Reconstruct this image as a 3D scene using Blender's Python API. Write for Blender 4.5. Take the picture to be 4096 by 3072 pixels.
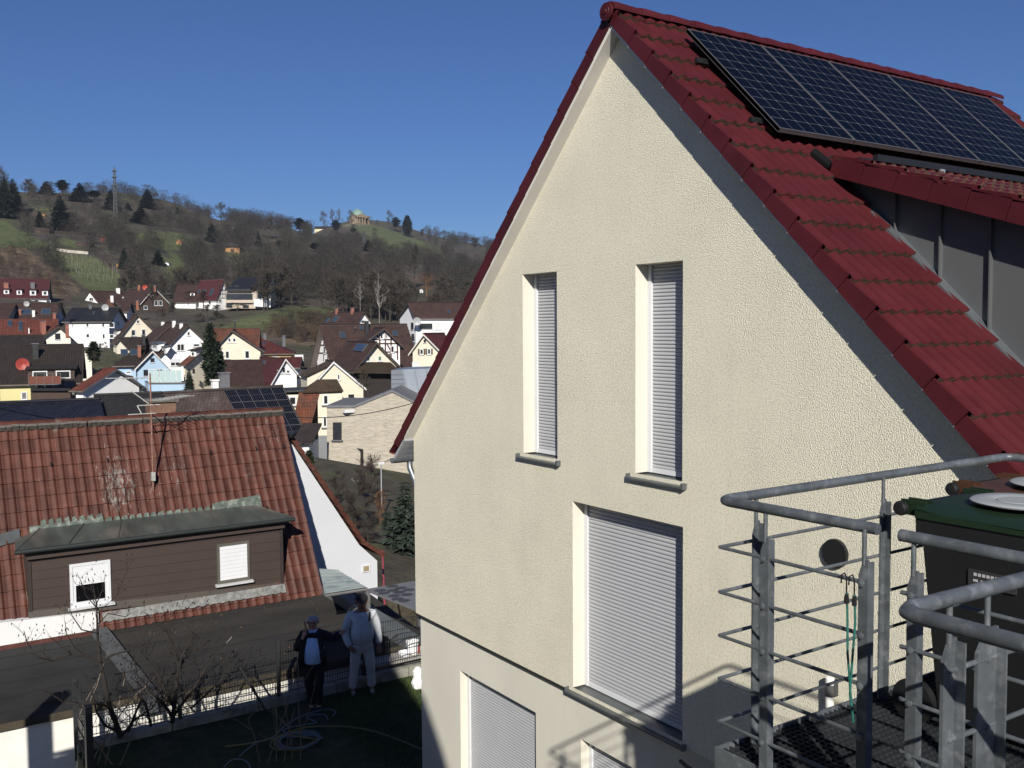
import bpy, math, random
from math import radians as rad, sin, cos, pi, sqrt, hypot, atan2, tan
from mathutils import Vector as V, Matrix
import numpy as np
for o in list(bpy.data.objects): bpy.data.objects.remove(o)
S=bpy.context.scene
# ------------------------------------------------------------ camera
F=3866.; CX=2048.; CY=1536.
def _n(v): return v/np.linalg.norm(v)
_X=_n(np.array([7790-CX,1278-CY,F])); _Y=np.array([-565-CX,1335-CY,F]); _Y=_n(_Y-_X*_X.dot(_Y)); _Z=np.cross(_X,_Y)
M=np.array([_X,_Y,_Z])           # rows: world axes seen by the camera (x right, y down, z forward)
cam=bpy.data.objects.new('camera',bpy.data.cameras.new('camera')); S.collection.objects.link(cam)
cam.data.sensor_width=36; cam.data.lens=F/4096*36; cam.data.clip_start=.1; cam.data.clip_end=9000
r_,u_,b_=M[:,0],-M[:,1],-M[:,2]
cam.matrix_world=Matrix([[r_[0],u_[0],b_[0],0],[r_[1],u_[1],b_[1],0],[r_[2],u_[2],b_[2],0],[0,0,0,1]])
S.camera=cam
# ------------------------------------------------------------ world, sun, exposure
LD=V((1,1.6,-1.04)).normalized()      # the way the sunlight travels
w=bpy.data.worlds.new('World'); S.world=w; w.use_nodes=True
nt=w.node_tree; bg=nt.nodes['Background']; sky=nt.nodes.new('ShaderNodeTexSky'); sky.sky_type='NISHITA'; sky.sun_disc=False
sky.sun_elevation=math.asin(-LD.z); sky.sun_rotation=atan2(-LD.x,-LD.y); sky.air_density=1.0; sky.dust_density=.0; sky.ozone_density=3.6; sky.altitude=200
hs_=nt.nodes.new('ShaderNodeHueSaturation'); hs_.inputs['Saturation'].default_value=1.0; nt.links.new(sky.outputs[0],hs_.inputs['Color']); tn_=nt.nodes.new('ShaderNodeVectorMath'); tn_.operation='MULTIPLY'; tn_.inputs[1].default_value=(.47,.66,1.02); nt.links.new(hs_.outputs[0],tn_.inputs[0]); nt.links.new(tn_.outputs[0],bg.inputs[0]); bg.inputs[1].default_value=.05
sl=bpy.data.lights.new('sun','SUN'); sl.energy=5.0; sl.angle=rad(.53); sl.color=(1,.95,.86)
so=bpy.data.objects.new('sun',sl); S.collection.objects.link(so); so.rotation_euler=LD.to_track_quat('-Z','Y').to_euler()
S.view_settings.view_transform='Standard'; S.view_settings.look='None'; S.view_settings.gamma=1; S.view_settings.exposure=.42
S.render.resolution_x=1024; S.render.resolution_y=768
# ------------------------------------------------------------ helpers
C=S.collection
def W(px,py): return V(M@np.array([px-CX,py-CY,F]))
def onX(px,py,v): d=W(px,py); return d*(v/d.x)
def onY(px,py,v): d=W(px,py); return d*(v/d.y)
def onZ(px,py,v): d=W(px,py); return d*(v/d.z)
def atD(px,py,dep): return W(px,py)*(dep/F)
def proj(P): c=M.T@np.array(P); return CX+F*c[0]/c[2],CY+F*c[1]/c[2],c[2]
def z1(x,y): return x*.4629,650+y*.4629
def z2(x,y): return 900+x*.4747,750+y*.4747
def z3(x,y): return x*.4069,1050+y*.4069
def z4(x,y): return 800+x*.4521,1200+y*.4521
def z5(x,y): return 2300+x*.8119,y*.8119
def q1(x,y): return x*.4653,2300+y*.4653
def q2(x,y): return 900+x*.4652,2300+y*.4652
def q4(x,y): return 2750+x*.797,1750+y*.797
MATS={}
def mat(name,col,rough=.85,var=.15,vs=3.,bump=0,bs=60,metal=0,col2=None,s2=1.5,t2=(.5,.65),sc=(1,1,1),spec=.4,det=3,bd=2):
    if name in MATS: return MATS[name]
    m=bpy.data.materials.new(name); m.use_nodes=True; N=m.node_tree; L=N.links; p=N.nodes['Principled BSDF']
    p.inputs['Roughness'].default_value=rough; p.inputs['Metallic'].default_value=metal; p.inputs['Specular IOR Level'].default_value=spec
    tc=N.nodes.new('ShaderNodeTexCoord'); mp=N.nodes.new('ShaderNodeMapping'); mp.inputs['Scale'].default_value=sc; L.new(tc.outputs['Object'],mp.inputs[0])
    def noise(s,d=3):
        n=N.nodes.new('ShaderNodeTexNoise'); n.inputs['Scale'].default_value=s; n.inputs['Detail'].default_value=d; n.inputs['Roughness'].default_value=.6; L.new(mp.outputs[0],n.inputs[0]); return n
    n=noise(vs,det); r=N.nodes.new('ShaderNodeMapRange'); r.inputs[1].default_value=.3; r.inputs[2].default_value=.7; r.inputs[3].default_value=1-var; r.inputs[4].default_value=1+var
    L.new(n.outputs[0],r.inputs[0])
    base=None
    if col2:
        n2=noise(s2,6); rr=N.nodes.new('ShaderNodeMapRange'); rr.inputs[1].default_value=t2[0]; rr.inputs[2].default_value=t2[1]; L.new(n2.outputs[0],rr.inputs[0])
        mx=N.nodes.new('ShaderNodeMix'); mx.data_type='RGBA'; mx.inputs[6].default_value=(*col,1); mx.inputs[7].default_value=(*col2,1); L.new(rr.outputs[0],mx.inputs[0]); base=mx.outputs[2]
    hs=N.nodes.new('ShaderNodeVectorMath'); hs.operation='SCALE'
    if base: L.new(base,hs.inputs[0])
    else: hs.inputs[0].default_value=col
    L.new(r.outputs[0],hs.inputs['Scale']); L.new(hs.outputs[0],p.inputs['Base Color'])
    if bump:
        nb=noise(bs,bd); b=N.nodes.new('ShaderNodeBump'); b.inputs['Strength'].default_value=1; b.inputs['Distance'].default_value=bump; L.new(nb.outputs[0],b.inputs['Height']); L.new(b.outputs[0],p.inputs['Normal'])
    MATS[name]=m; return m
def roofmat(name,col,pu=.25,pv=.33,rough=.8,var=.25,col2=None,t2=(.5,.7),amp=.03,lines=.55,s2=.8):
    """tiles laid out on the roof's own metres (UV)"""
    if name in MATS: return MATS[name]
    m=mat(name,col,rough,var,1.1,col2=col2,t2=t2,s2=s2,det=6); N=m.node_tree; L=N.links; p=N.nodes['Principled BSDF']
    uv=N.nodes.new('ShaderNodeUVMap'); sp=N.nodes.new('ShaderNodeSeparateXYZ'); L.new(uv.outputs[0],sp.inputs[0])
    def mth(op,a,b=None):
        q=N.nodes.new('ShaderNodeMath'); q.operation=op
        for i,x in enumerate((a,b)):
            if x is None: continue
            if isinstance(x,(int,float)): q.inputs[i].default_value=x
            else: L.new(x,q.inputs[i])
        return q.outputs[0]
    u=mth('DIVIDE',sp.outputs[0],pu); v=mth('DIVIDE',sp.outputs[1],pv)
    fv=mth('FRACT',v); su=mth('SINE',mth('MULTIPLY',u,2*pi))
    h=mth('ADD',mth('MULTIPLY',su,.5),mth('MULTIPLY',fv,1.2))
    b=N.nodes.new('ShaderNodeBump'); b.inputs['Distance'].default_value=amp; L.new(h,b.inputs['Height']); L.new(b.outputs[0],p.inputs['Normal'])
    # per-tile tone and dark joints
    cb=N.nodes.new('ShaderNodeCombineXYZ'); L.new(mth('FLOOR',u),cb.inputs[0]); L.new(mth('FLOOR',v),cb.inputs[1])
    wn=N.nodes.new('ShaderNodeTexWhiteNoise'); wn.noise_dimensions='2D'; L.new(cb.outputs[0],wn.inputs[0])
    tone=mth('ADD',mth('MULTIPLY',wn.outputs[0],.36),.82)
    ln=mth('GREATER_THAN',fv,.1); ln=mth('ADD',mth('MULTIPLY',ln,lines),1-lines)
    lu=mth('GREATER_THAN',mth('FRACT',mth('ADD',u,.25)),.16); lu=mth('ADD',mth('MULTIPLY',lu,lines*.6),1-lines*.6)
    t=mth('MULTIPLY',mth('MULTIPLY',tone,ln),lu)
    src=p.inputs['Base Color'].links[0].from_socket; sc=N.nodes.new('ShaderNodeVectorMath'); sc.operation='SCALE'; L.new(src,sc.inputs[0]); L.new(t,sc.inputs['Scale']); L.new(sc.outputs[0],p.inputs['Base Color'])
    return m
def tag(o,label=None,cat=None,group=None,kind=None):
    if label: o['label']=label
    if cat: o['category']=cat
    if group: o['group']=group
    if kind: o['kind']=kind
    return o
INV={}
CAM_SCALE=1      # scale factor about the camera (at the origin) for the part being built
class MB:
    def __init__(s): s.v=[];s.f=[];s.m=[];s.uv=[]
    def add(s,vs,fs,mi=0,uvs=None):
        o=len(s.v); s.v+= [V(x) for x in vs]
        for i,f in enumerate(fs):
            s.f.append([o+j for j in f]); s.m.append(mi); s.uv.append(uvs[i] if uvs else None)
        return s
    def box(s,x0,x1,y0,y1,z0,z1,mi=0):
        return s.add([(x0,y0,z0),(x1,y0,z0),(x1,y1,z0),(x0,y1,z0),(x0,y0,z1),(x1,y0,z1),(x1,y1,z1),(x0,y1,z1)],[(0,3,2,1),(4,5,6,7),(0,1,5,4),(1,2,6,5),(2,3,7,6),(3,0,4,7)],mi)
    def hexa(s,p,mi=0): return s.add(p,[(0,3,2,1),(4,5,6,7),(0,1,5,4),(1,2,6,5),(2,3,7,6),(3,0,4,7)],mi)
    def quad(s,a,b,c,d,mi=0):
        a,b,c,d=map(V,(a,b,c,d)); u=(b-a); L=u.length or 1; u=u/L; w=(d-a); w=w-u*w.dot(u); w=w/(w.length or 1)
        return s.add([a,b,c,d],[(0,1,2,3)],mi,[[((p-a).dot(u),(p-a).dot(w)) for p in (a,b,c,d)]])
    def slab(s,a,b,c,d,t,mi=0,mi2=None):
        """top face a b c d (a-b along the ridge), thickness t downwards"""
        a,b,c,d=map(V,(a,b,c,d)); s.quad(a,b,c,d,mi); n=(b-a).cross(d-a).normalized()
        if n.z<0: n=-n
        q=[p-n*t for p in (a,b,c,d)]; mi2=mi if mi2 is None else mi2
        return s.add([a,b,c,d]+q,[(4,5,6,7),(0,4,5,1),(1,5,6,2),(2,6,7,3),(3,7,4,0)],mi2)
    def obox(s,c,ax,ay,az,mi=0):
        c,ax,ay,az=map(V,(c,ax,ay,az)); return s.hexa([c-ax-ay-az,c+ax-ay-az,c+ax+ay-az,c-ax+ay-az,c-ax-ay+az,c+ax-ay+az,c+ax+ay+az,c-ax+ay+az],mi)
    def prism(s,poly,ex,mi=0):
        n=len(poly); p=[V(x) for x in poly]; ex=V(ex)
        return s.add(p+[x+ex for x in p],[list(range(n))[::-1],list(range(n,2*n))]+[(i,(i+1)%n,n+(i+1)%n,n+i) for i in range(n)],mi)
    def tube(s,pts,r,n=8,mi=0,cap=True):
        pts=[V(p) for p in pts]; k=len(pts); rs=r if isinstance(r,(list,tuple)) else [r]*k
        t=[(pts[min(i+1,k-1)]-pts[max(i-1,0)]).normalized() for i in range(k)]
        up=V((0,0,1)) if abs(t[0].z)<.9 else V((1,0,0)); a=t[0].cross(up).normalized(); vs=[]
        for i in range(k):
            a=(a-t[i]*a.dot(t[i])).normalized(); b=t[i].cross(a)
            vs+=[pts[i]+(a*cos(2*pi*j/n)+b*sin(2*pi*j/n))*rs[i] for j in range(n)]
        fs=[(i*n+j,i*n+(j+1)%n,(i+1)*n+(j+1)%n,(i+1)*n+j) for i in range(k-1) for j in range(n)]
        if cap: fs+=[list(range(n))[::-1],[(k-1)*n+j for j in range(n)]]
        return s.add(vs,fs,mi)
    def lathe(s,c,prof,n=20,mi=0,axis='z'):
        c=V(c); vs=[]
        for r,h in prof:
            for j in range(n):
                a=2*pi*j/n; q=V((r*cos(a),r*sin(a),h))
                if axis=='x': q=V((h,q.x,q.y))
                vs.append(c+q)
        k=len(prof); return s.add(vs,[(i*n+j,i*n+(j+1)%n,(i+1)*n+(j+1)%n,(i+1)*n+j) for i in range(k-1) for j in range(n)]+[list(range(n))[::-1],[(k-1)*n+j for j in range(n)]],mi)
    def build(s,name,mt,parent=None,smooth=False,loc=None,kind=None,label=None):
        if CAM_SCALE!=1: s.v=[p*CAM_SCALE for p in s.v]; UL=1
        me=bpy.data.meshes.new(name); T=None
        if parent is not None: T=INV.get(parent.name)
        elif loc is not None: T=Matrix.Translation(-V(loc))
        vs=s.v if T is None else [T@p for p in s.v]
        me.from_pydata([tuple(p) for p in vs],[],s.f)
        for x in (mt if isinstance(mt,(list,tuple)) else [mt]): me.materials.append(x)
        me.polygons.foreach_set('material_index',s.m)
        if any(x is not None for x in s.uv):
            ul=me.uv_layers.new(name='UVMap'); k=0
            for f,u in zip(s.f,s.uv):
                for j in range(len(f)):
                    if u: ul.data[k].uv=u[j]
                    k+=1
        if smooth:
            me.shade_smooth()
            try: me.set_sharp_from_angle(angle=rad(40))
            except Exception: pass
        me.update(); o=bpy.data.objects.new(name,me); C.objects.link(o)
        if parent is not None:
            o.parent=parent
            if T is not None: INV[o.name]=T
        elif loc is not None: o.location=loc; INV[o.name]=T
        if kind: o['kind']=kind
        if label: o['label']=label
        return o
def thing(name,label,cat,loc=(0,0,0),rz=0,group=None,kind=None):
    loc=V(loc)*CAM_SCALE
    o=bpy.data.objects.new(name,None); o.empty_display_size=.2; C.objects.link(o); o.location=loc; o.rotation_euler=(0,0,rz)
    INV[o.name]=(Matrix.Translation(V(loc))@Matrix.Rotation(rz,4,'Z')).inverted()
    return tag(o,label,cat,group,kind)
def copytree(o,parent=None):
    c=o.copy(); C.objects.link(c)
    if parent: c.parent=parent
    for ch in o.children: copytree(ch,c)
    return c
def inpoly(x,y,P):
    r=False; j=len(P)-1
    for i in range(len(P)):
        if (P[i][1]>y)!=(P[j][1]>y) and x<(P[j][0]-P[i][0])*(y-P[i][1])/(P[j][1]-P[i][1])+P[i][0]: r=not r
        j=i
    return r
# ------------------------------------------------------------ terrain
A0=atan2(M[1][2],M[0][2])
ZC=[0,300,500,700,900,1100,1300,1430,1560,1700,1850,2000]
ZT=[(0,[-10.5]*12),(30,[-10.5]*12),(60,[-12]*12),(100,[-11.5,-11.5,-11.5,-11.5,-12,-12,-12.5,-13,-13,-13,-13,-13]),
(130,[-8,-8,-8.5,-8,-8,-9,-9,-10,-11,-11,-12,-12]),(180,[-2,-1,-1,-2,-2,-1,-2,-3,-4,-5,-6,-6]),(230,[7,6,5,4,4,5,3,2,1,0,-1,-2]),
(300,[17,15,14,12,11,11,10,9,8,6,5,4]),(400,[38,36,34,30,26,24,23,22,20,18,16,14]),(500,[60,58,55,50,44,41,38,36,34,32,30,28]),
(600,[78,78,79,74,64,60,54,50,48,46,43,40]),(700,[82,80,80,78,76,74,66,62,60,58,54,50]),(820,[76,74,72,70,72,76,80,84,82,76,70,66]),
(950,[60,60,60,62,66,72,98,108,105,93,85,80]),(1100,[40,40,40,40,50,60,80,86,84,72,60,55]),(1400,[30]*12),(3000,[20]*12),(9000,[20]*12)]
_R=np.array([z[0] for z in ZT]); _Tb=np.array([z[1] for z in ZT],float); _C=np.array([atan2(c-CX,F) for c in ZC])
def gz(X,Y):
    R=hypot(X,Y); a=A0-atan2(Y,X)
    if a>pi: a-=2*pi
    if a<-pi: a+=2*pi
    i=int(np.clip(np.searchsorted(_R,R)-1,0,len(_R)-2)); t=(R-_R[i])/(_R[i+1]-_R[i]); t=t*t*(3-2*t)*.3+t*.7
    h=np.interp(a,_C,_Tb[i])*(1-t)+np.interp(a,_C,_Tb[i+1])*t
    k=max(0,min(1,(abs(a)-.55)/.5)); flat=-10.5+min(1,max(0,(R-150)/600))*22
    h=h*(1-k)+flat*k
    if R>200: h+=sin(X*.03)*cos(Y*.037)*1.2+sin(X*.09+1)*sin(Y*.08)*.5
    return float(h)
def gpt(px,py,lo=150,hi=1150,step=2.):
    d=W(px,py); h=hypot(d.x,d.y); R=lo
    while R<hi:
        p=d*(R/h)
        if gz(p.x,p.y)>=p.z: return V((p.x,p.y,gz(p.x,p.y)))
        R+=step
    return None
GRASS=[[z1(*p) for p in P] for P in ([(-200,470),(10,490),(200,600),(450,720),(250,745),(-200,725)],[(330,770),(780,805),(980,930),(1200,1090),(800,1115),(640,1010)],
 [(1100,630),(1500,600),(1660,640),(1700,720),(1450,770),(1200,705)],[(1360,790),(1500,840),(1400,700),(1620,880),(1690,1010),(1480,1080),(1400,900)],[(560,640),(700,700),(660,740),(440,690)],[(360,380),(480,400),(460,440),(220,400)],[(1930,740),(2212,780),(2212,900),(2020,880)])]
GRASS+=[[z2(*p) for p in P] for P in ([(-200,1260),(100,1110),(560,1000),(930,1015),(880,1090),(430,1170),(0,1260),(-200,1300)],[(870,905),(1140,900),(1130,965),(960,960)],[(980,305),(1280,320),(1600,430),(1850,520),(1860,600),(1500,590),(1250,500),(1130,420),(1060,350)],[(90,540),(330,560),(300,620),(100,600)])]
SCRUB=[[z1(*p) for p in [(-300,735),(240,740),(420,900),(700,1090),(560,1200),(480,1150),(-300,1150)]],[z2(*p) for p in [(430,1170),(880,1090),(1000,1070),(900,1300),(700,1330),(300,1260)]]]
def terrain():
    az=[-180+i*4 for i in range(36)]+[-36+i*.22 for i in range(330)]+[36.6+i*4.2 for i in range(35)]
    Rs=[3,6,10,16,24,34,46,60,75,90,105,120,135,150]+[150+i*5 for i in range(1,170)]+[1040,1100,1200,1400,1800,2600]
    vs=[(0,0,-10.5)]; col=[(0,0,0)]
    for R in Rs:
        for a in az:
            t=A0-rad(a); X,Y=R*cos(t),R*sin(t); z=gz(X,Y); vs.append((X,Y,z)); g=b=0.
            if R>140 and abs(a)<36:
                px,py,_=proj((X,Y,z)); g=float(any(inpoly(px,py,P) for P in GRASS)); b=float(any(inpoly(px,py,P) for P in SCRUB))
            col.append((g,b,0))
    n=len(az); fs=[(0,1+j,1+(j+1)%n) for j in range(n)]
    fs=[f[::-1] for f in fs]
    for i in range(len(Rs)-1):
        for j in range(n):
            a=1+i*n+j; b=1+i*n+(j+1)%n; fs.append((a,a+n,b+n,b)[::-1])
    me=bpy.data.meshes.new('terrain'); me.from_pydata(vs,[],fs); at=me.color_attributes.new('zone','FLOAT_COLOR','POINT')
    at.data.foreach_set('color',[x for c in col for x in (*c,1)]); me.shade_smooth()
    m=mat('earth',(.058,.045,.034),.95,.5,.12,col2=(.045,.045,.022),s2=.035,t2=(.45,.6),det=8); N=m.node_tree; L=N.links; p=N.nodes['Principled BSDF']
    va=N.nodes.new('ShaderNodeAttribute'); va.attribute_name='zone'; sp=N.nodes.new('ShaderNodeSeparateColor'); L.new(va.outputs[0],sp.inputs[0])
    tc=N.nodes.new('ShaderNodeTexCoord'); nz=N.nodes.new('ShaderNodeTexNoise'); nz.inputs['Scale'].default_value=.11; nz.inputs['Detail'].default_value=9; nz.inputs['Roughness'].default_value=.7; L.new(tc.outputs['Object'],nz.inputs[0])
    src=p.inputs['Base Color'].links[0].from_socket
    def ramp(c1,c2,lo=.35,hi=.65):
        r=N.nodes.new('ShaderNodeMapRange'); r.inputs[1].default_value=lo; r.inputs[2].default_value=hi; L.new(nz.outputs[0],r.inputs[0])
        x=N.nodes.new('ShaderNodeMix'); x.data_type='RGBA'; x.inputs[6].default_value=(*c1,1); x.inputs[7].default_value=(*c2,1); L.new(r.outputs[0],x.inputs[0]); return x.outputs[2]
    def mixf(a,b,f):
        x=N.nodes.new('ShaderNodeMix'); x.data_type='RGBA'; L.new(a,x.inputs[6]); L.new(b,x.inputs[7]); L.new(f,x.inputs[0]); return x.outputs[2]
    c=mixf(src,ramp((.045,.065,.019),(.095,.104,.04)),sp.outputs[0]); c=mixf(c,ramp((.045,.03,.025),(.17,.125,.075)),sp.outputs[1]); L.new(c,p.inputs['Base Color'])
    bp=N.nodes.new('ShaderNodeBump'); bp.inputs['Distance'].default_value=1.2; nb=N.nodes.new('ShaderNodeTexNoise'); nb.inputs['Scale'].default_value=.6; nb.inputs['Detail'].default_value=6; L.new(tc.outputs['Object'],nb.inputs[0]); L.new(nb.outputs[0],bp.inputs['Height']); L.new(bp.outputs[0],p.inputs['Normal'])
    me.materials.append(m); o=bpy.data.objects.new('ground',me); C.objects.link(o); o['kind']='structure'
terrain()
# ------------------------------------------------------------ shared materials
stucco=mat('cream_stucco',(.70,.665,.54),.95,.05,1.3,bump=.015,bs=85,bd=2,det=8,col2=(.57,.54,.43),s2=42,t2=(.46,.66))
def streaks(m,amt=.07,sc=(1.6,1.6,.12),thr=(.5,.75)):
    N=m.node_tree; L=N.links; p=N.nodes['Principled BSDF']; src=p.inputs['Base Color'].links[0].from_socket; tc=N.nodes.new('ShaderNodeTexCoord'); mp=N.nodes.new('ShaderNodeMapping'); mp.inputs['Scale'].default_value=sc; L.new(tc.outputs['Object'],mp.inputs[0])
    nz=N.nodes.new('ShaderNodeTexNoise'); nz.inputs['Scale'].default_value=2.2; nz.inputs['Detail'].default_value=9; nz.inputs['Roughness'].default_value=.65; L.new(mp.outputs[0],nz.inputs[0]); r=N.nodes.new('ShaderNodeMapRange'); r.inputs[1].default_value=thr[0]; r.inputs[2].default_value=thr[1]; r.inputs[3].default_value=1; r.inputs[4].default_value=1-amt; L.new(nz.outputs[0],r.inputs[0])
    s_=N.nodes.new('ShaderNodeVectorMath'); s_.operation='SCALE'; L.new(src,s_.inputs[0]); L.new(r.outputs[0],s_.inputs['Scale']); L.new(s_.outputs[0],p.inputs['Base Color'])
streaks(stucco,.045); streaks(tile_r0,.3,(3,3,3),(.45,.7)) if False else None
stucco_low=mat('plinth_plaster',(.56,.54,.47),.95,.07,1.1,bump=.002,bs=120,det=7,sc=(1,1,.4))
smooth_w=mat('smooth_plaster',(.6,.57,.49),.9,.03,2)
soffm=mat('painted_soffit',(.6,.58,.54),.8,.04,2)
tile_r=mat('wine_red_tile',(.06,.0092,.0122),.48,.22,3,bump=.001,bs=200,spec=.22,col2=(.04,.006,.0085),s2=1.5,t2=(.5,.65))
tile_moss=mat('mossy_tile_lip',(.075,.045,.03),.95,.5,22,bump=.01,bs=60,col2=(.12,.02,.02),s2=14,t2=(.5,.6))
zinc=mat('zinc',(.2,.22,.24),.42,.1,3,metal=.7)
zincd=mat('dark_zinc_cladding',(.08,.084,.088),.6,.05,2)
alu=mat('white_aluminium',(.58,.59,.61),.45,.03,3)
shut=mat('shutter_slat',(.36,.37,.39),.4,.03,3,spec=.5)
sill=mat('stone_grey_sill',(.11,.12,.125),.35,.08,6,metal=.3)
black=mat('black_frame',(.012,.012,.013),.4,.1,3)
galv=mat('galvanised_steel',(.105,.118,.13),.5,.3,10,metal=.35,col2=(.19,.2,.215),s2=26,t2=(.52,.72),det=6)
white_p=mat('white_render',(.62,.62,.62),.9,.04,.8)
glass_d=mat('dark_glass',(.01,.012,.015),.12,.1,2,spec=.6)
# ------------------------------------------------------------ the cream gable house
XG=6.5; XB=13.3; Y0=7.6; ZA=3.05
H=thing('gable_house','tall cream stucco gable house with wine red tiled roof and closed grey shutters','house',(9.5,7.6,-10.5))
holes=[(8.73,9.405,-1.47,.644),(6.728,7.405,-1.47,.642),(6.716,8.455,-4.02,-1.91)]
def wall_holes(mb,x,holes,y0,y1,zb,top,ysplit,mi=0):
    ys=sorted(set([y0,y1]+ysplit+[h[0] for h in holes]+[h[1] for h in holes]))
    for a,b in zip(ys,ys[1:]):
        hs=sorted([h for h in holes if h[0]<=a+1e-6 and h[1]>=b-1e-6],key=lambda h:h[2]); z=zb
        for h in hs:
            mb.add([(x,b,z),(x,a,z),(x,a,h[2]),(x,b,h[2])],[(0,1,2,3)],mi); z=h[3]
        mb.add([(x,b,z),(x,a,z),(x,a,top(a)),(x,b,top(b))],[(0,1,2,3)],mi)
topf=lambda y: ZA-abs(y-Y0)-.03
YL=12.16; YR=2*Y0-YL
mb=MB(); wall_holes(mb,XG,holes,YR,YL,-4.07,topf,[Y0])
for s,y in ((1,YL),(-1,YR)):
    q=[(XG,y,-4.07),(XB,y,-4.07),(XB,y,topf(y)),(XG,y,topf(y))]; mb.add(q,[(0,1,2,3)] if s<0 else [(3,2,1,0)])
mb.add([(XG,YL,-4.07),(XG,YR,-4.07),(XG+.06,YR,-4.07),(XG+.06,YL,-4.07)],[(0,1,2,3)])
mb.add([(XB,YL,-10.5),(XB,YR,-10.5),(XB,YR,topf(YR)),(XB,Y0,topf(Y0)),(XB,YL,topf(YL))],[(0,1,2,3,4)])
wl=mb.build('wall',stucco,H)
lh=[(9.262,11.026,-6.9,-4.59),(6.9,8.387,-6.0,-4.6)]
mb=MB(); wall_holes(mb,XG+.055,lh,YR,YL-.04,-10.6,lambda y:-4.066,[])
for y in (YL-.04,YR+.04): mb.add([(XG+.055,y,-10.6),(XB,y,-10.6),(XB,y,-4.066),(XG+.055,y,-4.066)],[(0,1,2,3)])
mb.build('base_wall',stucco_low,H)
mb=MB().box(XG-.012,XG+.05,7.9,YL+.012,-4.088,-4.066); mb.build('drip_shadow_profile',mat('black_frame',(.012,.012,.013)),H)  # drip edge coloured black to stand in for the shadow line beneath
def shutter_window(h,rd,x0,sillout=.05,slp=.037,name='window',has_sill=True,guides=True):
    y0,y1,za,zb=h; xi=x0+rd
    f=MB()
    # plastered reveals
    f.add([(x0,y1,za),(xi,y1,za),(xi,y1,zb),(x0,y1,zb)],[(0,1,2,3)]); f.add([(x0,y0,za),(xi,y0,za),(xi,y0,zb),(x0,y0,zb)],[(3,2,1,0)])
    f.add([(x0,y0,zb),(x0,y1,zb),(xi,y1,zb),(xi,y0,zb)],[(0,1,2,3)]); 
    win=f.build(name,smooth_w,H)
    g=MB(); g.box(xi-.03,xi+.03,y1-.055,y1-.002,za,zb-.002); g.box(xi-.03,xi+.03,y0+.002,y0+.055,za,zb-.002); g.box(xi-.022,xi+.03,y0+.055,y1-.055,za,za+.05)
    g.build('guide_rail',alu,win)
    s=MB(); z=za+.05; prof=[(.004,.0),(-.006,.003),(-.0095,.010),(-.0085,.021),(-.004,.031),(.004,.0345),(.004,.037)]
    vs=[]; k=0
    while z<zb:
        for dx,dz in prof[:-1]:
            zz=min(z+dz*slp/.037,zb); vs+=[(xi+dx,y0+.05,zz),(xi+dx,y1-.05,zz)]
        z+=slp
    s.add(vs,[(2*i+1,2*i,2*i+2,2*i+3) for i in range(len(vs)//2-1)]); s.build('roller_shutter',shut,win)
    if has_sill:
        m=MB(); a,b=y0-.03,y1+.075
        m.hexa([(x0-sillout,a,za-.055),(xi,a,za-.03),(xi,b,za-.03),(x0-sillout,b,za-.055),(x0-sillout,a,za-.048),(xi,a,za-.012),(xi,b,za-.012),(x0-sillout,b,za-.048)])
        m.box(x0-sillout-.004,x0-sillout+.002,a,b,za-.066,za-.046)
        m.box(x0-sillout-.006,xi-.02,b,b+.012,za-.066,za-.008); m.box(x0-sillout-.006,x0+.0,a-.03,a,za-.07,za-.012)
        m.build('window_sill',sill,win)
shutter_window(holes[0],.19,XG); shutter_window(holes[1],.19,XG); shutter_window(holes[2],.19,XG,slp=.043)
shutter_window(lh[0],.14,XG+.055,has_sill=False); shutter_window(lh[1],.14,XG+.055,has_sill=False)
# vent cover and outdoor lamp on the wall
MB().lathe((XG-.004,4.955,-1.83),[(.118,-.03),(.12,-.02),(.12,.0)],32,axis='x').build('vent_cover',black,H,smooth=True)
lm=MB().box(XG-.05,XG,4.92,5.0,-3.0,-2.86).build('wall_lamp',mat('anthracite',(.04,.042,.045),.5,.05),H)
MB().lathe((XG-.055,4.96,-3.0),[(.03,-.1),(.036,-.09),(.036,0)],16).lathe((XG-.055,4.96,-2.9),[(.036,.0),(.036,.05),(.03,.055)],16).build('lamp_glass',mat('opal_glass',(.75,.75,.72),.2,.02),lm,smooth=True)
MB().lathe((XG-.055,4.96,-2.9),[(.038,-.1),(.038,.0)],16).build('lamp_head',mat('brushed_metal',(.06,.062,.065),.5,.05),lm,smooth=True)
# soffits (underside of the projecting roof)
XF=6.33; OV=.33
mb=MB()
for s in (1,-1):
    f=lambda d:ZA-d-.03
    ye=Y0+s*(YL-Y0+.02)
    mb.hexa([(XF+.02,Y0,ZA-.06),(XG+.02,Y0,ZA-.06),(XG+.02,ye,f(abs(ye-Y0))),(XF+.02,ye,f(abs(ye-Y0))),(XF+.02,Y0,ZA+.02),(XG+.02,Y0,ZA+.02),(XG+.02,ye,f(abs(ye-Y0))+.05),(XF+.02,ye,f(abs(ye-Y0))+.05)])
mb.build('soffit',soffm,H)
for s in (1,-1):
    mb=MB(); y=Y0+s*(YL-Y0); ye=y+s*OV
    for k in range(4):   # boarded eaves box
        a=k/4; b=(k+1)/4-.02
        p=lambda t:(y+s*OV*t, f(abs(y-Y0))-OV*t)
        mb.hexa([(XF+.02,p(a)[0],p(a)[1]-.03),(XB,p(a)[0],p(a)[1]-.03),(XB,p(b)[0],p(b)[1]-.03),(XF+.02,p(b)[0],p(b)[1]-.03),(XF+.02,p(a)[0],p(a)[1]+.04),(XB,p(a)[0],p(a)[1]+.04),(XB,p(b)[0],p(b)[1]+.04),(XF+.02,p(b)[0],p(b)[1]+.04)])
    mb.build('eaves_board',mat('grey_eaves_board',(.28,.29,.31),.5,.1,4),H)
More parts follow.
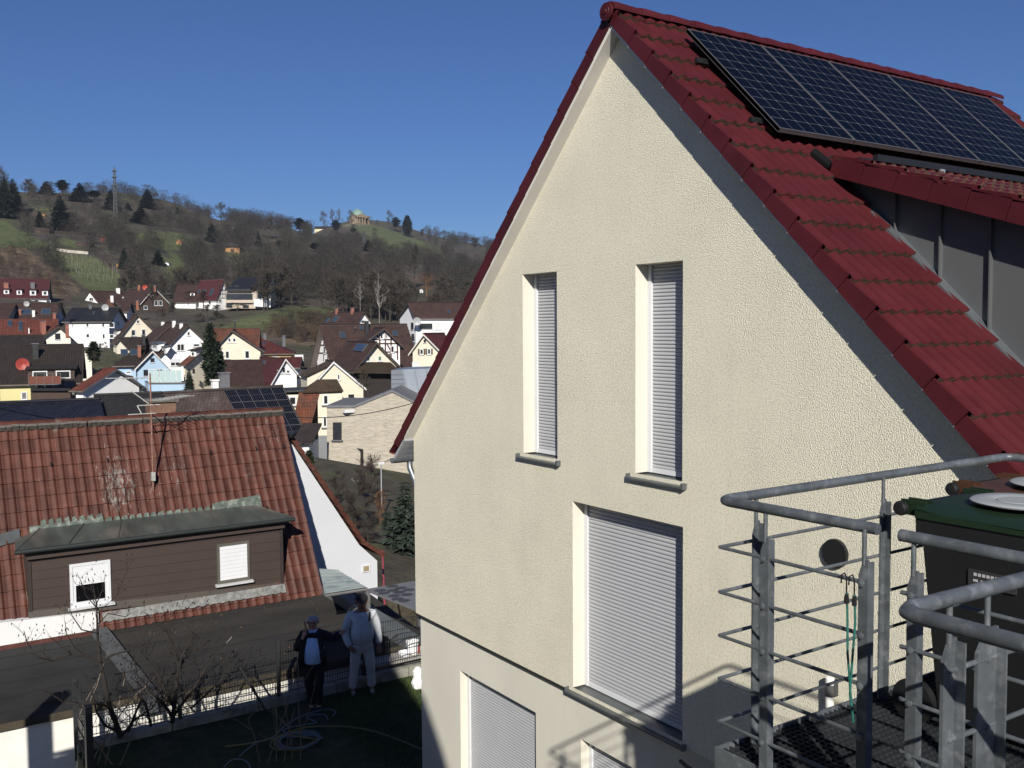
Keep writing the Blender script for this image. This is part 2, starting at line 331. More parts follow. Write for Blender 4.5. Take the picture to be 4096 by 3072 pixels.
def gutter(y,z,x0,x1,s):
    m=MB(); n=10; vs=[]
    for x in (x0,x1):
        for r in (.07,.062):
            vs+=[(x,y+s*r*cos(pi+pi*j/n),z+r*sin(pi+pi*j/n)) for j in range(n+1)]
    k=n+1
    for j in range(n): m.f.append([j,j+1,2*k+j+1,2*k+j]); m.m.append(0); m.uv.append(None); m.f.append([k+j,3*k+j,3*k+j+1,k+j+1]); m.m.append(0); m.uv.append(None); m.f.append([j,k+j,k+j+1,j+1]); m.m.append(0); m.uv.append(None)
    m.v=[V(v) for v in vs]; return m
gz_=ZA-(YL+OV-Y0)-.02
gutter(YL+OV+.03,gz_,XF,XB,1).build('gutter',zinc,H,smooth=True)
MB().tube([(XG+.12,YL+OV+.03,gz_-.06),(XG+.12,YL+OV+.02,gz_-.16),(XG+.12,YL+.12,gz_-.42),(XG+.12,YL+.08,gz_-.6),(XG+.12,YL+.08,-4.3)],.042,12).build('downpipe',zinc,H,smooth=True)
# --- tiled roof surfaces
def tiles(org,a,s,n,width,length,pitch=.15,ex=.35,amp=.022,seg=6,lift=.03,thk=.03,shape=None,off=0,jit=0,skip=None,ph=0):
    """courses of pantiles: org upper-left, a along ridge, s down slope, n normal"""
    org,a,s,n=map(V,(org,a,s,n)); m=MB(); cols=int(round(width/pitch*seg)); nc=int(math.ceil(length/ex)); rnd=random.Random(5)
    shape=shape or (lambda t:(.5+.5*cos(2*pi*t))**1.6)
    for i in range(nc):
        d0=max(0,i*ex-ph); d1=min((i+1)*ex-ph+.03,length+.03); vs=[]; js=[rnd.uniform(-jit,jit) for _ in range(int(cols/seg)+3)]
        for k in range(cols+1):
            x=k*width/cols; h=amp*shape((x+off)/pitch%1); j=js[int(x/pitch)]
            vs+=[org+a*x+s*d0+n*(h),org+a*x+s*(d1+j)+n*(h+lift),org+a*x+s*(d1+j)+n*(h+lift-thk)]
        if skip is None: fs=[(3*k,3*k+1,3*k+4,3*k+3) for k in range(cols)]; ls=[(3*k+1,3*k+2,3*k+5,3*k+4) for k in range(cols)]
        else:
            ks=[k for k in range(cols) if not skip((k+.5)*width/cols,(d0+d1)/2)]
            fs=[(3*k,3*k+1,3*k+4,3*k+3) for k in ks]; ls=[(3*k+1,3*k+2,3*k+5,3*k+4) for k in ks]
        m.add(vs,fs+ls); m.m[-len(ls):]=[1]*len(ls)
    return m
ZT_=ZA+.12; q=1/sqrt(2)
SL=(YL-Y0+OV+.06)*sqrt(2)
skipd=lambda x,d: (x>1.2 and d>(1.86+(x-1.2)*.02)/q*1.0)
R1=tiles((XF,Y0,ZT_),(1,0,0),(0,-q,-q),(0,-q,q),XB-XF,SL,skip=lambda x,d:x>1.2 and d*q>2.08,ph=.22,amp=.03,lift=.042,thk=.042)
R1.build('right_roof_slope',[tile_r,tile_moss],H,smooth=True)
tiles((XF,Y0,ZT_),(1,0,0),(0,q,-q),(0,q,q),XB-XF,SL,ph=.22,amp=.03,lift=.02,thk=.03).build('left_roof_slope',[tile_r,tile_moss],H,smooth=True)
mb=MB()
for s in (-1,1): # sub-roof so no light leaks
    e=YL-Y0+OV; mb.hexa([(XF+.06,Y0,ZT_-.12),(XB,Y0,ZT_-.12),(XB,Y0+s*e,ZT_-.12-e),(XF+.06,Y0+s*e,ZT_-.12-e),(XF+.06,Y0,ZT_-.04),(XB,Y0,ZT_-.04),(XB,Y0+s*e,ZT_-.04-e),(XF+.06,Y0+s*e,ZT_-.04-e)])
mb.build('roof_boarding',mat('dark_batten',(.02,.018,.016),.9),H)
mb=MB()
for s in (-1,1): # verge tiles, one stepped L-shaped piece per course
    sv=V((0,s*q,-q)); nv=V((0,s*q,q)); o=V((XF,Y0,ZT_)); i=0
    while i*.35<SL-.05:
        a=max(0,i*.35-.22+.006); b=min((i+1)*.35-.22-.002,SL+.02)
        P=lambda x,d,h:o+V((x,0,0))+sv*d+nv*h
        tl_=1 if s<0 else .35
        for x0,x1,l0,l1 in ((-.004,.02,-.09,.044 if s<0 else .034),):
            mb.hexa([P(x0,a,l0-.003),P(x1,a,l0-.003),P(x1,b,l0+.004),P(x0,b,l0+.004),P(x0,a,l1-.014*tl_),P(x1,a,l1-.014*tl_),P(x1,b,l1+.026*tl_),P(x0,b,l1+.026*tl_)])
        i+=1
mb.build('verge_tile',[tile_r],H)
mb=MB(); nr=19
for i in range(nr): # ridge caps
    x0=XF-.03+i*(XB-XF+.05)/nr; x1=x0+(XB-XF+.05)/nr+.04; vs=[]
    for x,r in ((x0,.118),(x0+.05,.125),(x1,.108)):
        vs+=[(x,Y0+r*cos(pi*j/10-.25*(1-2*j/10)),ZT_-.015+r*.8*sin(pi*j/10)+ .0) for j in range(11)]
    mb.add(vs,[(k*11+j,k*11+j+1,(k+1)*11+j+1,(k+1)*11+j) for k in range(2) for j in range(10)]+[list(range(11))])
mb.build('ridge_cap',tile_r,H,smooth=True)
MB().lathe((XF-.06,Y0,ZT_-.02),[(.025,-.015),(.03,-.005),(.058,-.005),(.062,.0),(.086,.0),(.09,.03)],28,axis='x').build('ridge_end_disc',tile_r,H,smooth=True)
# --- dormer with standing seam cheek
XD=7.62
dsl=lambda y:1.37-(5.74-y)*.345   # lower edge of the dormer verge
roofz=lambda y:ZT_-(Y0-y)
dm=MB(); dm.add([(XD,5.9,roofz(5.9)-.1),(XD,1.2,roofz(1.2)-.1),(XD,1.2,dsl(1.2)+.05),(XD,5.75,dsl(5.75)+.05)],[(0,1,2,3)]); dm.add([(XD,1.2,-3.3),(XB,1.2,-3.3),(XB,1.2,dsl(1.2)),(XD,1.2,dsl(1.2))],[(0,1,2,3)])
dorm=dm.build('dormer_cheek',zincd,H)
sm=MB()
for y in (5.21,4.78,4.34,3.9,3.47,3.03,2.59): sm.box(XD-.045,XD+.002,y-.006,y+.006,roofz(y)-.02,dsl(y)+.04)
sm.build('standing_seam',zincd,dorm)
P=lambda x,y,h:(x,y,roofz(y)+h)
fl=MB(); fl.hexa([P(7.5,5.4,.0),P(XD+.01,5.4,.0),P(XD+.01,2.9,.0),P(7.5,2.9,.0),P(7.5,5.4,.06),P(XD+.01,5.4,.07),P(XD+.01,2.9,.07),P(7.5,2.9,.06)]); fl.build('side_flashing',zinc,H)
mb=MB(); i=0; y=5.72; stp=.345; dl=V((0,-1,-.345)).normalized(); nd=V((0,-.345,1)).normalized(); o=V((7.4,5.78,dsl(5.78)))
while i<11:
    a=i*.35+.004; b=(i+1)*.35-.003
    P2=lambda x,d,h:o+V((x,0,0))+dl*d+nd*h
    for x0,x1,l0,l1 in ((0,.035,-.0,.17),(0,.16,.172,.2)): mb.hexa([P2(x0,a,l0),P2(x1,a,l0),P2(x1,b,l0),P2(x0,b,l0),P2(x0,a,l1-.014),P2(x1,a,l1-.014),P2(x1,b,l1+.012),P2(x0,b,l1+.012)])
    i+=1
mb.hexa([P2(.02,0,.02),P2(.05,0,.02),P2(.05,3.8,.02),P2(.02,3.8,.02),P2(.02,0,.15),P2(.05,0,.15),P2(.05,3.8,.15),P2(.02,3.8,.15)]); mb.build('dormer_verge_tile',tile_r,H)
tiles(o+V((.07,0,0))+nd*.16,(1,0,0),dl,nd,XB-7.5,3.9).build('dormer_roof',[tile_r,tile_moss],H,smooth=True)
MB().tube([(7.42,5.98,roofz(5.98)+.08),(7.5,5.82,roofz(5.82)+.08),(7.56,5.7,roofz(5.7)+.08)],.045,8).build('flashing_roll',mat('black_roof_seal',(.008,.008,.009),.95,.2,5,spec=.05),H,smooth=True)
# --- solar panels
cellm=mat('solar_cell',(.0025,.004,.010),.3,.15,.5,spec=.02)
gridm=mat('cell_grid',(.15,.16,.19),.45,.05); fram=mat('silver_frame',(.2,.2,.21),.35,.05,metal=.6)
def panel(x0,x1,ya,yb,off,name_parent):
    sv=V((0,-q,-q)); nv=V((0,-q,q)); o=V((x0,ya,roofz(ya)+off)); Wd=x1-x0; Ln=(ya-yb)/q
    P=lambda u,d,h:o+V((u,0,0))+sv*d+nv*h
    m=MB(); m.hexa([P(0,0,-.035),P(Wd,0,-.035),P(Wd,Ln,-.035),P(0,Ln,-.035),P(0,0,-.002),P(Wd,0,-.002),P(Wd,Ln,-.002),P(0,Ln,-.002)])
    pn=m.build('solar_panel',[cellm],H)
    g=MB(); nx,ny=6,10
    for i in range(1,nx): u=.02+(Wd-.04)*i/nx; g.add([P(u-.0016,.02,0),P(u+.0016,.02,0),P(u+.0016,Ln-.02,0),P(u-.0016,Ln-.02,0)],[(0,1,2,3)])
    for j in range(1,ny): d=.02+(Ln-.04)*j/ny; g.add([P(.02,d-.0016,.0006),P(Wd-.02,d-.0016,.0006),P(Wd-.02,d+.0016,.0006),P(.02,d+.0016,.0006)],[(0,1,2,3)])
    for i in range(1,nx):
        for j in range(1,ny):
            u=.02+(Wd-.04)*i/nx; d=.02+(Ln-.04)*j/ny; r=.011; g.add([P(u-r,d,.0012),P(u,d+r,.0012),P(u+r,d,.0012),P(u,d-r,.0012)],[(0,1,2,3)])
    g.build('cell_grid',gridm,pn)
    f=MB()
    for u0,u1,d0,d1 in ((0,Wd,0,.01),(0,Wd,Ln-.01,Ln),(0,.008,.01,Ln-.01),(Wd-.008,Wd,.01,Ln-.01)):
        f.hexa([P(u0,d0,-.04),P(u1,d0,-.04),P(u1,d1,-.04),P(u0,d1,-.04),P(u0,d0,.004),P(u1,d0,.004),P(u1,d1,.004),P(u0,d1,.004)])
    f.build('panel_frame',fram,pn)
for i in range(5): panel(7.0+i*1.09,7.0+i*1.09+1.075,7.19,6.0,.235,H)
for i in range(2): panel(9.4+1.5+i*1.09,9.4+1.5+i*1.09+1.075,5.9,4.7,.2,H)
for yy,n_ in ((6.95,.1),(6.25,.1)):
    MB().box(6.88,12.5,yy-.02,yy+.02,roofz(yy)+.07,roofz(yy)+.12).build('mounting_rail',black,H)
for yy in (5.58,5.4): MB().box(7.55,13,yy-.03,yy+.02,1.47,1.53).build('mounting_rail',black,H)
for x in (8.5,10.4): MB().box(x,x+.07,5.36,5.42,1.4,1.48).build('rail_bracket',mat('steel_bracket',(.5,.5,.5),.35,.1,metal=.7),H)
# black pipe seal near the grating and the white corner cap
MB().tube([(6.46,6.7,-4.2),(6.4,6.55,-4.18),(6.4,6.2,-4.22),(6.4,4.6,-4.35)],.02,8).build('cable_conduit',black,H,smooth=True)
# lower neighbour roof behind the ridge end
t=thing('row_house','lower wine red tiled roof adjoining the far end of the cream gable house','house',(16,7.6,-10.5))
m=MB(); m.prism([(13.4,3.2,-10.5),(13.4,12,-10.5),(13.4,12,-3.9),(13.4,7.6,.5),(13.4,3.2,-3.9)],(7,0,0)); m.build('wall',stucco,t)
tiles((13.4,7.6,.72),(1,0,0),(0,-q,-q),(0,-q,q),7,6.6,pitch=.3,seg=8).build('roof_slope',[tile_r,tile_moss],t,smooth=True)
tiles((13.4,7.6,.72),(1,0,0),(0,q,-q),(0,q,q),7,6.6,pitch=.3,seg=8).build('roof_slope',[tile_r,tile_moss],t,smooth=True)
MB().tube([(13.4,7.6,.75),(20.4,7.6,.75)],.11,10).build('ridge_cap',tile_r,t,smooth=True)
# ------------------------------------------------------------ balcony: grating, railings, bins
CAM_SCALE=.782  # landing, railings and bins scaled about the camera, fitted to the railing's shadow
t=thing('grating_landing','dark galvanised steel grating landing beside the cream gable wall','landing',(4.1,1.9,-1.83))
m=MB(); gx0,gx1,gy0,gy1,gzt=2.98,5.25,.2,2.86,-1.8
x=gx0
while x<gx1: m.box(x-.0015,x+.0015,gy0,gy1,gzt-.03,gzt); x+=.0333
y=gy0
while y<gy1: m.box(gx0,gx1,y-.0015,y+.0015,gzt-.028,gzt-.001); y+=.0333
m.build('grating',mat('grating_steel',(.035,.04,.045),.5,.3,10,metal=.4),t)
MB().box(gx0-.012,gx0,gy0,gy1+.01,gzt-.16,gzt+.012).box(gx0,gx1,gy1,gy1+.01,gzt-.16,gzt+.012).box(gx0+.0,gx1,1.5,1.52,gzt-.16,gzt-.034).build('edge_frame',galv,t)
RZ=[-.915,-1.105,-1.29,-1.475,-1.66]
def miter(pts,r=.05):
    out=[V(pts[0])]
    for a,b,c in zip(pts,pts[1:],pts[2:]):
        a,b,c=V(a),V(b),V(c); out+=[b+(a-b).normalized()*r,b+(a-b).normalized()*r*.3+(c-b).normalized()*r*.3,b+(c-b).normalized()*r]
    return out+[V(pts[-1])]
def post(root,x,y,alongx,wd=.04,zt=-.83,zb=-2.25):
    """angle-iron post: wide flange plus a thin one, slanted top, stub to the handrail"""
    m=MB()
    if alongx: # rail runs along X, flange lies in the XZ plane
        m.add([(x-wd/2,y-.005,zb),(x+wd/2,y-.005,zb),(x+wd/2,y-.005,zt-.0),(x+.0,y-.005,zt),(x-wd/2,y-.005,zt-.06),(x-wd/2,y+.005,zb),(x+wd/2,y+.005,zb),(x+wd/2,y+.005,zt-.0),(x+.0,y+.005,zt),(x-wd/2,y+.005,zt-.06)],[(0,1,2,3,4),(9,8,7,6,5),(0,5,6,1),(1,6,7,2),(2,7,8,3),(3,8,9,4),(4,9,5,0)])
        m.box(x+wd/2-.008,x+wd/2,y-.032,y-.005,zb,zt-.01)
    else:
        m.add([(x-.005,y+wd/2,zb),(x-.005,y-wd/2,zb),(x-.005,y-wd/2,zt),(x-.005,y,zt),(x-.005,y+wd/2,zt-.06),(x+.005,y+wd/2,zb),(x+.005,y-wd/2,zb),(x+.005,y-wd/2,zt),(x+.005,y,zt),(x+.005,y+wd/2,zt-.06)],[(0,1,2,3,4),(9,8,7,6,5),(0,5,6,1),(1,6,7,2),(2,7,8,3),(3,8,9,4),(4,9,5,0)])
        m.box(x+.005,x+.032,y-wd/2,y-wd/2+.008,zb,zt-.01)
    o=m.build('post',galv,root)
    MB().tube([(x,y,zt-.02),(x,y,-.72)],.0085,10).build('stub',galv,o,smooth=True)
    for z in RZ: MB().lathe((x-.016 if not alongx else x,y,z),[(.004,-.008),(.013,-.004),(.013,.004)],8,axis='x').build('rod_weld',galv,o,smooth=True)
def railing(label,path,posts,loc,rodpath=None,r=.0212,stuff=None):
    t=thing('railing',label,'railing',loc,0,'galvanised steel railings of the landing')
    MB().tube(miter([(*p,-.717) for p in path]),r,20).build('handrail',galv,t,smooth=True)
    for z in RZ: MB().tube([(*p,z) for p in (rodpath or path)],.0078,10).build('rod',galv,t,smooth=True)
    for p in posts: post(t,*p)
    return t
railing('galvanised railing with pointed corner running round the landing in front of the cream wall',[(2.97,2.09),(2.95,2.83),(5.2,2.86),(5.23,1.0)],[(2.95,2.585,False),(3.17,2.83,True),(4.06,2.83,True),(2.95,2.13,False)],(2.95,2.83,-1.8),[(2.955,2.15),(2.95,2.83),(5.2,2.86),(5.23,1.0)])
railing('short galvanised railing just right of the gap, in front of the black wheelie bin',[(2.95,1.985),(2.95,.3)],[(2.95,1.935,False),(2.95,1.05,False)],(2.95,1.6,-1.8),[(2.95,1.98),(2.95,.3)])
railing('nearest galvanised railing, its thick corner pointing left at the right edge of the view',[(2.95,1.425),(2.15,1.45),(2.15,-.7)],[(2.54,1.44,True,.1),(2.375,1.45,True,.06)],(2.15,1.45,-1.8),[(2.95,1.43),(2.375,1.445)])
def bin_(x0,y1,lidc,label,lname,disc=True,w_=.57,d_=.70):
    x1=x0+w_; y0=y1-d_; t=thing('wheelie_bin',label,'rubbish bin',((x0+x1)/2,(y0+y1)/2,-1.8),0,'wheelie bins on the landing')
    bm=mat('bin_plastic',(.009,.0095,.0105),.5,.08,6); zt=-.86
    m=MB(); i=.045; m.hexa([(x0+i,y0+i+.04,-1.74),(x1-i,y0+i+.04,-1.74),(x1-i,y1-i-.03,-1.74),(x0+i,y1-i-.03,-1.74),(x0,y0,zt),(x1,y0,zt),(x1,y1,zt),(x0,y1,zt)])
    m.hexa([(x0-.018,y0-.018,zt-.1),(x1+.018,y0-.018,zt-.1),(x1+.018,y1+.01,zt-.1),(x0-.018,y1+.01,zt-.1),(x0-.02,y0-.02,zt),(x1+.02,y0-.02,zt),(x1+.02,y1+.012,zt),(x0-.02,y1+.012,zt)])
    for k in range(3): m.box(x0+.1+k*.16,x0+.15+k*.16,y0-.008,y0+.1,-1.7,zt-.14)
    o=m.build('body',bm,t)
    lm=mat(lname,lidc,.42,.1,8)
    m=MB(); X=[x0-.03,x0+.02,x0+.1,x1-.1,x1-.02,x1+.03]; Yv=[y0-.05,y0+.05,y0+.16,y1-.14,y1-.05,y1+.01]
    hx=[0,.02,.03,.03,.02,0]; hy=[0,.6,1,1.05,.9,.75]
    vs=[(a,b,zt+.01+hx[i_]*hy[j_]+.03*(j_/5)) for i_,a in enumerate(X) for j_,b in enumerate(Yv)]
    n=6; fs=[(a*n+b,(a+1)*n+b,(a+1)*n+b+1,a*n+b+1) for a in range(5) for b in range(5)]
    m.add(vs,fs); bd=[(a,b,zt-.025) for a in (X[0],X[5]) for b in (Yv[0],Yv[5])]
    m.hexa([(X[0],Yv[0],zt-.002),(X[5],Yv[0],zt-.002),(X[5],Yv[5],zt-.002),(X[0],Yv[5],zt-.002),(X[0],Yv[0],zt+.011),(X[5],Yv[0],zt+.011),(X[5],Yv[5],zt+.033),(X[0],Yv[5],zt+.033)])
    lid=m.build('lid',lm,t,smooth=True)
    if disc:
        MB().lathe(((x0+x1)/2,y1-.30,zt+.078),[(.2,0),(.205,.006),(.195,.012),(.11,.012),(.1,.007),(.095,.012),(.06,.012)],40).build('lid_plate',mat('grey_lid_plate',(.3,.32,.33),.5,.04),lid,smooth=True)
    for xs in (x0-.0,x1-.07): # ribbed hinge arms
        h=MB(); h.box(xs,xs+.012,y1-.02,y1+.1,zt+.0,zt+.07); h.box(xs+.058,xs+.07,y1-.02,y1+.1,zt+.0,zt+.07)
        for k in range(4): h.box(xs+.008,xs+.062,y1+.0+k*.025,y1+.008+k*.025,zt+.005,zt+.06)
        h.build('hinge_arm',lm,lid)
    MB().tube([(x0-.02,y1+.085,zt+.03),(x1+.02,y1+.085,zt+.03)],.018,14).build('handle',bm,t,smooth=True)
    MB().lathe((x0-.035,y1+.085,zt+.03),[(.012,-.01),(.028,-.006),(.034,.004),(.034,.022)],20,axis='x').build('handle_cap',bm,t,smooth=True)
    for xs in (x0-.05,x1+.0): MB().lathe((xs,y1-.0,-1.7),[(.03,0),(.1,.006),(.1,.044),(.03,.05)],28,axis='x').build('wheel',bm,t,smooth=True)
    s=MB(); 
    return t,o
bt,bo=bin_(3.95,2.56,(.009,.021,.0095),'black wheelie bin with green lid and pale round plate, behind the railing','green_lid')
bin_(4.62,2.72,(.06,.027,.016),'black wheelie bin with brown lid, partly hidden behind the green lidded bin','brown_lid',w_=.48,d_=.55)
s=MB(); s.box(3.952,3.96,2.12,2.33,-1.12,-1.05); s.build('sticker',mat('dark_sticker',(.03,.03,.032),.4,.1),bo)
s=MB(); rn=random.Random(3)
for k in range(9): s.box(3.949,3.953,2.14+k*.019,2.152+k*.019,-1.075,-1.062)
for k in range(5): s.box(3.949,3.953,2.15+k*.034,2.17+k*.034,-1.1,-1.09)
s.build('sticker_print',mat('sticker_print',(.35,.35,.36),.5,.1),bo)
cordm=mat('green_cord',(.01,.1,.08),.7,.3,60)
for dy,ln,lb in ((0,0,'green bungee cord with black hook hanging from the rod, left one of the pair'),(-.055,.0,'green bungee cord with black hook hanging from the rod, right one beside the post')):
    y=2.2+dy*.6; x=2.93; z=-.93
    t=thing('bungee_cord',lb,'cord',(x,y,z),0,'bungee cords hung on the railing')
    MB().tube([(x,y+.012,z+.0),(x,y+.01,z+.03),(x,y-.003,z+.04),(x,y-.012,z+.025),(x,y-.012,z-.02),(x,y-.012,z-.05)],.0028,8).build('hook',black,t,smooth=True)
    MB().tube([(x,y-.012,z-.045),(x,y-.013,z-.07)],.009,8).tube([(x,y-.013,z-.035),(x,y-.013,z-.045)],.007,8).build('ferrule',black,t,smooth=True)
    MB().tube([(x,y-.013,z-.03),(x,y-.018,z-.13),(x,y-.02-dy*.2,z-.25),(x,2.165-dy*.05,z-.4),(x,2.15,z-.5)],.0042,8).build('cord',cordm,t,smooth=True)
CAM_SCALE=1
# unseen thin stand-in for the house here, outline shaped to shade the garden
t=thing('shade_screen','thin unseen gable screen shaped to shade the garden, outside the picture on the left','house',(-4,2,-10.5))
HP=[(-4,-2.5),(0,.4),(.58,1.2),(1.06,1.75),(2.63,2.4),(3.9,3.4),(5.4,2.1),(5.95,.5),(6.6,-.03),(8.2,-1.05),(10.6,-2.6),(12.6,-3.95)]
MB().prism([(-.32,y,z) for y,z in [(-4,-10.5)]+HP+[(12.6,-10.5)]],(-.3,0,0)).build('wall',stucco,t)
m=MB(); m.prism([(-.3,y,z+.01) for y,z in HP]+[(-.3,y,z+.08) for y,z in HP[::-1]],(-.35,0,0)); m.build('roof',tile_r,t)
MB().box(-.6,-.36,13.0,13.25,-4.6,-3.0).build('chimney',stucco,t)  # unseen box sized for the narrow shadow it casts on the garage wall
CAM_SCALE=1
t=thing('terrace_slab','concrete terrace slab the landing steps down from, below the nearest railing','terrace',(1,0,-1.6))
MB().box(-.3,1.6,-4,1.0,-1.75,-1.46).build('slab',mat('concrete',(.3,.29,.27),.9,.15,3,col2=(.2,.2,.18),s2=2),t)
# ------------------------------------------------------------ neighbour with the red pantile roof
XR=8.76; YRG=23.42; ZRG=-2.02; YEV=20.98; ZEV=-6.14
cl=mat('red_clay_tile',(.072,.025,.0165),.55,.25,4,bump=.002,bs=60,spec=.3,col2=(.12,.09,.075),s2=1.6,t2=(.66,.74))
cl2=mat('clay_tile_lip',(.06,.02,.015),.9,.3,10)
T2=thing('red_roof_house','low house with weathered red pantile roof and long brown clad dormer','house',(5,21,-9.5))
sd=V((0,YEV-YRG,ZEV-ZRG)); SLN=sd.length; sd.normalize(); nd=V((0,sd.z,-sd.y)); 
if nd.z<0: nd=-nd
XL0=-1.5
DX0,DX1=2.62,7.87
prof2=lambda t:(max(0,sin(2*pi*t))**.8*1.0 if t<.5 else .12*max(0,sin(4*pi*(t-.5))))
def tone(m): return m
RP=lambda x,d,h=0:V((x,YRG,ZRG))+sd*d+nd*h
r2=tiles((XL0,YRG,ZRG),(1,0,0),sd,nd,XR-XL0,SLN,pitch=.2,ex=.333,amp=.035,seg=8,lift=.028,thk=.03,shape=prof2,jit=.006,
   skip=lambda x,d:(DX0<x+XL0<DX1-.02 and 2.55<d<4.45) or (x+XL0<3.87 and d>4.2))
cl_n=MATS['red_clay_tile'].node_tree
# lichen only where the photograph shows it: two pale streaked patches in the middle of the slope
def lichen():
    N=cl_n; L=N.links; p=N.nodes['Principled BSDF']; src=p.inputs['Base Color'].links[0].from_socket
    tc=N.nodes.new('ShaderNodeTexCoord'); sp=N.nodes.new('ShaderNodeSeparateXYZ'); L.new(tc.outputs['Object'],sp.inputs[0])
    def mt(op,a,b=0):
        q_=N.nodes.new('ShaderNodeMath'); q_.operation=op
        for i,x in enumerate((a,b)):
            if isinstance(x,(int,float)): q_.inputs[i].default_value=x
            else: L.new(x,q_.inputs[i])
        return q_.outputs[0]
    def blob(x,z,rx,rz,s):
        a=mt('POWER',mt('DIVIDE',mt('SUBTRACT',sp.outputs[0],x),rx),2); b=mt('POWER',mt('DIVIDE',mt('SUBTRACT',sp.outputs[2],z),rz),2)
        return mt('MULTIPLY',mt('MAXIMUM',mt('SUBTRACT',1,mt('ADD',a,b)),0),s)
    bl=mt('ADD',mt('ADD',blob(-5+4.55,-3.3+9.5,.55,1.15,.12),blob(-5+6.0,-3.0+9.5,.45,1.0,.1)),mt('ADD',blob(-5+5.1,-3.5+9.5,.9,1.0,.08),blob(-5+8.3,-2.6+9.5,.6,.9,.1)))
    nz=N.nodes.new('ShaderNodeTexNoise'); nz.inputs['Scale'].default_value=16; nz.inputs['Detail'].default_value=7; nz.inputs['Roughness'].default_value=.75; mp=N.nodes.new('ShaderNodeMapping'); mp.inputs['Scale'].default_value=(1.6,.35,.4); L.new(tc.outputs['Object'],mp.inputs[0]); L.new(mp.outputs[0],nz.inputs[0])
    r=N.nodes.new('ShaderNodeMapRange'); r.inputs[1].default_value=.66; r.inputs[2].default_value=.74; L.new(mt('ADD',nz.outputs[0],bl),r.inputs[0])
    x=N.nodes.new('ShaderNodeMix'); x.data_type='RGBA'; L.new(src,x.inputs[6]); x.inputs[7].default_value=(.2,.185,.17,1); L.new(r.outputs[0],x.inputs[0])
    # per tile tone
    cb=N.nodes.new('ShaderNodeCombineXYZ'); L.new(mt('FLOOR',mt('DIVIDE',mt('ADD',sp.outputs[0],5-XL0),.2)),cb.inputs[0]); L.new(mt('FLOOR',mt('DIVIDE',sp.outputs[2],.287)),cb.inputs[1])
    wn=N.nodes.new('ShaderNodeTexWhiteNoise'); wn.noise_dimensions='2D'; L.new(cb.outputs[0],wn.inputs[0]); sc=N.nodes.new('ShaderNodeVectorMath'); sc.operation='SCALE'; L.new(x.outputs[2],sc.inputs[0]); L.new(mt('ADD',mt('MULTIPLY',wn.outputs[0],.5),.75),sc.inputs['Scale']); L.new(sc.outputs[0],p.inputs['Base Color'])
lichen()
r2.build('roof_tiles',[cl,cl2],T2,smooth=True)
m=MB()
for s_ in (1,-1):
    a=V((XL0,YRG,ZRG-.06)); b=V((XL0,YRG-s_*(YRG-YEV),ZEV-.06)); m.slab(a,a+V((XR-XL0-.04,0,0)),b+V((XR-XL0-.04,0,0)),b,.08)
m.build('roof_boarding',cl2,T2)
m=MB(); nn_=int((XR-XL0)/.42)
for i in range(nn_+1):
    x=XL0+i*.42; x2=min(x+.44,XR+.02); vs=[]
    for xx,r in ((x,.12),(x2,.105)): vs+=[(xx,YRG+r*cos(pi*j/8),ZRG-.0+r*.95*sin(pi*j/8)) for j in range(9)]
    m.add(vs,[(j,j+1,9+j+1,9+j) for j in range(8)]+[tuple(range(9))])
m.build('ridge_cap',cl,T2,smooth=True)
m=MB(); x=XL0; rn=random.Random(8)
while x<XR: l=rn.uniform(.08,.2); m.obox(V((x,YRG-.13,ZRG-.035)),V((l/2,0,0)),V((0,.04,-.05))*rn.uniform(.8,1.2),V((0,.02,.02))); x+=l*.9
m.build('mortar_bedding',mat('mortar',(.11,.1,.09),.95,.4,30,bump=.02,bs=30),T2)
hk=MB()
for x in (2.45+.9,5.0-.5,6.8,7.9,8.6): 
    d=1.0+.0*x; hk.tube([RP(x,.95,.04),RP(x,1.0,.09),RP(x,1.05,.05)],.018,6)
hk.build('roof_hook',black,T2)
wmat=white_p
m=MB(); m.box(XL0,XR-.06,YEV+.05,26,-9.5,ZEV+.0); m.prism([(XR-.06,YEV+.08,ZEV-.1),(XR-.06,2*YRG-YEV-.08,ZEV-.1),(XR-.06,YRG,ZRG-.12)],(-.3,0,0)); m.build('wall',wmat,T2)
# dormer
br=mat('brown_cladding',(.047,.033,.028),.6,.06,1.5); cop=mat('aged_copper',(.075,.088,.08),.42,.35,1.6,col2=(.14,.13,.115),s2=.9,t2=(.5,.62),sc=(1.6,.5,1),metal=.3,det=6)
ver=mat('verdigris_lead',(.075,.095,.08),.7,.35,9,col2=(.17,.185,.16),s2=7,t2=(.5,.6)); pale=mat('whitened_flashing',(.17,.17,.165),.8,.4,8,col2=(.13,.13,.12),s2=9,t2=(.5,.62))
YD=21.17; zl=lambda x:-4.43; zb=lambda x:-5.57-(x-2.6)*.042
DR=thing  # (kept simple: the dormer is a part of its house)
m=MB(); m.add([(DX0,YD,zb(DX0)),(DX1,YD,zb(DX1)),(DX1,YD,-4.38),(DX0,YD,-4.38)],[(0,1,2,3)]); m.add([(DX1,YD,zb(DX1)),(DX1,22.3,-4.1),(DX1,22.3,-4.35),(DX1,YD,-4.38)],[(0,1,2,3)]); m.add([(DX0,YD,zb(DX0)),(DX0,22.3,-4.1),(DX0,22.3,-4.35),(DX0,YD,-4.38)],[(3,2,1,0)])
m.add([(DX1,YD,zb(DX1)),(DX1,YD,-4.38),(DX1,22.2,-4.2),(DX1,21.6,-5.2)],[(3,2,1,0)])
DM=m.build('dormer',br,T2)
m=MB()
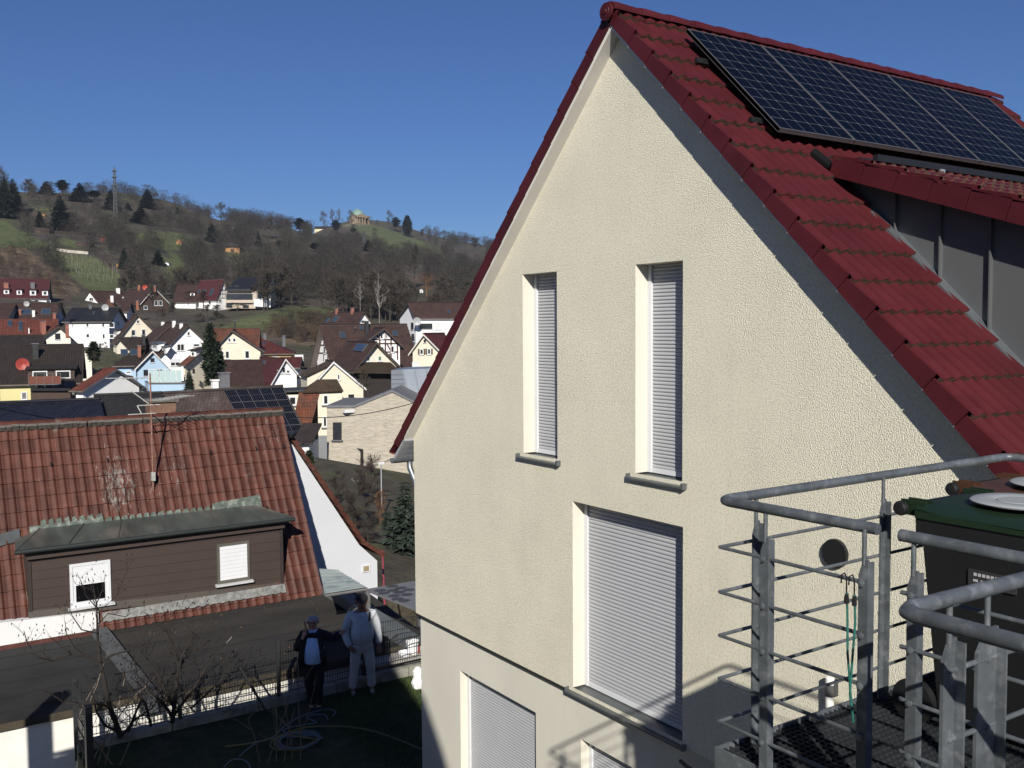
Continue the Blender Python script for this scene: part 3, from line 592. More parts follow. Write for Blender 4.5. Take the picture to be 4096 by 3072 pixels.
for k in range(1,7): 
    z0=-4.38-k*.185; m.hexa([(DX0,YD-.006,z0-k*.004),(DX1,YD-.006,z0-k*.03),(DX1,YD,z0-k*.03),(DX0,YD,z0-k*.004),(DX0,YD-.006,z0+.006-k*.004),(DX1,YD-.006,z0+.006-k*.03),(DX1,YD,z0+.006-k*.03),(DX0,YD,z0+.006-k*.004)])
m.box(DX0-.02,DX0+.05,YD-.02,YD+.05,zb(DX0),-4.4); m.box(DX1-.05,DX1+.02,YD-.02,YD+.05,zb(DX1),-4.4)
m.build('cladding_joint',mat('brown_trim',(.03,.022,.02),.6,.05),DM)
m=MB(); e0,e1=2.38,8.08; yf=YD-.2; zf=-4.27
top0,top1=RP(3.0,2.42,.03),RP(7.55,2.42,.03); base0,base1=RP(2.5,2.62,.03),RP(7.98,2.6,.03)
A,B=V((e0,yf,zf)),V((e1,yf,zf))
m.add([A,B,top1,top0],[(0,1,2,3)]); m.add([A,top0,base0],[(0,1,2)]); m.add([B,base1,top1],[(0,1,2)])
m.add([A+V((0,0,-.03)),B+V((0,0,-.03)),base1-V((0,0,.1)),base0-V((0,0,.1))],[(3,2,1,0)]); m.add([A,B,B+V((0,0,-.05)),A+V((0,0,-.05))],[(3,2,1,0)])
dr=m.build('dormer_roof',cop,DM)
for i in range(1,6):
    u=i/6; a=A.lerp(B,u); b=top0.lerp(top1,u+.02); MB().tube([a+V((0,0,.01)),b+V((0,0,.01))],.014,6).build('roof_seam',cop,dr)
for a,b in ((A,top0),(B,top1)): MB().tube([a,b],.018,6).build('roof_seam',cop,dr)
m=MB().tube([(e0-.02,yf-.03,zf-.03),(e1+.02,yf-.03,zf-.03)],.045,10); m.build('gutter',mat('dark_gutter',(.02,.025,.024),.5,.1),dr,smooth=True)
MB().box(DX0-.04,DX1+.04,YD-.1,YD+.01,-4.5,-4.33).build('fascia',br,DM)
m=MB(); x=3.0; rn=random.Random(4)
while x<7.65: w_=rn.uniform(.14,.19); d=2.42-(.0 if 3.3<x<7.2 else .0); m.add([RP(x,d+.03,.05),RP(x+w_*.85,d+.03,.05),RP(x+w_*.7,d-.17 if x<4.2 or x>6.6 else d-.07,.075),RP(x+w_*.1,d-.14 if x<4.2 or x>6.6 else d-.05,.075)],[(0,1,2,3)]); x+=w_
m.add([RP(2.78,2.6,.05),RP(4.2,2.42,.05),RP(4.2,2.36,.07),RP(2.78,2.38,.07)],[(0,1,2,3)]); m.add([RP(6.6,2.42,.05),RP(7.75,2.6,.05),RP(7.75,2.2,.07),RP(6.6,2.3,.07)],[(0,1,2,3)])
m.build('head_flashing',ver,DM)
MB().add([RP(2.1,2.75,.05),RP(2.6,2.65,.05),RP(2.6,2.4,.07),RP(2.1,2.5,.07)],[(0,1,2,3)]).build('flashing',mat('lead',(.05,.055,.06),.5,.2,5),DM)
# apron under the dormer
m=MB(); m.hexa([(DX0-.03,YD-.06,zb(DX0)-.13),(DX1-.02,YD-.06,zb(DX1)-.13),(DX1-.02,YD+.05,zb(DX1)-.13),(DX0-.03,YD+.05,zb(DX0)-.13),(DX0-.03,YD-.01,zb(DX0)+.02),(DX1-.02,YD-.01,zb(DX1)+.02),(DX1-.02,YD+.05,zb(DX1)+.02),(DX0-.03,YD+.05,zb(DX0)+.02)]); m.build('apron',mat('brown_apron',(.06,.05,.042),.5,.1),DM)
m=MB(); x=3.95; 
while x<DX1-.05: w_=.1+.02*sin(x*9); z=zb(x)-.12; m.add([RP(x,4.44,.1),RP(x+w_,4.44,.1),RP(x+w_,4.63+.02*sin(x*30),.082),RP(x,4.64,.082)],[(0,1,2,3)]); x+=w_*.96
m.build('lead_skirt',pale,DM)
def win2(x0,x1,z0,z1,kind):
    f=MB(); yy=YD-.005; b=.055
    fm=alu if kind==0 else mat('olive_frame',(.09,.085,.07),.5,.1)
    f.box(x0,x0+b,yy-.03,yy+.02,z0,z1); f.box(x1-b,x1,yy-.03,yy+.02,z0,z1); f.box(x0+b,x1-b,yy-.03,yy+.02,z1-b,z1); f.box(x0+b,x1-b,yy-.03,yy+.02,z0,z0+b*(1.9 if kind==0 else 1.5))
    if kind==0: f.box(x0+b,x0+2*b,yy-.015,yy+.02,z0+b,z1-b); f.box(x1-2*b,x1-b,yy-.015,yy+.02,z0+b,z1-b)
    o=f.build('window',fm,DM)
    MB().box(x0+b,x1-b,yy-.004,yy+.02,z0+b,z1-b).build('pane',mat('black_pane',(.004,.004,.005),.15,.1),o)
    m=MB(); zs=z0+(z1-z0)*(.5 if kind==0 else .08); z=z1-b; n=12 if kind==0 else 9; h=(z-zs)/n
    for k in range(n): m.hexa([(x0+b,yy-.02,z-h),(x1-b,yy-.02,z-h),(x1-b,yy-.005,z-h),(x0+b,yy-.005,z-h),(x0+b,yy-.014,z-.003),(x1-b,yy-.014,z-.003),(x1-b,yy-.005,z-.003),(x0+b,yy-.005,z-.003)]); z-=h
    m.build('roller_shutter',alu,o)
    MB().hexa([(x0-.05,yy-.1,z0-.04),(x1+.06,yy-.1,z0-.04),(x1+.06,yy,z0-.04),(x0-.05,yy,z0-.04),(x0-.05,yy-.1,z0-.005),(x1+.06,yy-.1,z0-.005),(x1+.06,yy,z0+.012),(x0-.05,yy,z0+.012)]).build('window_sill',mat('light_alu',(.6,.61,.62),.4,.05,metal=.3),o)
win2(3.37,4.15,-5.62,-4.72,0); win2(6.37,7.1,-5.6,-4.7,1)
# white fascia band at the left, below the eaves
m=MB().hexa([(XL0,YD-.14,-6.5),(3.87,YD-.14,-6.28),(3.87,YD+.1,-6.28),(XL0,YD+.1,-6.5),(XL0,YD-.14,-5.5),(3.87,YD-.14,-5.74),(3.87,YD+.1,-5.74),(XL0,YD+.1,-5.5)]); m.build('white_fascia',white_p,T2)
# aerial mast on the roof
am=mat('rusty_pole',(.22,.12,.09),.7,.3,20,metal=.3); al=mat('dull_aluminium',(.5,.5,.46),.5,.15,9,metal=.5)
t=thing('tv_aerial','rusty tv aerial mast with yagi rods standing on the red pantile roof','aerial',(5.37,22.46,-3.6))
MB().tube([(5.37,22.46,-3.62),(5.37,22.46,-.93)],[.022,.018],8).build('mast',am,t,smooth=True)
MB().box(5.33,5.41,22.4,22.5,-3.35,-3.15).build('clamp',al,t)
m=MB(); c=V((5.37,22.44,-1.64))
m.tube([c+V((-.3,0,-.0)),c+V((.2,0,-.0))],.013,6); m.tube([c+V((-.5,0,-.19)),c+V((.1,0,-.19))],.012,6); m.tube([c+V((-.3,0,.0)),c+V((-.22,-.05,-.19))],.012,6); m.tube([c+V((-.05,0,.03)),c+V((-.4,.1,.33))],.012,6)
m.tube([c+V((0,-.3,.12)),c+V((.85,.2,.17))],.014,6)
for k in range(9): 
    d=c+V((0,-.3,.12)).lerp(V((.85,.2,.17)),k/8); m.tube([d+V((.1,-.25,0)),d+V((-.1,.25,0))],.007,5)
m.build('yagi_rods',al,t)
m=MB(); c=V((5.37,22.44,-1.0))
for k in range(6): m.tube([c+V((-.1-k*.13,-.1,-.03)),c+V((-.02-k*.13,.12,-.05))],.006,5)
m.tube([c+V((0,0,-.03)),c+V((-.95,0,-.01))],.011,6); m.build('upper_aerial',al,t)
# chimney stack of brown slate behind the ridge
t=thing('chimney_stack','brown slate clad chimney stack with broken cap behind the red ridge','chimney',(5.9,24.3,-3.5)); 
m=MB().box(5.75,6.32,24.0,24.6,-4.2,-1.7); m.build('stack',mat('brown_slate',(.16,.09,.06),.7,.25,5),t); MB().box(5.7,6.38,23.95,24.65,-1.7,-1.63).build('cap',mat('mortar',(.11,.1,.09)),t)
# ------------------------------------------------------------ flat garage roofs, parapet wall, garden fence
t=thing('garage','flat roofed white garage row with dark bitumen roof below the red roof','garage',(5,19,-9.5))
bit=mat('bitumen_roof',(.026,.023,.02),.9,.35,.8,bump=.006,bs=40,col2=(.016,.015,.015),s2=.7,t2=(.45,.6),sc=(.5,1.6,1),det=8)
bit2=mat('grey_felt_roof',(.021,.021,.021),.85,.2,.6,bump=.004,bs=30,col2=(.013,.013,.013),s2=.6,t2=(.48,.56),det=7)
YG=17.5
wg=MB(); wg.box(4.0,9.6,YG,YEV+.04,-9.5,-6.66); wg.box(-2,4.0,YG,YEV+.04,-9.5,-6.49); wgo=wg.build('wall',mat('garage_render',(.68,.67,.63),.9,.08,2,col2=(.6,.56,.46),s2=.8,t2=(.5,.75)),t)
m=MB().hexa([(4.15,YG-.03,-6.62),(9.75,YG-.03,-6.62),(9.75,21.3,-6.3),(3.9,21.3,-6.3),(4.15,YG-.03,-6.49),(9.75,YG-.03,-6.49),(9.75,21.3,-6.12),(3.9,21.3,-6.12)]); m.build('flat_roof',bit,t)
m=MB().hexa([(-2,YG-.03,-6.48),(4.0,YG-.03,-6.48),(3.85,21.3,-6.3),(-2,21.3,-6.3),(-2,YG-.03,-6.38),(4.0,YG-.03,-6.38),(3.85,21.3,-6.18),(-2,21.3,-6.18)]); o=m.build('felt_roof',bit2,t)
m=MB()
for y in (17.9,18.55,19.2,19.85,20.5): m.hexa([(-2,y,-6.38+(y-17.3)*.05+.001),(3.9,y+.06,-6.38+(y-17.3)*.05+.001),(3.9,y+.075,-6.38+(y-17.3)*.05+.001),(-2,y+.015,-6.38+(y-17.3)*.05+.001),(-2,y,-6.38+(y-17.3)*.05+.012),(3.9,y+.06,-6.38+(y-17.3)*.05+.012),(3.9,y+.075,-6.38+(y-17.3)*.05+.012),(-2,y+.015,-6.38+(y-17.3)*.05+.012)])
m.build('felt_seam',mat('felt_seam',(.012,.012,.012),.8),o)
m=MB()
for y in (18.3,19.1,19.9,20.7): m.hexa([(4.2,y,-6.5+(y-17.3)*.093+.002),(9.7,y+.05,-6.5+(y-17.3)*.093+.002),(9.7,y+.065,-6.5+(y-17.3)*.093+.002),(4.2,y+.015,-6.5+(y-17.3)*.093+.002),(4.2,y,-6.5+(y-17.3)*.093+.016),(9.7,y+.05,-6.5+(y-17.3)*.093+.016),(9.7,y+.065,-6.5+(y-17.3)*.093+.016),(4.2,y+.015,-6.5+(y-17.3)*.093+.016)])
m.build('felt_seam',MATS['felt_seam'],t)
MB().hexa([(3.85,YG-.18,-6.7),(4.17,YG-.18,-6.7),(4.0,20.9,-6.3),(3.72,20.9,-6.3),(3.85,YG-.18,-6.4),(4.17,YG-.18,-6.4),(4.0,20.9,-6.05),(3.72,20.9,-6.05)]).build('parapet',mat('grey_parapet',(.07,.075,.08),.7,.2,3,col2=(.05,.05,.05),s2=3,t2=(.55,.62)),t)
MB().hexa([(9.0,YG-.18,-6.55),(9.35,YG-.18,-6.55),(9.1,20.95,-6.25),(8.75,20.95,-6.25),(9.0,YG-.18,-6.3),(9.35,YG-.18,-6.3),(9.1,20.95,-5.95),(8.75,20.95,-5.95)]).build('parapet',mat('grey_parapet2',(.1,.11,.115),.6,.15,3),t)
MB().box(-2,4.0,YG-.06,YG-.031,-6.49,-6.37).box(4.0,9.75,YG-.06,YG-.031,-6.65,-6.47).build('roof_edge_trim',mat('wooden_edge',(.05,.04,.026),.8,.3,3),t)
lf=mat('dead_leaf',(.25,.12,.05),.9,.3,9); m=MB(); rn=random.Random(12)
for k in range(60):
    x=rn.uniform(4.4,8.6); y=rn.choice([rn.uniform(20.2,20.95)]*3+[rn.uniform(17.6,20.9)]); z=-6.5+(y-17.3)*.093+.012; s=rn.uniform(.02,.05); a=rn.random()*6; m.add([(x,y,z),(x+s*cos(a),y+s*sin(a),z+.01),(x+s*cos(a+1),y+s*sin(a+1),z+.004)],[(0,1,2)])
lo=m.build('fallen_leaves',lf); tag(lo,kind='stuff')
# garden, retaining wall
gm=mat('lawn',(.03,.042,.012),.95,.4,6,bump=.03,bs=40,col2=(.055,.05,.03),s2=1.2,t2=(.5,.65))
o=MB().box(2.66,14,7.5,16.5,-9.5,-6.75).build('lawn',gm); o['kind']='structure'
gr=MB(); rn=random.Random(2)
for k in range(9000):
    x=rn.uniform(6.5,9.6); y=rn.uniform(12.8,16.42); h=rn.uniform(.03,.075); a=rn.random()*6.3; d=V((cos(a),sin(a),0))*.006; l=V((rn.gauss(0,.02),rn.gauss(0,.02),h)); p=V((x,y,-6.75)); gr.add([p-d,p+d,p+l],[(0,1,2)])
tag(gr.build('grass',mat('grass_blade',(.06,.1,.02),.8,.3,30)),'short green lawn grass between the cream house and the fence','grass',kind='stuff')
o=MB().hexa([(8.0,13.6,-6.76),(9.5,13.2,-6.76),(9.5,15.2,-6.76),(8.25,15.0,-6.76),(8.0,13.6,-6.735),(9.5,13.2,-6.735),(9.5,15.2,-6.735),(8.25,15.0,-6.735)]).build('path',MATS['concrete']); o['kind']='structure'
conc=mat('old_concrete',(.24,.235,.2),.95,.3,3,col2=(.1,.1,.08),s2=2.2,t2=(.5,.65),bump=.004,bs=40)
m=MB(); x=2.66
while x<10.2: m.box(x,x+1.48,16.5,16.7,-9.5,-6.62+(x-2.66)*.01); x+=1.5
m.build('retaining_wall',conc); tag(bpy.data.objects['retaining_wall'],'low grey concrete retaining wall under the mesh fence','wall')
fm=mat('anthracite_fence',(.022,.024,.026),.55,.1,8)
def fence(x0,x1,label):
    t=thing('mesh_fence',label,'fence',((x0+x1)/2,16.6,-6.52),0,'anthracite mesh fence panels')
    m=MB(); n=int((x1-x0)/.05)
    for i in range(n+1):
        x=x0+(x1-x0)*i/n; m.box(x-.0028,x+.0028,16.597,16.603,-6.56,-5.58)
    for z in (-5.62,-5.82,-6.02,-6.22,-6.42,-6.54): m.box(x0,x1,16.59,16.596,z-.004,z+.004); m.box(x0,x1,16.604,16.61,z-.004,z+.004)
    m.build('wire_mesh',fm,t)
    for x in (x0,): MB().box(x-.03,x+.03,16.56,16.62,-6.9,-5.55).build('post',fm,t)
for a,b,l in ((2.66,4.3,'anthracite mesh fence panel at the left end, behind the bare magnolia'),(4.3,6.05,'anthracite mesh fence panel left of the man on the phone'),(6.05,7.75,'anthracite mesh fence panel behind the two men'),(7.75,9.6,'anthracite mesh fence panel right of the men, running to the cream house')): fence(a,b,l)
t=thing('fence_return','dark fence side panel standing at the left end of the mesh fence','fence',(2.64,16,-6.75))
MB().box(2.6,2.7,15.35,15.5,-6.75,-5.62).build('post',fm,t)
m=MB()
for i in range(22): y=15.5+i*.05; m.box(2.637,2.643,y-.003,y+.003,-6.56,-5.6)
for z in (-5.65,-5.85,-6.05,-6.25,-6.45): m.box(2.63,2.65,15.5,16.6,z-.004,z+.004)
m.build('wire_mesh',fm,t)
t=thing('clothes_pole','slanting black metal pole leaning over the garden fence','pole',(6.0,15.4,-6.75))
a,b=onY(*q2(370,1200),15.9),onY(*q2(10,590),16.3)
MB().tube([a,b],.022,8).build('tube',black,t,smooth=True); MB().tube([b+V((-.08,0,0)),b,b+V((.1,0,.1))],.01,6).build('hook',black,t); MB().tube([a.lerp(b,.33),a.lerp(b,.36)],.032,8).build('collar',black,t)
# garden hoses
def loops(cx,cy,r,n,seed,z=-6.72):
    rn=random.Random(seed); pts=[]
    for k in range(n*16):
        a=2*pi*k/16; rr=r*(1+.12*sin(k*.37+seed)); pts.append((cx+rr*cos(a)+.04*sin(k*.21),cy+rr*.9*sin(a),z+.012*(k//16)+.006*sin(k)))
    return pts
g=lambda x,y:onZ(*q2(x,y),-6.72)
def smo(P,k=6):
    P=[V(p) for p in P]; o_=[]
    for i in range(len(P)-1):
        a,b,c,d=P[max(i-1,0)],P[i],P[i+1],P[min(i+2,len(P)-1)]
        for j in range(k): t_=j/k; o_.append(.5*((2*b)+(c-a)*t_+(2*a-5*b+4*c-d)*t_*t_+(3*b-a-3*c+d)*t_**3))
    return o_+[P[-1]]
yh=mat('yellow_hose',(.2,.17,.06),.5,.1); bh=mat('pale_blue_hose',(.12,.16,.19),.5,.1)
c=g(600,1440)
t=MB().tube(smo([g(0,1475),g(200,1450),g(350,1420),g(480,1390)]+loops(c.x,c.y,.36,3,1)+[g(520,1370),g(700,1310),g(900,1300),g(1100,1310),g(1300,1350),g(1500,1420),g(1690,1500)],3),.013,6).build('garden_hose',yh,smooth=True); tag(t,'yellow garden hose coiled in the shade and trailing to the cream house','hose',None)
c2=g(630,1430)
t=MB().tube(smo([g(-10,1655),g(60,1590),g(160,1590),g(215,1650),g(150,1700),g(0,1750)]),.011,6).tube(smo([g(120,1560),g(260,1450),g(420,1390),g(520,1290),g(650,1220),g(790,1170)]+[g(900,1155),g(950,1180),g(920,1215)]),.011,6).tube(smo([g(420,1400)]+loops(c2.x,c2.y,.34,3,4,-6.70)+[g(500,1350),g(600,1300),g(790,1270),g(700,1230),g(760,1200),g(860,1205),g(885,1250)],3),.011,6).build('garden_hose',bh,smooth=True); tag(t,'pale blue garden hose looped over the yellow one on the lawn','hose')
# white gable with the flared roof, behind the red roof
wd=mat('white_sparkle_render',(.5,.515,.545),.85,.03,1)
t=thing('white_gable_house','white rendered gable wall with flared red verge tiles behind the red pantile roof','house',(9,26,-9.5))
YW=23.5; G=lambda x,y:onY(*((1000+x*.4822),(1650+y*.4822)),YW)
ap,k1,k2,bb=G(335,215),G(920,1090),G(1078,1200),G(1055,1260)
apx,apz=ap.x-.05,ap.z
poly=[(bb.x,YW,-9.5),(bb.x,YW,bb.z+.1),(k1.x-.05,YW,k1.z-.02),(apx,YW,apz),(apx-2.0,YW,apz-3.2),(apx-2,YW,-9.5)]
MB().prism(poly,(0,5,0)).build('wall',wd,t)
m=MB()
def vt(a,b,n,nm):
    a,b=V(a),V(b); d=(b-a)/n; u=d.normalized(); nn=V((-u.z,0,u.x)); nn=nn if nn.z>0 else -nn
    for i in range(n):
        p=a+d*i; e=a+d*(i+1)-u*.012; m.hexa([p+V((0,-.12,0)),e+V((0,-.12,0))+nn*.02,e+V((0,5,0))+nn*.02,p+V((0,5,0)),p+nn*.1+V((0,-.12,0)),e+nn*.13+V((0,-.12,0)),e+nn*.13+V((0,5,0)),p+nn*.1+V((0,5,0))])
vt((apx,YW,apz),(k1.x,YW,k1.z),13,'a'); vt((k1.x,YW,k1.z),(k2.x+.05,YW,k2.z),5,'b'); vt((apx,YW,apz),(apx-2,YW,apz-3.1),11,'c')
m.build('verge_tiles',cl,t)
MB().lathe((apx,YW-.2,apz+.06),[(.09,0),(.1,.05),(.1,.1)],16).build('ridge_end',black,t,smooth=True)
vo=G(960,1293); o=MB().box(vo.x-.12,vo.x+.12,YW-.03,YW,vo.z-.1,vo.z+.1).build('vent',alu,t); MB().box(vo.x-.08,vo.x+.08,YW-.035,YW-.03,vo.z-.07,vo.z+.07).build('vent_grille',mat('tan_grille',(.25,.2,.12),.6),o)
# corrugated canopy and grey felt canopy
t=thing('corrugated_canopy','corrugated translucent canopy roof in front of the white gable','canopy',(8.2,19.5,-6.5))
a,b,c_,d=[onZ(*(1000+x*.4822,1650+y*.4822),-5.45) for x,y in ((575,1310),(735,1320),(975,1465),(625,1520))]
P0,P1,P2_,P3=V((8.6,21.6,-5.5)),V((9.55,21.5,-5.5)),V((9.6,18.5,-5.6)),V((8.3,18.4,-5.6))
m=MB(); n=40; vs=[]
for i in range(n+1):
    f=i/n; a_=a.lerp(d,f); b_=b.lerp(c_,f); h=V((0,0,.022*(1+cos(f*2*pi*11)))); vs+=[a_+h,b_+h]
m.add(vs,[(2*i,2*i+1,2*i+3,2*i+2) for i in range(n)]); m.build('corrugated_sheet',mat('corrugated_plastic',(.22,.25,.25),.35,.1,4,col2=(.12,.15,.16),s2=2),t,smooth=True)
MB().tube([d,c_],.03,6).build('beam',mat('grey_post',(.12,.12,.12),.6),t)
pz=c_.copy(); MB().box(pz.x-.04,pz.x+.04,pz.y-.04,pz.y+.04,-8.5,pz.z-.02).build('post',MATS['grey_post'],t)
t=thing('felt_canopy','grey felt canopy roof with dark oval stains beside the cream house','canopy',(9,16.9,-6.5))
ps=[onZ(1000+x*.4822,1650+y*.4822,-5.45) for x,y in ((975,1462),(1366,1395),(1366,1655),(1130,1545))]
e=[onZ(1000+x*.4822,1650+y*.4822,-5.45) for x,y in ((975,1462),(1500,1375),(1560,1700),(1000,1480))]
m=MB(); m.add([p for p in e]+[p-V((0,0,.05)) for p in e],[(0,1,2,3)[::-1],(4,5,6,7),(0,4,7,3),(3,7,6,2),(0,1,5,4),(1,2,6,5)]); fo=m.build('felt_sheet',mat('grey_felt',(.13,.135,.15),.85,.1,3,bump=.01,bs=6),t)
m=MB()
for x,y in ((1080,1475),(1110,1497),(1185,1475),(1250,1455),(1195,1520),(1225,1545),(1240,1490),(1320,1470),(1280,1560),(1180,1440),(1300,1510)):
    c0=onZ(1000+x*.4822,1650+y*.4822,-5.446); m.add([(c0.x+.11*cos(k*.52)*1.2,c0.y+.11*sin(k*.52),-5.446) for k in range(12)],[tuple(range(12))])
m.build('stain',mat('dark_stain',(.045,.045,.055),.8),fo)
for p in (e[0],): MB().box(p.x-.03,p.x+.03,p.y-.03,p.y+.03,-8.5,p.z-.05).build('post',MATS['grey_post'],t)
# things on the low area right of the men
t=thing('workbench','low wooden workbench with buckets below the felt canopy','bench',(8.9,17.6,-7))
MB().box(8.0,9.8,16.95,17.45,-6.62,-6.58).build('bench_top',mat('weathered_board',(.35,.33,.3),.8,.2,4),t)
for x in (8.05,9.7): MB().box(x,x+.05,17.0,17.4,-8.5,-6.62).build('leg',black,t)
def bucket(px,py,r,h,m_,lab,nm):
    p=onZ(px,py,-6.58); o=MB().lathe((0,0,0),[(r*.8,0),(r,h),(r*1.06,h),(r*1.06,h-.02),(r*.92,h-.01),(r*.78,.02)],18).build(nm,m_,smooth=True); o.location=(p.x,17.2,-6.578); tag(o,lab,'bucket' if nm!='can' else 'can')
wp=mat('white_plastic',(.75,.76,.78),.4,.05)
bucket(1632,2603,.13,.26,wp,'white plastic bucket standing on the workbench beside the red can','bucket')
bucket(1606,2613,.13,.07,wp,'shallow white bowl left of the white bucket on the workbench','bowl')
bucket(1655,2600,.045,.13,mat('red_paint',(.5,.02,.02),.4,.05),'small red can right of the white bucket on the workbench','can')
bucket(1645,2563,.17,.05,wp,'wide pale tub on the workbench behind the white bucket','tub')
o=MB().lathe((0,0,0),[(.1,0),(.13,.1),(.09,.2),(.1,.32),(.04,.4)],9).build('sack',wp); p=onZ(1672,2750,-6.75); o.location=p; tag(o,'crumpled white plastic sack on the grass at the cream house corner','sack')
# ------------------------------------------------------------ people
def skin(name,verts,edges,m,parent,sub=2,root=0,label=None):
    me=bpy.data.meshes.new(name); T=INV[parent.name] if parent else None
    me.from_pydata([tuple(v[0]) for v in verts],edges,[]); o=bpy.data.objects.new(name,me); C.objects.link(o); me.materials.append(m)
    a=o.modifiers.new('skin','SKIN'); a.use_smooth_shade=True
    for i,v in enumerate(verts):
        r=v[1]; me.skin_vertices[0].data[i].radius=(r,r) if not isinstance(r,tuple) else r
    me.skin_vertices[0].data[root].use_root=True
    b=o.modifiers.new('sub','SUBSURF'); b.levels=sub; b.render_levels=sub
    if parent: o.parent=parent
    return o
skinm=mat('skin',(.42,.24,.17),.6,.06,20); skind=mat('skin_tan',(.25,.14,.09),.6,.06,20)
def person(label,px,pyf,yy,facing,H_,pose,mats,cap=False,belly=0,hair=None):
    """local axes: +x = the person's left, -y = forward; lengths in units of body height H_"""
    foot=onY(px,pyf,yy); loc=(foot.x,yy,-6.75); t=thing('person',label,'person',loc,facing); I=Matrix.Identity(4)
    s=H_; v=lambda x,y,z:V((x*s,y*s,z*s))
    INV[t.name]=I
    L,R=pose['larm'],pose['rarm']; ll,rl=pose['lleg'],pose['rleg']
    sk=mats['skin']
    # body: one continuous skinned surface
    vs=[(v(0,0,.52),(.085*s,.065*s)),(v(0,-.0,.62),(.085*s,.07*s)),(v(0,0,.74),(.1*s,.07*s)),(v(0,.005,.81),(.08*s,.06*s)),(v(0,0,.855),.036*s),(v(0,-.008,.885),.045*s),(v(0,-.012,.935),(.052*s,.062*s)),(v(0,-.005,.97),(.042*s,.05*s))]
    ed=[(i,i+1) for i in range(7)]
    def chain(a,pts,rr,start):
        p=start
        for q_,r in zip(pts,rr): vs.append((v(*q_),r*s)); ed.append((p,len(vs)-1)); p=len(vs)-1
        return p
    for A in (L,R):
        e=chain(vs,A,(.036,.032,.026,.022,.017,.02),3)
        hx,hy,hz=A[-1]; wx,wy,wz=A[-2]; d=V((hx-wx,hy-wy,hz-wz)).normalized(); sd_=d.cross(V((0,1,0))); sd_=sd_.normalized() if sd_.length>.1 else V((1,0,0))
        for k in range(4):
            off=sd_*(.011*(k-1.5)); b=V((hx,hy,hz))+off; ln=(.026,.032,.03,.024)[k]
            chain(vs,[tuple(b+d*.014),tuple(b+d*ln+V((0,-.008,0))),tuple(b+d*(ln+.012)+V((0,-.02,0)))],(.0062,.0056,.005),e)
        b=V((hx,hy,hz))-sd_*.02-d*.01; chain(vs,[tuple(b),tuple(b+d*.02-sd_*.01)],(.0068,.006),e)
    for A in (ll,rl): chain(vs,A,(.06,.05,.037,.034,.026,.026),0)
    skin('body',vs,ed,sk,t)
    # face: nose, ears, eyes, mouth
    hd=MB().lathe(v(0,-.066,.925),[(.001,.02*s),(.007*s,.0),(.012*s,-.014*s),(.004*s,-.02*s)],8); hd.build('nose',sk,t,smooth=True)
    for sx in (1,-1): 
        MB().lathe(v(sx*.054,.0,.93),[(.002,-.018*s),(.012*s,-.006*s),(.013*s,.01*s),(.002,.018*s)],8).build('ear',sk,t,smooth=True)
        MB().lathe(v(sx*.02,-.062,.942),[(.001,-.006*s),(.009*s,0),(.001,.006*s)],8).build('eye',mat('eye_dark',(.02,.015,.012),.3),t,smooth=True)
    MB().box(-.018*s,.018*s,-.071*s,-.062*s,.902*s,.907*s).build('mouth',mat('lip',(.2,.07,.06),.6),t)
    # clothes
    def cloth(name,vv,ee,m,**k): return skin(name,[(v(*a),(r*s if not isinstance(r,tuple) else (r[0]*s,r[1]*s))) for a,r in vv],ee,m,t,**k)
    bl=belly
    tv=[((0,-bl*.25,.5),(.098+bl*.3,.078+bl*.4)),((0,-bl*.3,.55),(.1+bl*.5,.075+bl*.6)),((0,-bl*.8,.63),(.1+bl,.08+bl)),((0,-bl*.4,.73),(.108,.082+bl*.4)),((0,.003,.8),(.09,.07)),((0,.0,.835),(.05,.045))]
    te=[(0,1),(1,2),(2,3),(3,4),(4,5)]
    def sleeves(vv,ee,extra,upto=5,shoulder=4):
        for A in (L,R):
            p=shoulder
            for q_,r in list(zip(A,(.048,.042,.035,.031,.026)))[:upto]: vv.append((q_,r+extra)); ee.append((p,len(vv)-1)); p=len(vv)-1
    if 'jacket' in mats:
        cloth('shirt',tv,te,mats['shirt'])
        # open jacket: back and two fronts pulled aside
        jv=[((0,.03,.5),(.1,.035)),((0,.03,.62),(.105,.045)),((0,.025,.74),(.115,.05)),((0,.012,.815),(.1,.05)),((0,.01,.85),(.05,.035))]; je=[(0,1),(1,2),(2,3),(3,4)]
        sleeves(jv,je,.008,shoulder=3)
        for sx in (1,-1):
            b=len(jv); jv+= [((sx*.075,-.035-bl*.5,.79),.032),((sx*(.09+bl*.2),-.06-bl*.9,.7),.03),((sx*(.1+bl*.4),-.06-bl*.9,.58),.038),((sx*(.115+bl*.3),-.02,.47),.034)]; je+=[(3,b),(b,b+1),(b+1,b+2),(b+2,b+3)]
        cloth('jacket',jv,je,mats['jacket'])
        MB().hexa([v(-.03,-.055,.83),v(.03,-.055,.83),v(.04,-.02,.86),v(-.04,-.02,.86),v(-.034,-.06,.838),v(.034,-.06,.838),v(.045,-.02,.87),v(-.045,-.02,.87)]).build('collar',mats['shirt'],t)
    else:
        vv=list(tv); ee=list(te); sleeves(vv,ee,.008); cloth('sweater',vv,ee,mats['shirt'])
        MB().hexa([v(.055,-.085,.76),v(.078,-.08,.76),v(.078,-.07,.84),v(.06,-.06,.84),v(.055,-.098,.76),v(.078,-.092,.76),v(.078,-.078,.845),v(.06,-.07,.845)]).build('dark_stripe',mats['trim'],t)
    pv=[((0,-bl*.2,.56),(.095+bl*.3,.075+bl*.3)),((0,0,.5),(.095,.075))]; pe=[(0,1)]
    for A in (ll,rl):
        p=1
        for q_,r in list(zip(A,(.062,.056,.047,.046,.046)))[:5]: pv.append((q_,r)); pe.append((p,len(pv)-1)); p=len(pv)-1
    cloth('trousers',pv,pe,mats['trousers'])
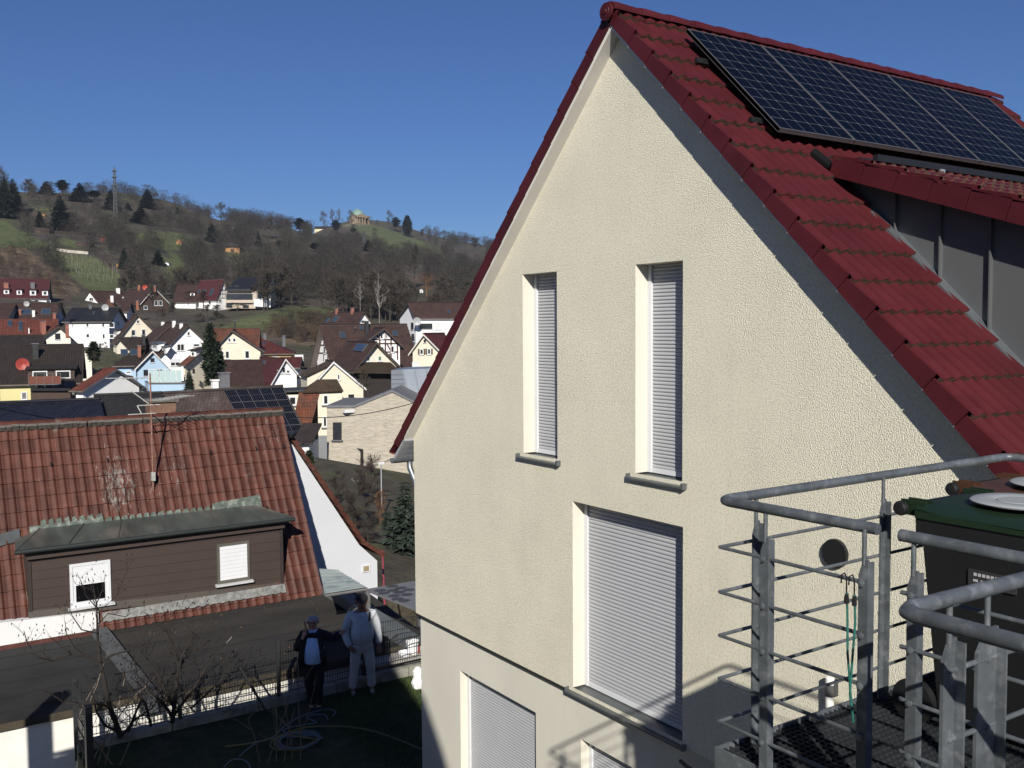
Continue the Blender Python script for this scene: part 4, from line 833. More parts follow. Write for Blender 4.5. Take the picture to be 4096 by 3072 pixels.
    for A in (ll,rl):
        x,y,z=A[4]; cloth('shoe',[((x,y+.015,.018),.025),((x+.003,y-.03,.016),.026),((x+.006,y-.075,.013),.02)],[(0,1),(1,2)],mats['shoe'])
    # hair or cap
    if cap:
        MB().lathe(v(0,-.003,.955),[(.062*s,-.0),(.064*s,.012*s),(.058*s,.035*s),(.035*s,.053*s),(.003,.058*s)],20).hexa([v(-.045,-.055,.952),v(.045,-.055,.952),v(.03,-.11,.945),v(-.03,-.11,.945),v(-.045,-.055,.957),v(.045,-.055,.957),v(.03,-.11,.95),v(-.03,-.11,.95)]).build('cap',mats['trim'],t,smooth=True)
        cloth('beard',[((0,-.045,.895),(.034,.02)),((0,-.03,.88),(.03,.02))],[(0,1)],mat('dark_beard',(.02,.014,.01),.9))
    else:
        MB().lathe(v(0,.012,.945),[(.054*s,-.02*s),(.06*s,.0),(.057*s,.022*s),(.038*s,.04*s),(.003,.046*s)],20).build('hair',hair,t,smooth=True)
        g_=MB()
        for sx in (1,-1): g_.tube([v(sx*.022+.014*cos(a_),-.072,.941+.012*sin(a_)) for a_ in [k*pi/5 for k in range(11)]],.0014*s,5); g_.tube([v(sx*.036,-.072,.942),v(sx*.056,-.0,.942)],.0014*s,5)
        g_.tube([v(-.008,-.073,.942),v(.008,-.073,.942)],.0014*s,5); g_.build('glasses',black,t)
    return t
fz=lambda P: P
lat=lambda c:mat(c[0],c[1],.85,.12,8,bump=.004,bs=25)
A_=dict(larm=[(.1,.0,.8),(.155,.02,.77),(.205,.01,.75),(.245,.02,.78),(.275,.02,.8),(.295,.02,.81)],
        rarm=[(-.1,0,.8),(-.15,-.01,.7),(-.165,-.03,.655),(-.13,-.07,.72),(-.095,-.085,.79),(-.078,-.07,.84)],
        lleg=[(.055,0,.46),(.055,-.01,.3),(.05,0,.26),(.045,.02,.15),(.04,.03,.05),(.04,.0,.02)],
        rleg=[(-.055,0,.46),(-.05,-.01,.3),(-.045,0,.26),(-.035,.02,.15),(-.03,.03,.05),(-.03,.0,.02)])
B_=dict(larm=[(.11,.0,.8),(.145,.01,.7),(.155,.01,.64),(.165,-.01,.56),(.165,-.03,.49),(.165,-.035,.455)],
        rarm=[(-.11,0,.8),(-.15,.01,.7),(-.165,.02,.63),(-.15,-.02,.56),(-.12,-.05,.5),(-.105,-.055,.48)],
        lleg=[(.06,0,.46),(.075,-.01,.3),(.078,0,.26),(.085,.02,.15),(.09,.03,.05),(.09,.0,.02)],
        rleg=[(-.065,0,.46),(-.075,-.01,.3),(-.08,0,.26),(-.09,.02,.15),(-.1,.03,.05),(-.1,.0,.02)])
fc=-rad(24)
person('grey haired man in glasses and black jacket over pale blue shirt, phone at his ear',1258,2845,15.95,fc-.1,1.72,A_,dict(skin=skinm,shirt=lat(('pale_blue_cloth',(.42,.58,.85))),jacket=lat(('black_cloth',(.012,.012,.014))),trousers=lat(('black_trousers',(.012,.012,.014))),shoe=mat('black_shoe',(.02,.02,.02),.4)),belly=.035,hair=mat('grey_hair',(.35,.34,.33),.9,.3,60))
person('bearded man in dark cap and whitish work clothes, one hand in his pocket',1452,2785,16.2,fc+.1,1.86,B_,dict(skin=skind,shirt=lat(('pale_sweater',(.5,.52,.56))),trousers=lat(('pale_work_trousers',(.48,.48,.5))),trim=lat(('black_trim',(.015,.015,.018))),shoe=mat('dusty_shoe',(.3,.29,.28),.8)),cap=True,belly=.035)
# the phone he holds
ph=[o for o in bpy.data.objects if o.name=='person'][0]
Rm=Matrix.Translation(ph.location)@Matrix.Rotation(ph.rotation_euler.z,4,'Z'); c_=Rm@V((-.07*1.72,-.055*1.72,.915*1.72))
o=MB().box(-.006,.006,-.035,.035,-.07,.07).build('phone',black); o.location=c_; o.rotation_euler=(.3,-.2,fc); tag(o,'black mobile phone held to the ear of the man in the black jacket','phone')
# ------------------------------------------------------------ bare shrubs in the garden
bark=mat('dark_bark',(.018,.014,.012),.9,.3,12)
def twigs(mb,p,d,L,r,dep,rn,curl=.5,nb=3):
    pts=[p]; k=4; q_=V(p); dd=V(d)
    for i in range(k):
        dd=(dd+V((rn.gauss(0,.18),rn.gauss(0,.18),rn.gauss(.06,.14))*1)*curl*1.0).normalized(); q_=q_+dd*L/k; pts.append(q_.copy())
    mb.tube(pts,[r*(1-.5*i/k) for i in range(k+1)],5,cap=False)
    if dep>0:
        for i in range(nb):
            a=pts[rn.randint(1,k)]; s_=V((rn.gauss(0,1),rn.gauss(0,1),rn.gauss(.45,.6))).normalized(); twigs(mb,a,(dd*.6+s_*.8).normalized(),L*rn.uniform(.45,.72),r*.55,dep-1,rn,curl,nb)
    else: mb.lathe(pts[-1]-V((0,0,.008)),[(.003,0),(.009,.01),(.007,.022),(.002,.034)],5)
def paths(mb,P,yy,r0,r1,rn,tw=1,L=.5,dep=1):
    for pl,ra,rb in P:
        pts=[onY(*q1(*p),yy+rn.gauss(0,.04)) for p in pl]; n=len(pts); mb.tube(pts,[ra+(rb-ra)*i/(n-1) for i in range(n)],7)
        for i in range(1,n):
            for k in range(tw):
                a=pts[i-1].lerp(pts[i],rn.random()); d=(pts[i]-pts[i-1]).normalized(); twigs(mb,a,(d*.5+V((rn.gauss(0,.7),rn.gauss(0,.5),abs(rn.gauss(.5,.5))))).normalized(),L*rn.uniform(.5,1.1),rb*.7,dep,rn,.8,2)
rn=random.Random(21); m=MB()
paths(m,[([(1040,1400),(1000,1280),(940,1130),(900,930),(860,750),(840,560),(835,380),(828,240),(800,90)],.045,.006),
 ([(860,750),(750,700),(600,680),(450,735),(330,710),(240,600),(205,480)],.022,.005),([(870,750),(960,690),(1100,650),(1250,590),(1290,540)],.02,.005),
 ([(940,1130),(820,1105),(700,1110),(560,1100),(420,1010),(290,970)],.02,.005),([(1020,1350),(900,1290),(830,1180),(790,990),(710,850)],.025,.005),
 ([(740,700),(640,620),(570,500),(560,400)],.012,.004),([(600,680),(500,590),(420,520)],.01,.004),([(836,500),(700,470),(620,350),(600,290)],.012,.004),([(836,430),(930,330),(1080,360),(1130,320)],.01,.004),
 ([(830,280),(740,180),(700,60),(660,-20)],.009,.003),([(830,250),(880,130),(900,20)],.009,.003),([(835,330),(1000,180),(1060,40),(1110,-60)],.006,.003),([(450,735),(300,690),(170,655)],.008,.004)],15.3,0,0,rn,tw=2,L=.28,dep=1)
t=m.build('magnolia',bark,loc=(onY(*q1(1040,1400),15.3))); tag(t,'bare magnolia with budded twigs rising in front of the white framed dormer window','tree')
m=MB(); rn=random.Random(5)
paths(m,[([(1480,1270),(1500,1100),(1520,900),(1560,700),(1640,560),(1730,480)],.04,.008),([(1490,1230),(1400,1100),(1300,1000),(1180,860),(1150,700)],.03,.007),([(1500,1150),(1400,950),(1330,800),(1200,640)],.025,.006),([(1540,800),(1480,600),(1440,500),(1420,440)],.02,.006),([(1550,760),(1700,640),(1790,560)],.018,.006),([(1500,1200),(1650,1000),(1740,850),(1850,680),(1940,590)],.025,.006),([(1640,1150),(1750,1050),(1900,900),(1930,850)],.018,.006),([(1300,1300),(1250,1100),(1100,950),(1050,800)],.025,.006),([(1100,1350),(1180,1150),(1250,1000),(1150,900)],.025,.006),([(1050,1380),(1150,1250),(1300,1150),(1420,1000)],.02,.006)],15.6,0,0,rn,tw=3,L=.42,dep=2)
t=m.build('fruit_shrub',bark,loc=(onY(*q1(1480,1270),15.6))); tag(t,'dense gnarled leafless shrub against the mesh fence, right of the magnolia','shrub')
for j,(x,y,h,lab) in enumerate(((2280,1350,160,'thin leafless sapling on the lawn nearest the hose coil'),(1800,1600,0,'thin leafless sapling at the bottom left of the lawn'))):
    m=MB(); rn=random.Random(30+j)
    for k in range(6):
        p=onZ(*( (900+(300+k*70)*.465,3050-k*2) if j==0 else (330+k*30,3060)),-6.75); twigs(m,p,(rn.gauss(0,.25),rn.gauss(0,.2),1),rn.uniform(.8,1.5),.012,1,rn,.35,2)
    t=m.build('sapling',mat('grey_twig',(.16,.13,.1),.9,.2,10)); tag(t,lab,'sapling')
# ------------------------------------------------------------ the village
def wallm(n,c): return mat('render_'+n,c,.9,.06,.35,col2=tuple(x*.82 for x in c),s2=.25,t2=(.55,.8))
WH=wallm('white',(.74,.74,.74)); CR=wallm('cream',(.6,.55,.44)); YE=wallm('yellow',(.56,.5,.25)); BL=wallm('blue',(.32,.44,.57)); BE=wallm('beige',(.42,.36,.3)); OC=wallm('ochre',(.6,.45,.2))
WD=mat('dark_boards',(.05,.032,.024),.8,.2,2,sc=(1,1,6))
RB=roofmat('roof_brown',(.042,.021,.0165)); RD=roofmat('roof_dark_brown',(.024,.016,.013),.22,.3); RW=roofmat('roof_wine',(.055,.011,.013),.3,.3,lines=.3); RO=roofmat('roof_orange',(.13,.04,.02),.25,.33,col2=(.09,.045,.03),t2=(.4,.7))
RR=roofmat('roof_red',(.075,.014,.012),.3,.35,lines=.4); RK=roofmat('roof_black',(.016,.016,.018),.3,.3,rough=.55); RM=roofmat('roof_mossy',(.06,.033,.02),.25,.33,col2=(.05,.04,.02),t2=(.4,.65)); RT=roofmat('roof_terracotta',(.1,.026,.016),.5,.6,lines=.35)
frm=mat('white_window_frame',(.58,.58,.58),.5,.03); pan=mat('window_pane',(.02,.022,.026),.08,.5,.4,spec=.8); trim=mat('brown_bargeboard',(.05,.035,.028),.7,.2,4); trw=mat('pale_bargeboard',(.5,.48,.45),.7,.1,4); gutm=mat('far_gutter',(.12,.1,.09),.5,.2); timb=mat('timber_frame',(.07,.04,.028),.8,.25,4)
chb=mat('chimney_brick',(.25,.1,.07),.9,.3,5); chg=mat('chimney_slate',(.12,.12,.13),.7,.2,5); chw=mat('chimney_white',(.7,.69,.67),.9,.1,3); chk=mat('chimney_black',(.03,.03,.03),.6,.2,3); dishm=mat('dish_grey',(.3,.31,.32),.5,.1)
def house(label,d,apex,xl,xr,ye,yb,phi,fx,wall,roof,name='house',wins=(),side=(),sky=(),chim=(),ov=.45,hip=0,bar=None,cat='house',group=None,fram=None,boards=(),shut=None,dish=(),yer=None,hipn=0,wl_=None,gable_mat=None,lmax=16,extra=None):
    """a saddle roof house; all picture positions are turned into metres on the house's own planes"""
    ax,ay=apex; P0=atD(ax,ay,d); vdir=V((-P0.x,-P0.y,0)).normalized(); rdir=V((vdir.y*-1,vdir.x,0)); 
    rt=V((M[0][0],M[1][0],0)).normalized()
    rdir=V((-vdir.y,vdir.x,0)); rdir=rdir if rdir.dot(rt)>0 else -rdir
    f=rad(phi); n=vdir*cos(f)+rdir*sin(f); xd=rdir*cos(f)-vdir*sin(f)
    def solve(D,px): # distance along D from P0 at which the picture column is px
        c0=M.T@np.array(P0); c1=M.T@np.array(D); k=(px-CX)/F; return float((k*c0[2]-c0[0])/(c1[0]-k*c1[2]))
    wr=abs(solve(xd,xr)) if xr is not None else None; wl=abs(solve(-xd,xl)) if xl is not None else None
    if abs(phi)>=70:
        if xl is not None: wl=wl_ or 5
        else: wr=wl_ or 5
    if wl is None: wl=wr
    if wr is None: wr=wl
    if wl_: wr=wl_
    wr=min(wr,14); wl=min(wl,14)
    L=min(abs(solve(-n,fx)),lmax+14 if abs(phi)>50 else lmax) if fx is not None else 9
    E=P0-xd*wl if xl is not None else P0+xd*wr; ray=W(proj((E.x,E.y,E.z))[0],ye)
    ze=ray.z*hypot(E.x,E.y)/hypot(ray.x,ray.y)
    zer=ze
    if yer is not None: E=P0+xd*wr; ray=W(xr,yer); zer=ray.z*hypot(E.x,E.y)/hypot(ray.x,ray.y)
    zb=W(ax,yb).z*hypot(P0.x,P0.y)/hypot(W(ax,yb).x,W(ax,yb).y)-1.5; za=P0.z
    base=P0-n*(L/2); loc=V((base.x,base.y,zb)); rz=atan2(xd.y,xd.x)
    t=thing(name,label,cat,loc,rz,group); T=INV[t.name]; R=T.inverted()
    def loc_(px,py,plane): # 'g' gable (y=-L/2), 'l'/'r' side walls, 'L'/'R' roof slopes -> local point
        o=T@V((0,0,0)); dd=(T@W(px,py))-o
        if plane=='g': k=(-L/2-o.y)/dd.y
        elif plane=='l': k=(-wl-o.x)/dd.x
        elif plane=='r': k=(wr-o.x)/dd.x
        else:
            s=(za-ze)/wl if plane=='L' else -(za-zer)/wr   # z = za-zb + s*x
            k=((za-zb)+s*o.x-o.z)/(dd.z-s*dd.x)
        return o+dd*k
    h=za-zb; el=ze-zb; er=zer-zb; y0,y1=-L/2,L/2; G=lambda x,y,z:R@V((x,y,z))
    sl=(h-el)/wl; sr=(h-er)/wr
    m=MB(); hh=.02
    poly=[(-wl,0),(wr,0),(wr,er-hh),(0,h-hh),(-wl,el-hh)]
    hip_=hip
    if hip or hipn:
        m.add([G(-wl,y0,0),G(wr,y0,0),G(wr,y1,0),G(-wl,y1,0),G(-wl,y0,el),G(wr,y0,er),G(wr,y1,er),G(-wl,y1,el)],[(0,1,5,4),(1,2,6,5),(2,3,7,6),(3,0,4,7),(4,5,6,7)])
    else: m.prism([G(x,y0,z) for x,z in poly],G(0,y1,0)-G(0,y0,0))
    wo=m.build('wall',wall,t)
    m=MB(); th=.14
    A,B=G(0,y0-ov+hip,h+th),G(0,y1+ov-hipn,h+th)
    for s,w_,e_ in ((-1,wl,el),(1,wr,er)):
        sp=(h-e_)/w_; x=s*(w_+ov*.8); z=h+th-sp*(w_+ov*.8)
        m.slab(A,B,G(x,y1+ov,z),G(x,y0-ov,z),th*.8,0,1)
    for q_,yy,on in ((A,y0-ov,hip),(B,y1+ov,hipn)):
        if on:
            a=G(-(wl+ov*.8),yy,h+th-sl*(wl+ov*.8)); b=G(wr+ov*.8,yy,h+th-sr*(wr+ov*.8)); m.quad(a,b,q_,q_,0); m.f[-1]=m.f[-1][:3]; m.uv[-1]=m.uv[-1][:3]
    ro=m.build('roof',[roof,gutm],t)
    MB().tube([A+V((0,0,.02)),B+V((0,0,.02))],.11,8).build('ridge_cap',roof,t)
    if not hip:
        for s,w_,e_ in ((-1,wl,el),(1,wr,er)):
            sp=(h-e_)/w_; m=MB(); x=s*(w_+ov*.8); z=h-sp*(w_+ov*.8); m.hexa([G(0,y0-ov-.03,h-.06),G(x,y0-ov-.03,z-.06),G(x,y0-ov+.02,z-.06),G(0,y0-ov+.02,h-.06),G(0,y0-ov-.03,h+th+.01),G(x,y0-ov-.03,z+th+.01),G(x,y0-ov+.02,z+th+.01),G(0,y0-ov+.02,h+th+.01)]); m.build('bargeboard',bar or trim,t)
    for s,w_,e_ in ((-1,wl,el),(1,wr,er)):
        sp=(h-e_)/w_; x=s*(w_+ov*.8+.06); z=h-sp*(w_+ov*.8)+.03; MB().tube([G(x,y0-ov,z),G(x,y1+ov,z)],.07,6).build('gutter',gutm,t)
    def window(plane,r,kind=None):
        x0,yy0,x1,yy1=r[:4]; kind=r[4] if len(r)>4 else 'w'
        a=loc_(*zc(x0,yy0),plane); b=loc_(*zc(x1,yy1),plane); c=loc_(*zc(x0,yy1),plane)
        if plane=='g': u0,u1=sorted((a.x,b.x)); q_=lambda u,w,o_:G(u,y0-o_,w)
        elif plane=='l': u0,u1=sorted((a.y,b.y)); q_=lambda u,w,o_:G(-wl-o_,u,w)
        else: u0,u1=sorted((a.y,b.y)); q_=lambda u,w,o_:G(wr+o_,u,w)
        zt=(a.z+loc_(*zc(x1,yy0),plane).z)/2; zq=(b.z+c.z)/2; u1=min(u1,u0+6); 
        def bx(m,ua,ub,wa,wb,o0,o1): m.hexa([q_(ua,wa,o1),q_(ub,wa,o1),q_(ub,wa,o0),q_(ua,wa,o0),q_(ua,wb,o1),q_(ub,wb,o1),q_(ub,wb,o0),q_(ua,wb,o0)])
        bd=.09; F_=fram or frm; m=MB()
        if kind=='d': bd=.05
        for ua,ub,wa,wb in ((u0,u0+bd,zq,zt),(u1-bd,u1,zq,zt),(u0+bd,u1-bd,zt-bd,zt),(u0+bd,u1-bd,zq,zq+bd)): bx(m,ua,ub,wa,wb,-.02,.05)
        if kind in 'ws' and (u1-u0)>1.0: um=(u0+u1)/2; bx(m,um-.045,um+.045,zq+bd,zt-bd,-.02,.045)
        wn=m.build('window',{'d':black}.get(kind,F_),t)
        m=MB(); bx(m,u0+bd,u1-bd,zq+bd,zt-bd,-.02,.018); m.build('pane' if kind!='g' else 'window_shutter',{'c':frm,'g':mat('green_shutter',(.08,.13,.06),.8,.2,5)}.get(kind,pan),wn)
        if kind=='s' or kind=='r': # half lowered shutter
            m=MB(); bx(m,u0+bd,u1-bd,zq+(zt-zq)*(.5 if kind=='s' else .08),zt-bd,.018,.035); m.build('roller_shutter',alu,wn)
        m=MB(); bx(m,u0-.08,u1+.08,zq-.06,zq,-.02,.12); m.build('window_sill',F_,wn)
        if kind=='b' or shut:
            sm_=shut or mat('brown_shutter',(.08,.05,.035),.8,.2,4); w2=(u1-u0)*.5
            for ua,ub in ((u0-w2,u0-.03),(u1+.03,u1+w2)): m=MB(); bx(m,ua,ub,zq,zt,-.01,.04); m.build('window_shutter',sm_,wn)
    for r in wins: window('g',r)
    for pl,r in side: window(pl,r)
    for r in boards: # timber beams on the gable: (x0,y0,x1,y1)
        a=loc_(*zc(r[0],r[1]),'g'); b=loc_(*zc(r[2],r[3]),'g'); dd=V((b.x-a.x,0,b.z-a.z)); 
        if dd.length<.2: continue
        nn=V((-dd.z,0,dd.x)).normalized()*.09; m=MB(); m.hexa([G(a.x-nn.x,y0-.035,a.z-nn.z),G(b.x-nn.x,y0-.035,b.z-nn.z),G(b.x-nn.x,y0+.02,b.z-nn.z),G(a.x-nn.x,y0+.02,a.z-nn.z),G(a.x+nn.x,y0-.035,a.z+nn.z),G(b.x+nn.x,y0-.035,b.z+nn.z),G(b.x+nn.x,y0+.02,b.z+nn.z),G(a.x+nn.x,y0+.02,a.z+nn.z)]); m.build('timber_beam',timb,wo)
    for r in sky: # roof windows / collectors: (slope, four picture corners)
        pl,cs=r[0],r[1]; P=[loc_(*zc(*c),pl) for c in cs]; nn=V((sl,0,-1)) if pl=='L' else V((-sr,0,-1)); nn=-nn.normalized(); nn=nn if nn.z>0 else -nn
        kind=r[2] if len(r)>2 else 'v'
        up=nn*(th+.09); m=MB(); m.hexa([R@(p+nn*(th-.05)) for p in P]+[R@(p+up) for p in P]); so_=m.build('roof_window' if kind=='v' else 'solar_collector',mat('grey_flashing',(.1,.11,.12),.4,.1,metal=.4),ro)
        cc=(P[0]+P[1]+P[2]+P[3])/4; m=MB(); m.hexa([R@(cc+(p-cc)*.84+up+nn*.0) for p in P]+[R@(cc+(p-cc)*.84+up+nn*.02) for p in P]); m.build('pane',mat('sky_pane',(.03,.045,.07),.08,.2,spec=.8),so_)
    for r in chim: # (x, top, bottom, width, material, slope)
        x,yt,ybm,wd,cm=r[:5]; pl=r[5] if len(r)>5 else 'L'; b=loc_(*zc(x,ybm),pl); a=V(b); dist=hypot((R@b).x,(R@b).y); hgt=abs(ybm-yt)*ZK/F*dist*.98; w_=wd*ZK/F*dist/2/1.15
        m=MB(); c=R@b; m.box(c.x-w_,c.x+w_,c.y-w_,c.y+w_,c.z-.6,c.z+hgt); ch=m.build('chimney',cm,ro); MB().box(c.x-w_-.07,c.x+w_+.07,c.y-w_-.07,c.y+w_+.07,c.z+hgt,c.z+hgt+.1).build('chimney_cap',chg,ch)
    for r in dish:
        x,y,rd_,pl=r[:4]; b=loc_(*zc(x,y),pl); c=R@(b+V((0,0,th)))+vdir*.4+V((0,0,.3)); m=MB()
        ax_=vdir; s1=rdir; up_=V((0,0,1)); ring=[c+(s1*cos(k*pi/8)+up_*sin(k*pi/8))*rd_ for k in range(16)]; cen=c-ax_*rd_*.25
        m.add(ring+[cen],[(k,(k+1)%16,16) for k in range(16)]); m.add([p+ax_*.01 for p in ring]+[cen+ax_*.01],[((k+1)%16,k,16) for k in range(16)]); m.tube([cen,cen-V((0,0,rd_+.3))],.03,5); m.build('satellite_dish',r[4] if len(r)>4 else dishm,t)
    if extra: extra(t,G,R,loc_,dict(wl=wl,wr=wr,L=L,h=h,el=el,er=er,y0=y0,y1=y1,ro=ro,wo=wo,sl=sl,sr=sr,th=th,vdir=vdir,rdir=rdir))
    return t
def shed_dormer(t,G,loc_,D,pl,rect,roofm,facem,win=True,cheek=None,rise=.15,name='dormer',wm=None):
    """shed dormer whose front fills the picture rectangle, standing on slope pl"""
    x0,ya,x1,yb=rect; b0=loc_(*zc(x0,yb),pl); b1=loc_(*zc(x1,yb),pl); s=-1 if pl=='L' else 1; xf=(b0.x+b1.x)/2
    u0,u1=sorted((b0.y,b1.y)); dist=hypot((G(*b0)).x,(G(*b0)).y); hh=abs(yb-ya)*ZK/F*dist; zb_=(b0.z+b1.z)/2; zt=zb_+hh
    sp=D['sl'] if pl=='L' else D['sr']; dx=hh/(sp-rise) if sp>rise+.05 else 2; xb=xf-s*dx; zr=zt+rise*dx
    m=MB(); m.add([G(xf,u0,zb_-.3),G(xf,u1,zb_-.3),G(xf,u1,zt),G(xf,u0,zt),G(xb,u0,zr),G(xb,u1,zr)],[(0,1,2,3),(0,3,4),(1,5,2)]); do=m.build(name,facem,D['ro'])
    m=MB(); o=.25; m.slab(G(xb,u0-o,zr+.1),G(xb,u1+o,zr+.1),G(xf+s*o,u1+o,zt+.08),G(xf+s*o,u0-o,zt+.08),.1); m.build('dormer_roof',roofm,D['ro'])
    if win:
        n=max(1,int((u1-u0)/1.6)); 
        for i in range(n):
            a=u0+(u1-u0)*(i+.18)/n; b=u0+(u1-u0)*(i+.82)/n; z0,z1_=zb_+hh*.2,zt-hh*.12
            m=MB(); m.box(min(xf,xf+s*.05),max(xf,xf+s*.05),a,b,z0,z1_); m.v=[G(*p) for p in m.v]; m.build('dormer_window',frm,D['ro'])
            m=MB(); m.box(min(xf+s*.03,xf+s*.07),max(xf+s*.03,xf+s*.07),a+.1,b-.1,z0+.1,z1_-.1); m.v=[G(*p) for p in m.v]; m.build('dormer_pane',wm or pan,D['ro'])
ZK=.4069; zc=z3
SHD=lambda pl,rect,rm_,fm_,**k: (lambda t,G,R,l,D: shed_dormer(t,G,l,D,pl,rect,rm_,fm_,**k))
def many(*fs): return lambda *a:[f(*a) for f in fs]
# ---- left half of the village (picture window 3)
house('long white apartment house with wine red roof and four shed dormers',225,z3(470,172),z3(545,0)[0],None,z3(0,350)[1],z3(0,470)[1],86,-120,WH,RW,wins=(),lmax=40,wl_=6,hip=0,
  side=[('l',(38,362,85,405)),('l',(165,366,210,408)),('l',(246,360,300,405)),('l',(335,368,382,408)),('l',(453,370,498,410))],
  chim=((60,208,250,40,chb),(320,205,255,36,chg)),extra=many(*[SHD('L',r,RW,WH,cheek=chg) for r in ((38,272,90,315),(165,276,215,322),(295,278,355,328),(415,282,472,330))]))
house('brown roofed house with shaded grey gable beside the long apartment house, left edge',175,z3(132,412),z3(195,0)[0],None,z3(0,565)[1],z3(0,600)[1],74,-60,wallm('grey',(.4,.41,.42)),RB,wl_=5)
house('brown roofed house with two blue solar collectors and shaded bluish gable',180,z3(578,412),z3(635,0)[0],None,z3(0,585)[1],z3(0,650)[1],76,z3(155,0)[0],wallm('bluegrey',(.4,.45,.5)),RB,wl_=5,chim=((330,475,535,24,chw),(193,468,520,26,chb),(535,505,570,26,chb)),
  sky=(('L',((212,465),(310,465),(305,520),(208,520)),'c'),('L',((415,462),(508,462),(500,518),(402,518)),'c')),dish=((262,430,.5,'L'),))
house('house with ribbed orange red roof and tall brick chimneys at the left edge',158,z3(545,570),z3(550,0)[0],None,z3(0,708)[1],z3(0,760)[1],88,-60,WH,RT,wl_=4,sky=(('L',((75,580),(122,580),(122,635),(75,635))),('L',((180,588),(222,588),(224,680),(184,680)))),chim=((425,590,690,46,chb),(285,650,705,10,chw)))
house('white house with black roof and slate hung corner, satellite dish on the ridge',160,z3(1150,450),z3(1142,0)[0],None,z3(0,580)[1],z3(0,865)[1],76,z3(735,0)[0],WH,RK,wl_=5.2,
  side=[('l',(845,595,875,636)),('l',(1000,590,1030,636)),('l',(1070,590,1125,640)),('l',(845,700,882,740)),('l',(1005,700,1035,750)),('l',(1075,705,1120,745)),('l',(970,790,1000,850))],wins=((1150,580,1170,620),),
  chim=((888,425,460,26,chg),),dish=((1035,470,.55,'L'),),sky=(('L',((915,488),(940,488),(935,512),(910,512))),))
house('white gable house with rusty brown roof high on the village edge',235,z3(890,285),None,z3(972,0)[0],z3(0,390)[1],z3(0,450)[1],-58,z3(1285,0)[0],WH,RB,wl_=None,wins=((878,345,918,378),),chim=((1160,255,300,34,chw,'R'),(1215,340,362,20,chw,'R')))
house('steep orange red hip roofed house in front of the rusty brown roof',205,z3(1232,370),z3(1305,0)[0],None,z3(0,545)[1],z3(0,600)[1],84,z3(960,0)[0],WH,RO,wl_=6,hip=4,hipn=3,chim=((1100,330,390,26,chw),))
house('dark weatherboarded gable house with white windows and red roof dish',226,z3(1510,255),z3(1380,0)[0],z3(1652,0)[0],z3(0,400)[1],z3(0,465)[1],24,z3(1290,0)[0],WD,RB,bar=trw,wins=((1475,295,1505,328),(1516,375,1552,425),(1560,375,1596,425),(1412,425,1450,462)),chim=((1367,228,275,22,chb),(1520,230,262,20,chb)),dish=((1425,265,.6,'L',mat('red_dish',(.35,.05,.03),.5)),))
house('small brown roofed house with tall chimney right of the hip roof',190,z3(1270,395),z3(1395,0)[0],None,z3(0,480)[1],z3(0,530)[1],80,z3(1235,0)[0],WH,RB,wl_=3,chim=((1350,380,440,22,chb),))
house('pale house with grey brown roof left of the half timbered white one',245,z3(1960,226),z3(1925,0)[0],None,z3(0,385)[1],z3(0,440)[1],78,z3(1760,0)[0],WH,RB,wl_=5,side=[('l',(1760,395,1820,430,'r'))],extra=SHD('L',(1870,300,1915,330),RB,WH))
def tim(xs,ys,x0,x1): return [(x0,y,x1,y) for y in ys]+[(x,ys[0],x,ys[-1]) for x in xs]
house('white house with wine red roof and half timbered gable high on the meadow edge',240,z3(2192,170),z3(2120,0)[0],z3(2250,0)[0],z3(0,350)[1],z3(0,500)[1],42,z3(1985,0)[0],WH,RW,side=[('l',(1955,360,2010,392)),('l',(2050,360,2075,410))],wins=((2145,358,2178,392),),
  boards=tim([2150,2170,2190,2212],[230,275,310,350],2140,2235),sky=(('L',((1955,270),(1980,270),(1970,305),(1945,305))),('L',((2010,268),(2035,268),(2025,305),(1998,305))),('L',((2085,262),(2110,262),(2085,325),(2055,325)))))
house('cream yellow gable house with brown roof and three small gable windows',152,z3(1345,520),z3(1140,0)[0],z3(1510,0)[0],z3(0,775)[1],z3(0,900)[1],14,z3(1308,0)[0],CR,RB,yer=z3(0,690)[1],wins=((1340,565,1372,600),(1290,660,1333,722,'w'),(1390,655,1432,720,'w')),extra=SHD('L',(1120,672,1165,715),RB,WH))
house('tall white gable house with grey dormer and white chimneys, right one of the white pair',132,z3(1840,625),z3(1570,0)[0],z3(1995,0)[0],z3(0,905)[1],z3(0,1180)[1],17,z3(1700,0)[0],WH,RB,yer=z3(0,770)[1],
  wins=((1838,678,1868,722),(1737,800,1813,870),(1897,798,1962,828),(1672,948,1772,1018,'s')),chim=((1600,585,640,28,chw),(1710,575,640,30,chw),(1780,600,650,30,chw)),extra=SHD('L',(1560,830,1640,872),zinc,WH))
house('white gable house with brown roof half hidden behind its twin',138,z3(1700,600),z3(1440,0)[0],None,z3(0,820)[1],z3(0,1100)[1],17,z3(1600,0)[0],WH,RB,extra=SHD('L',(1490,800,1560,850),zinc,WH))
house('white gable house with brown roof and one square attic window, behind the mossy roof',128,z3(572,635),z3(250,0)[0],z3(890,0)[0],z3(0,850)[1],z3(0,1230)[1],8,z3(560,0)[0],wallm('warmwhite',(.72,.7,.6)),RB,yer=z3(0,930)[1],wins=((540,697,593,756,'d'),(805,985,840,1060,'d')),chim=((430,590,680,38,chb,'L'),(662,615,700,30,chb,'R')))
house('low dark ribbed roof behind the left end of the mossy roof',122,z3(400,730),z3(400,0)[0],None,z3(0,850)[1],z3(0,900)[1],86,z3(40,0)[0],WD,RD,wl_=4)
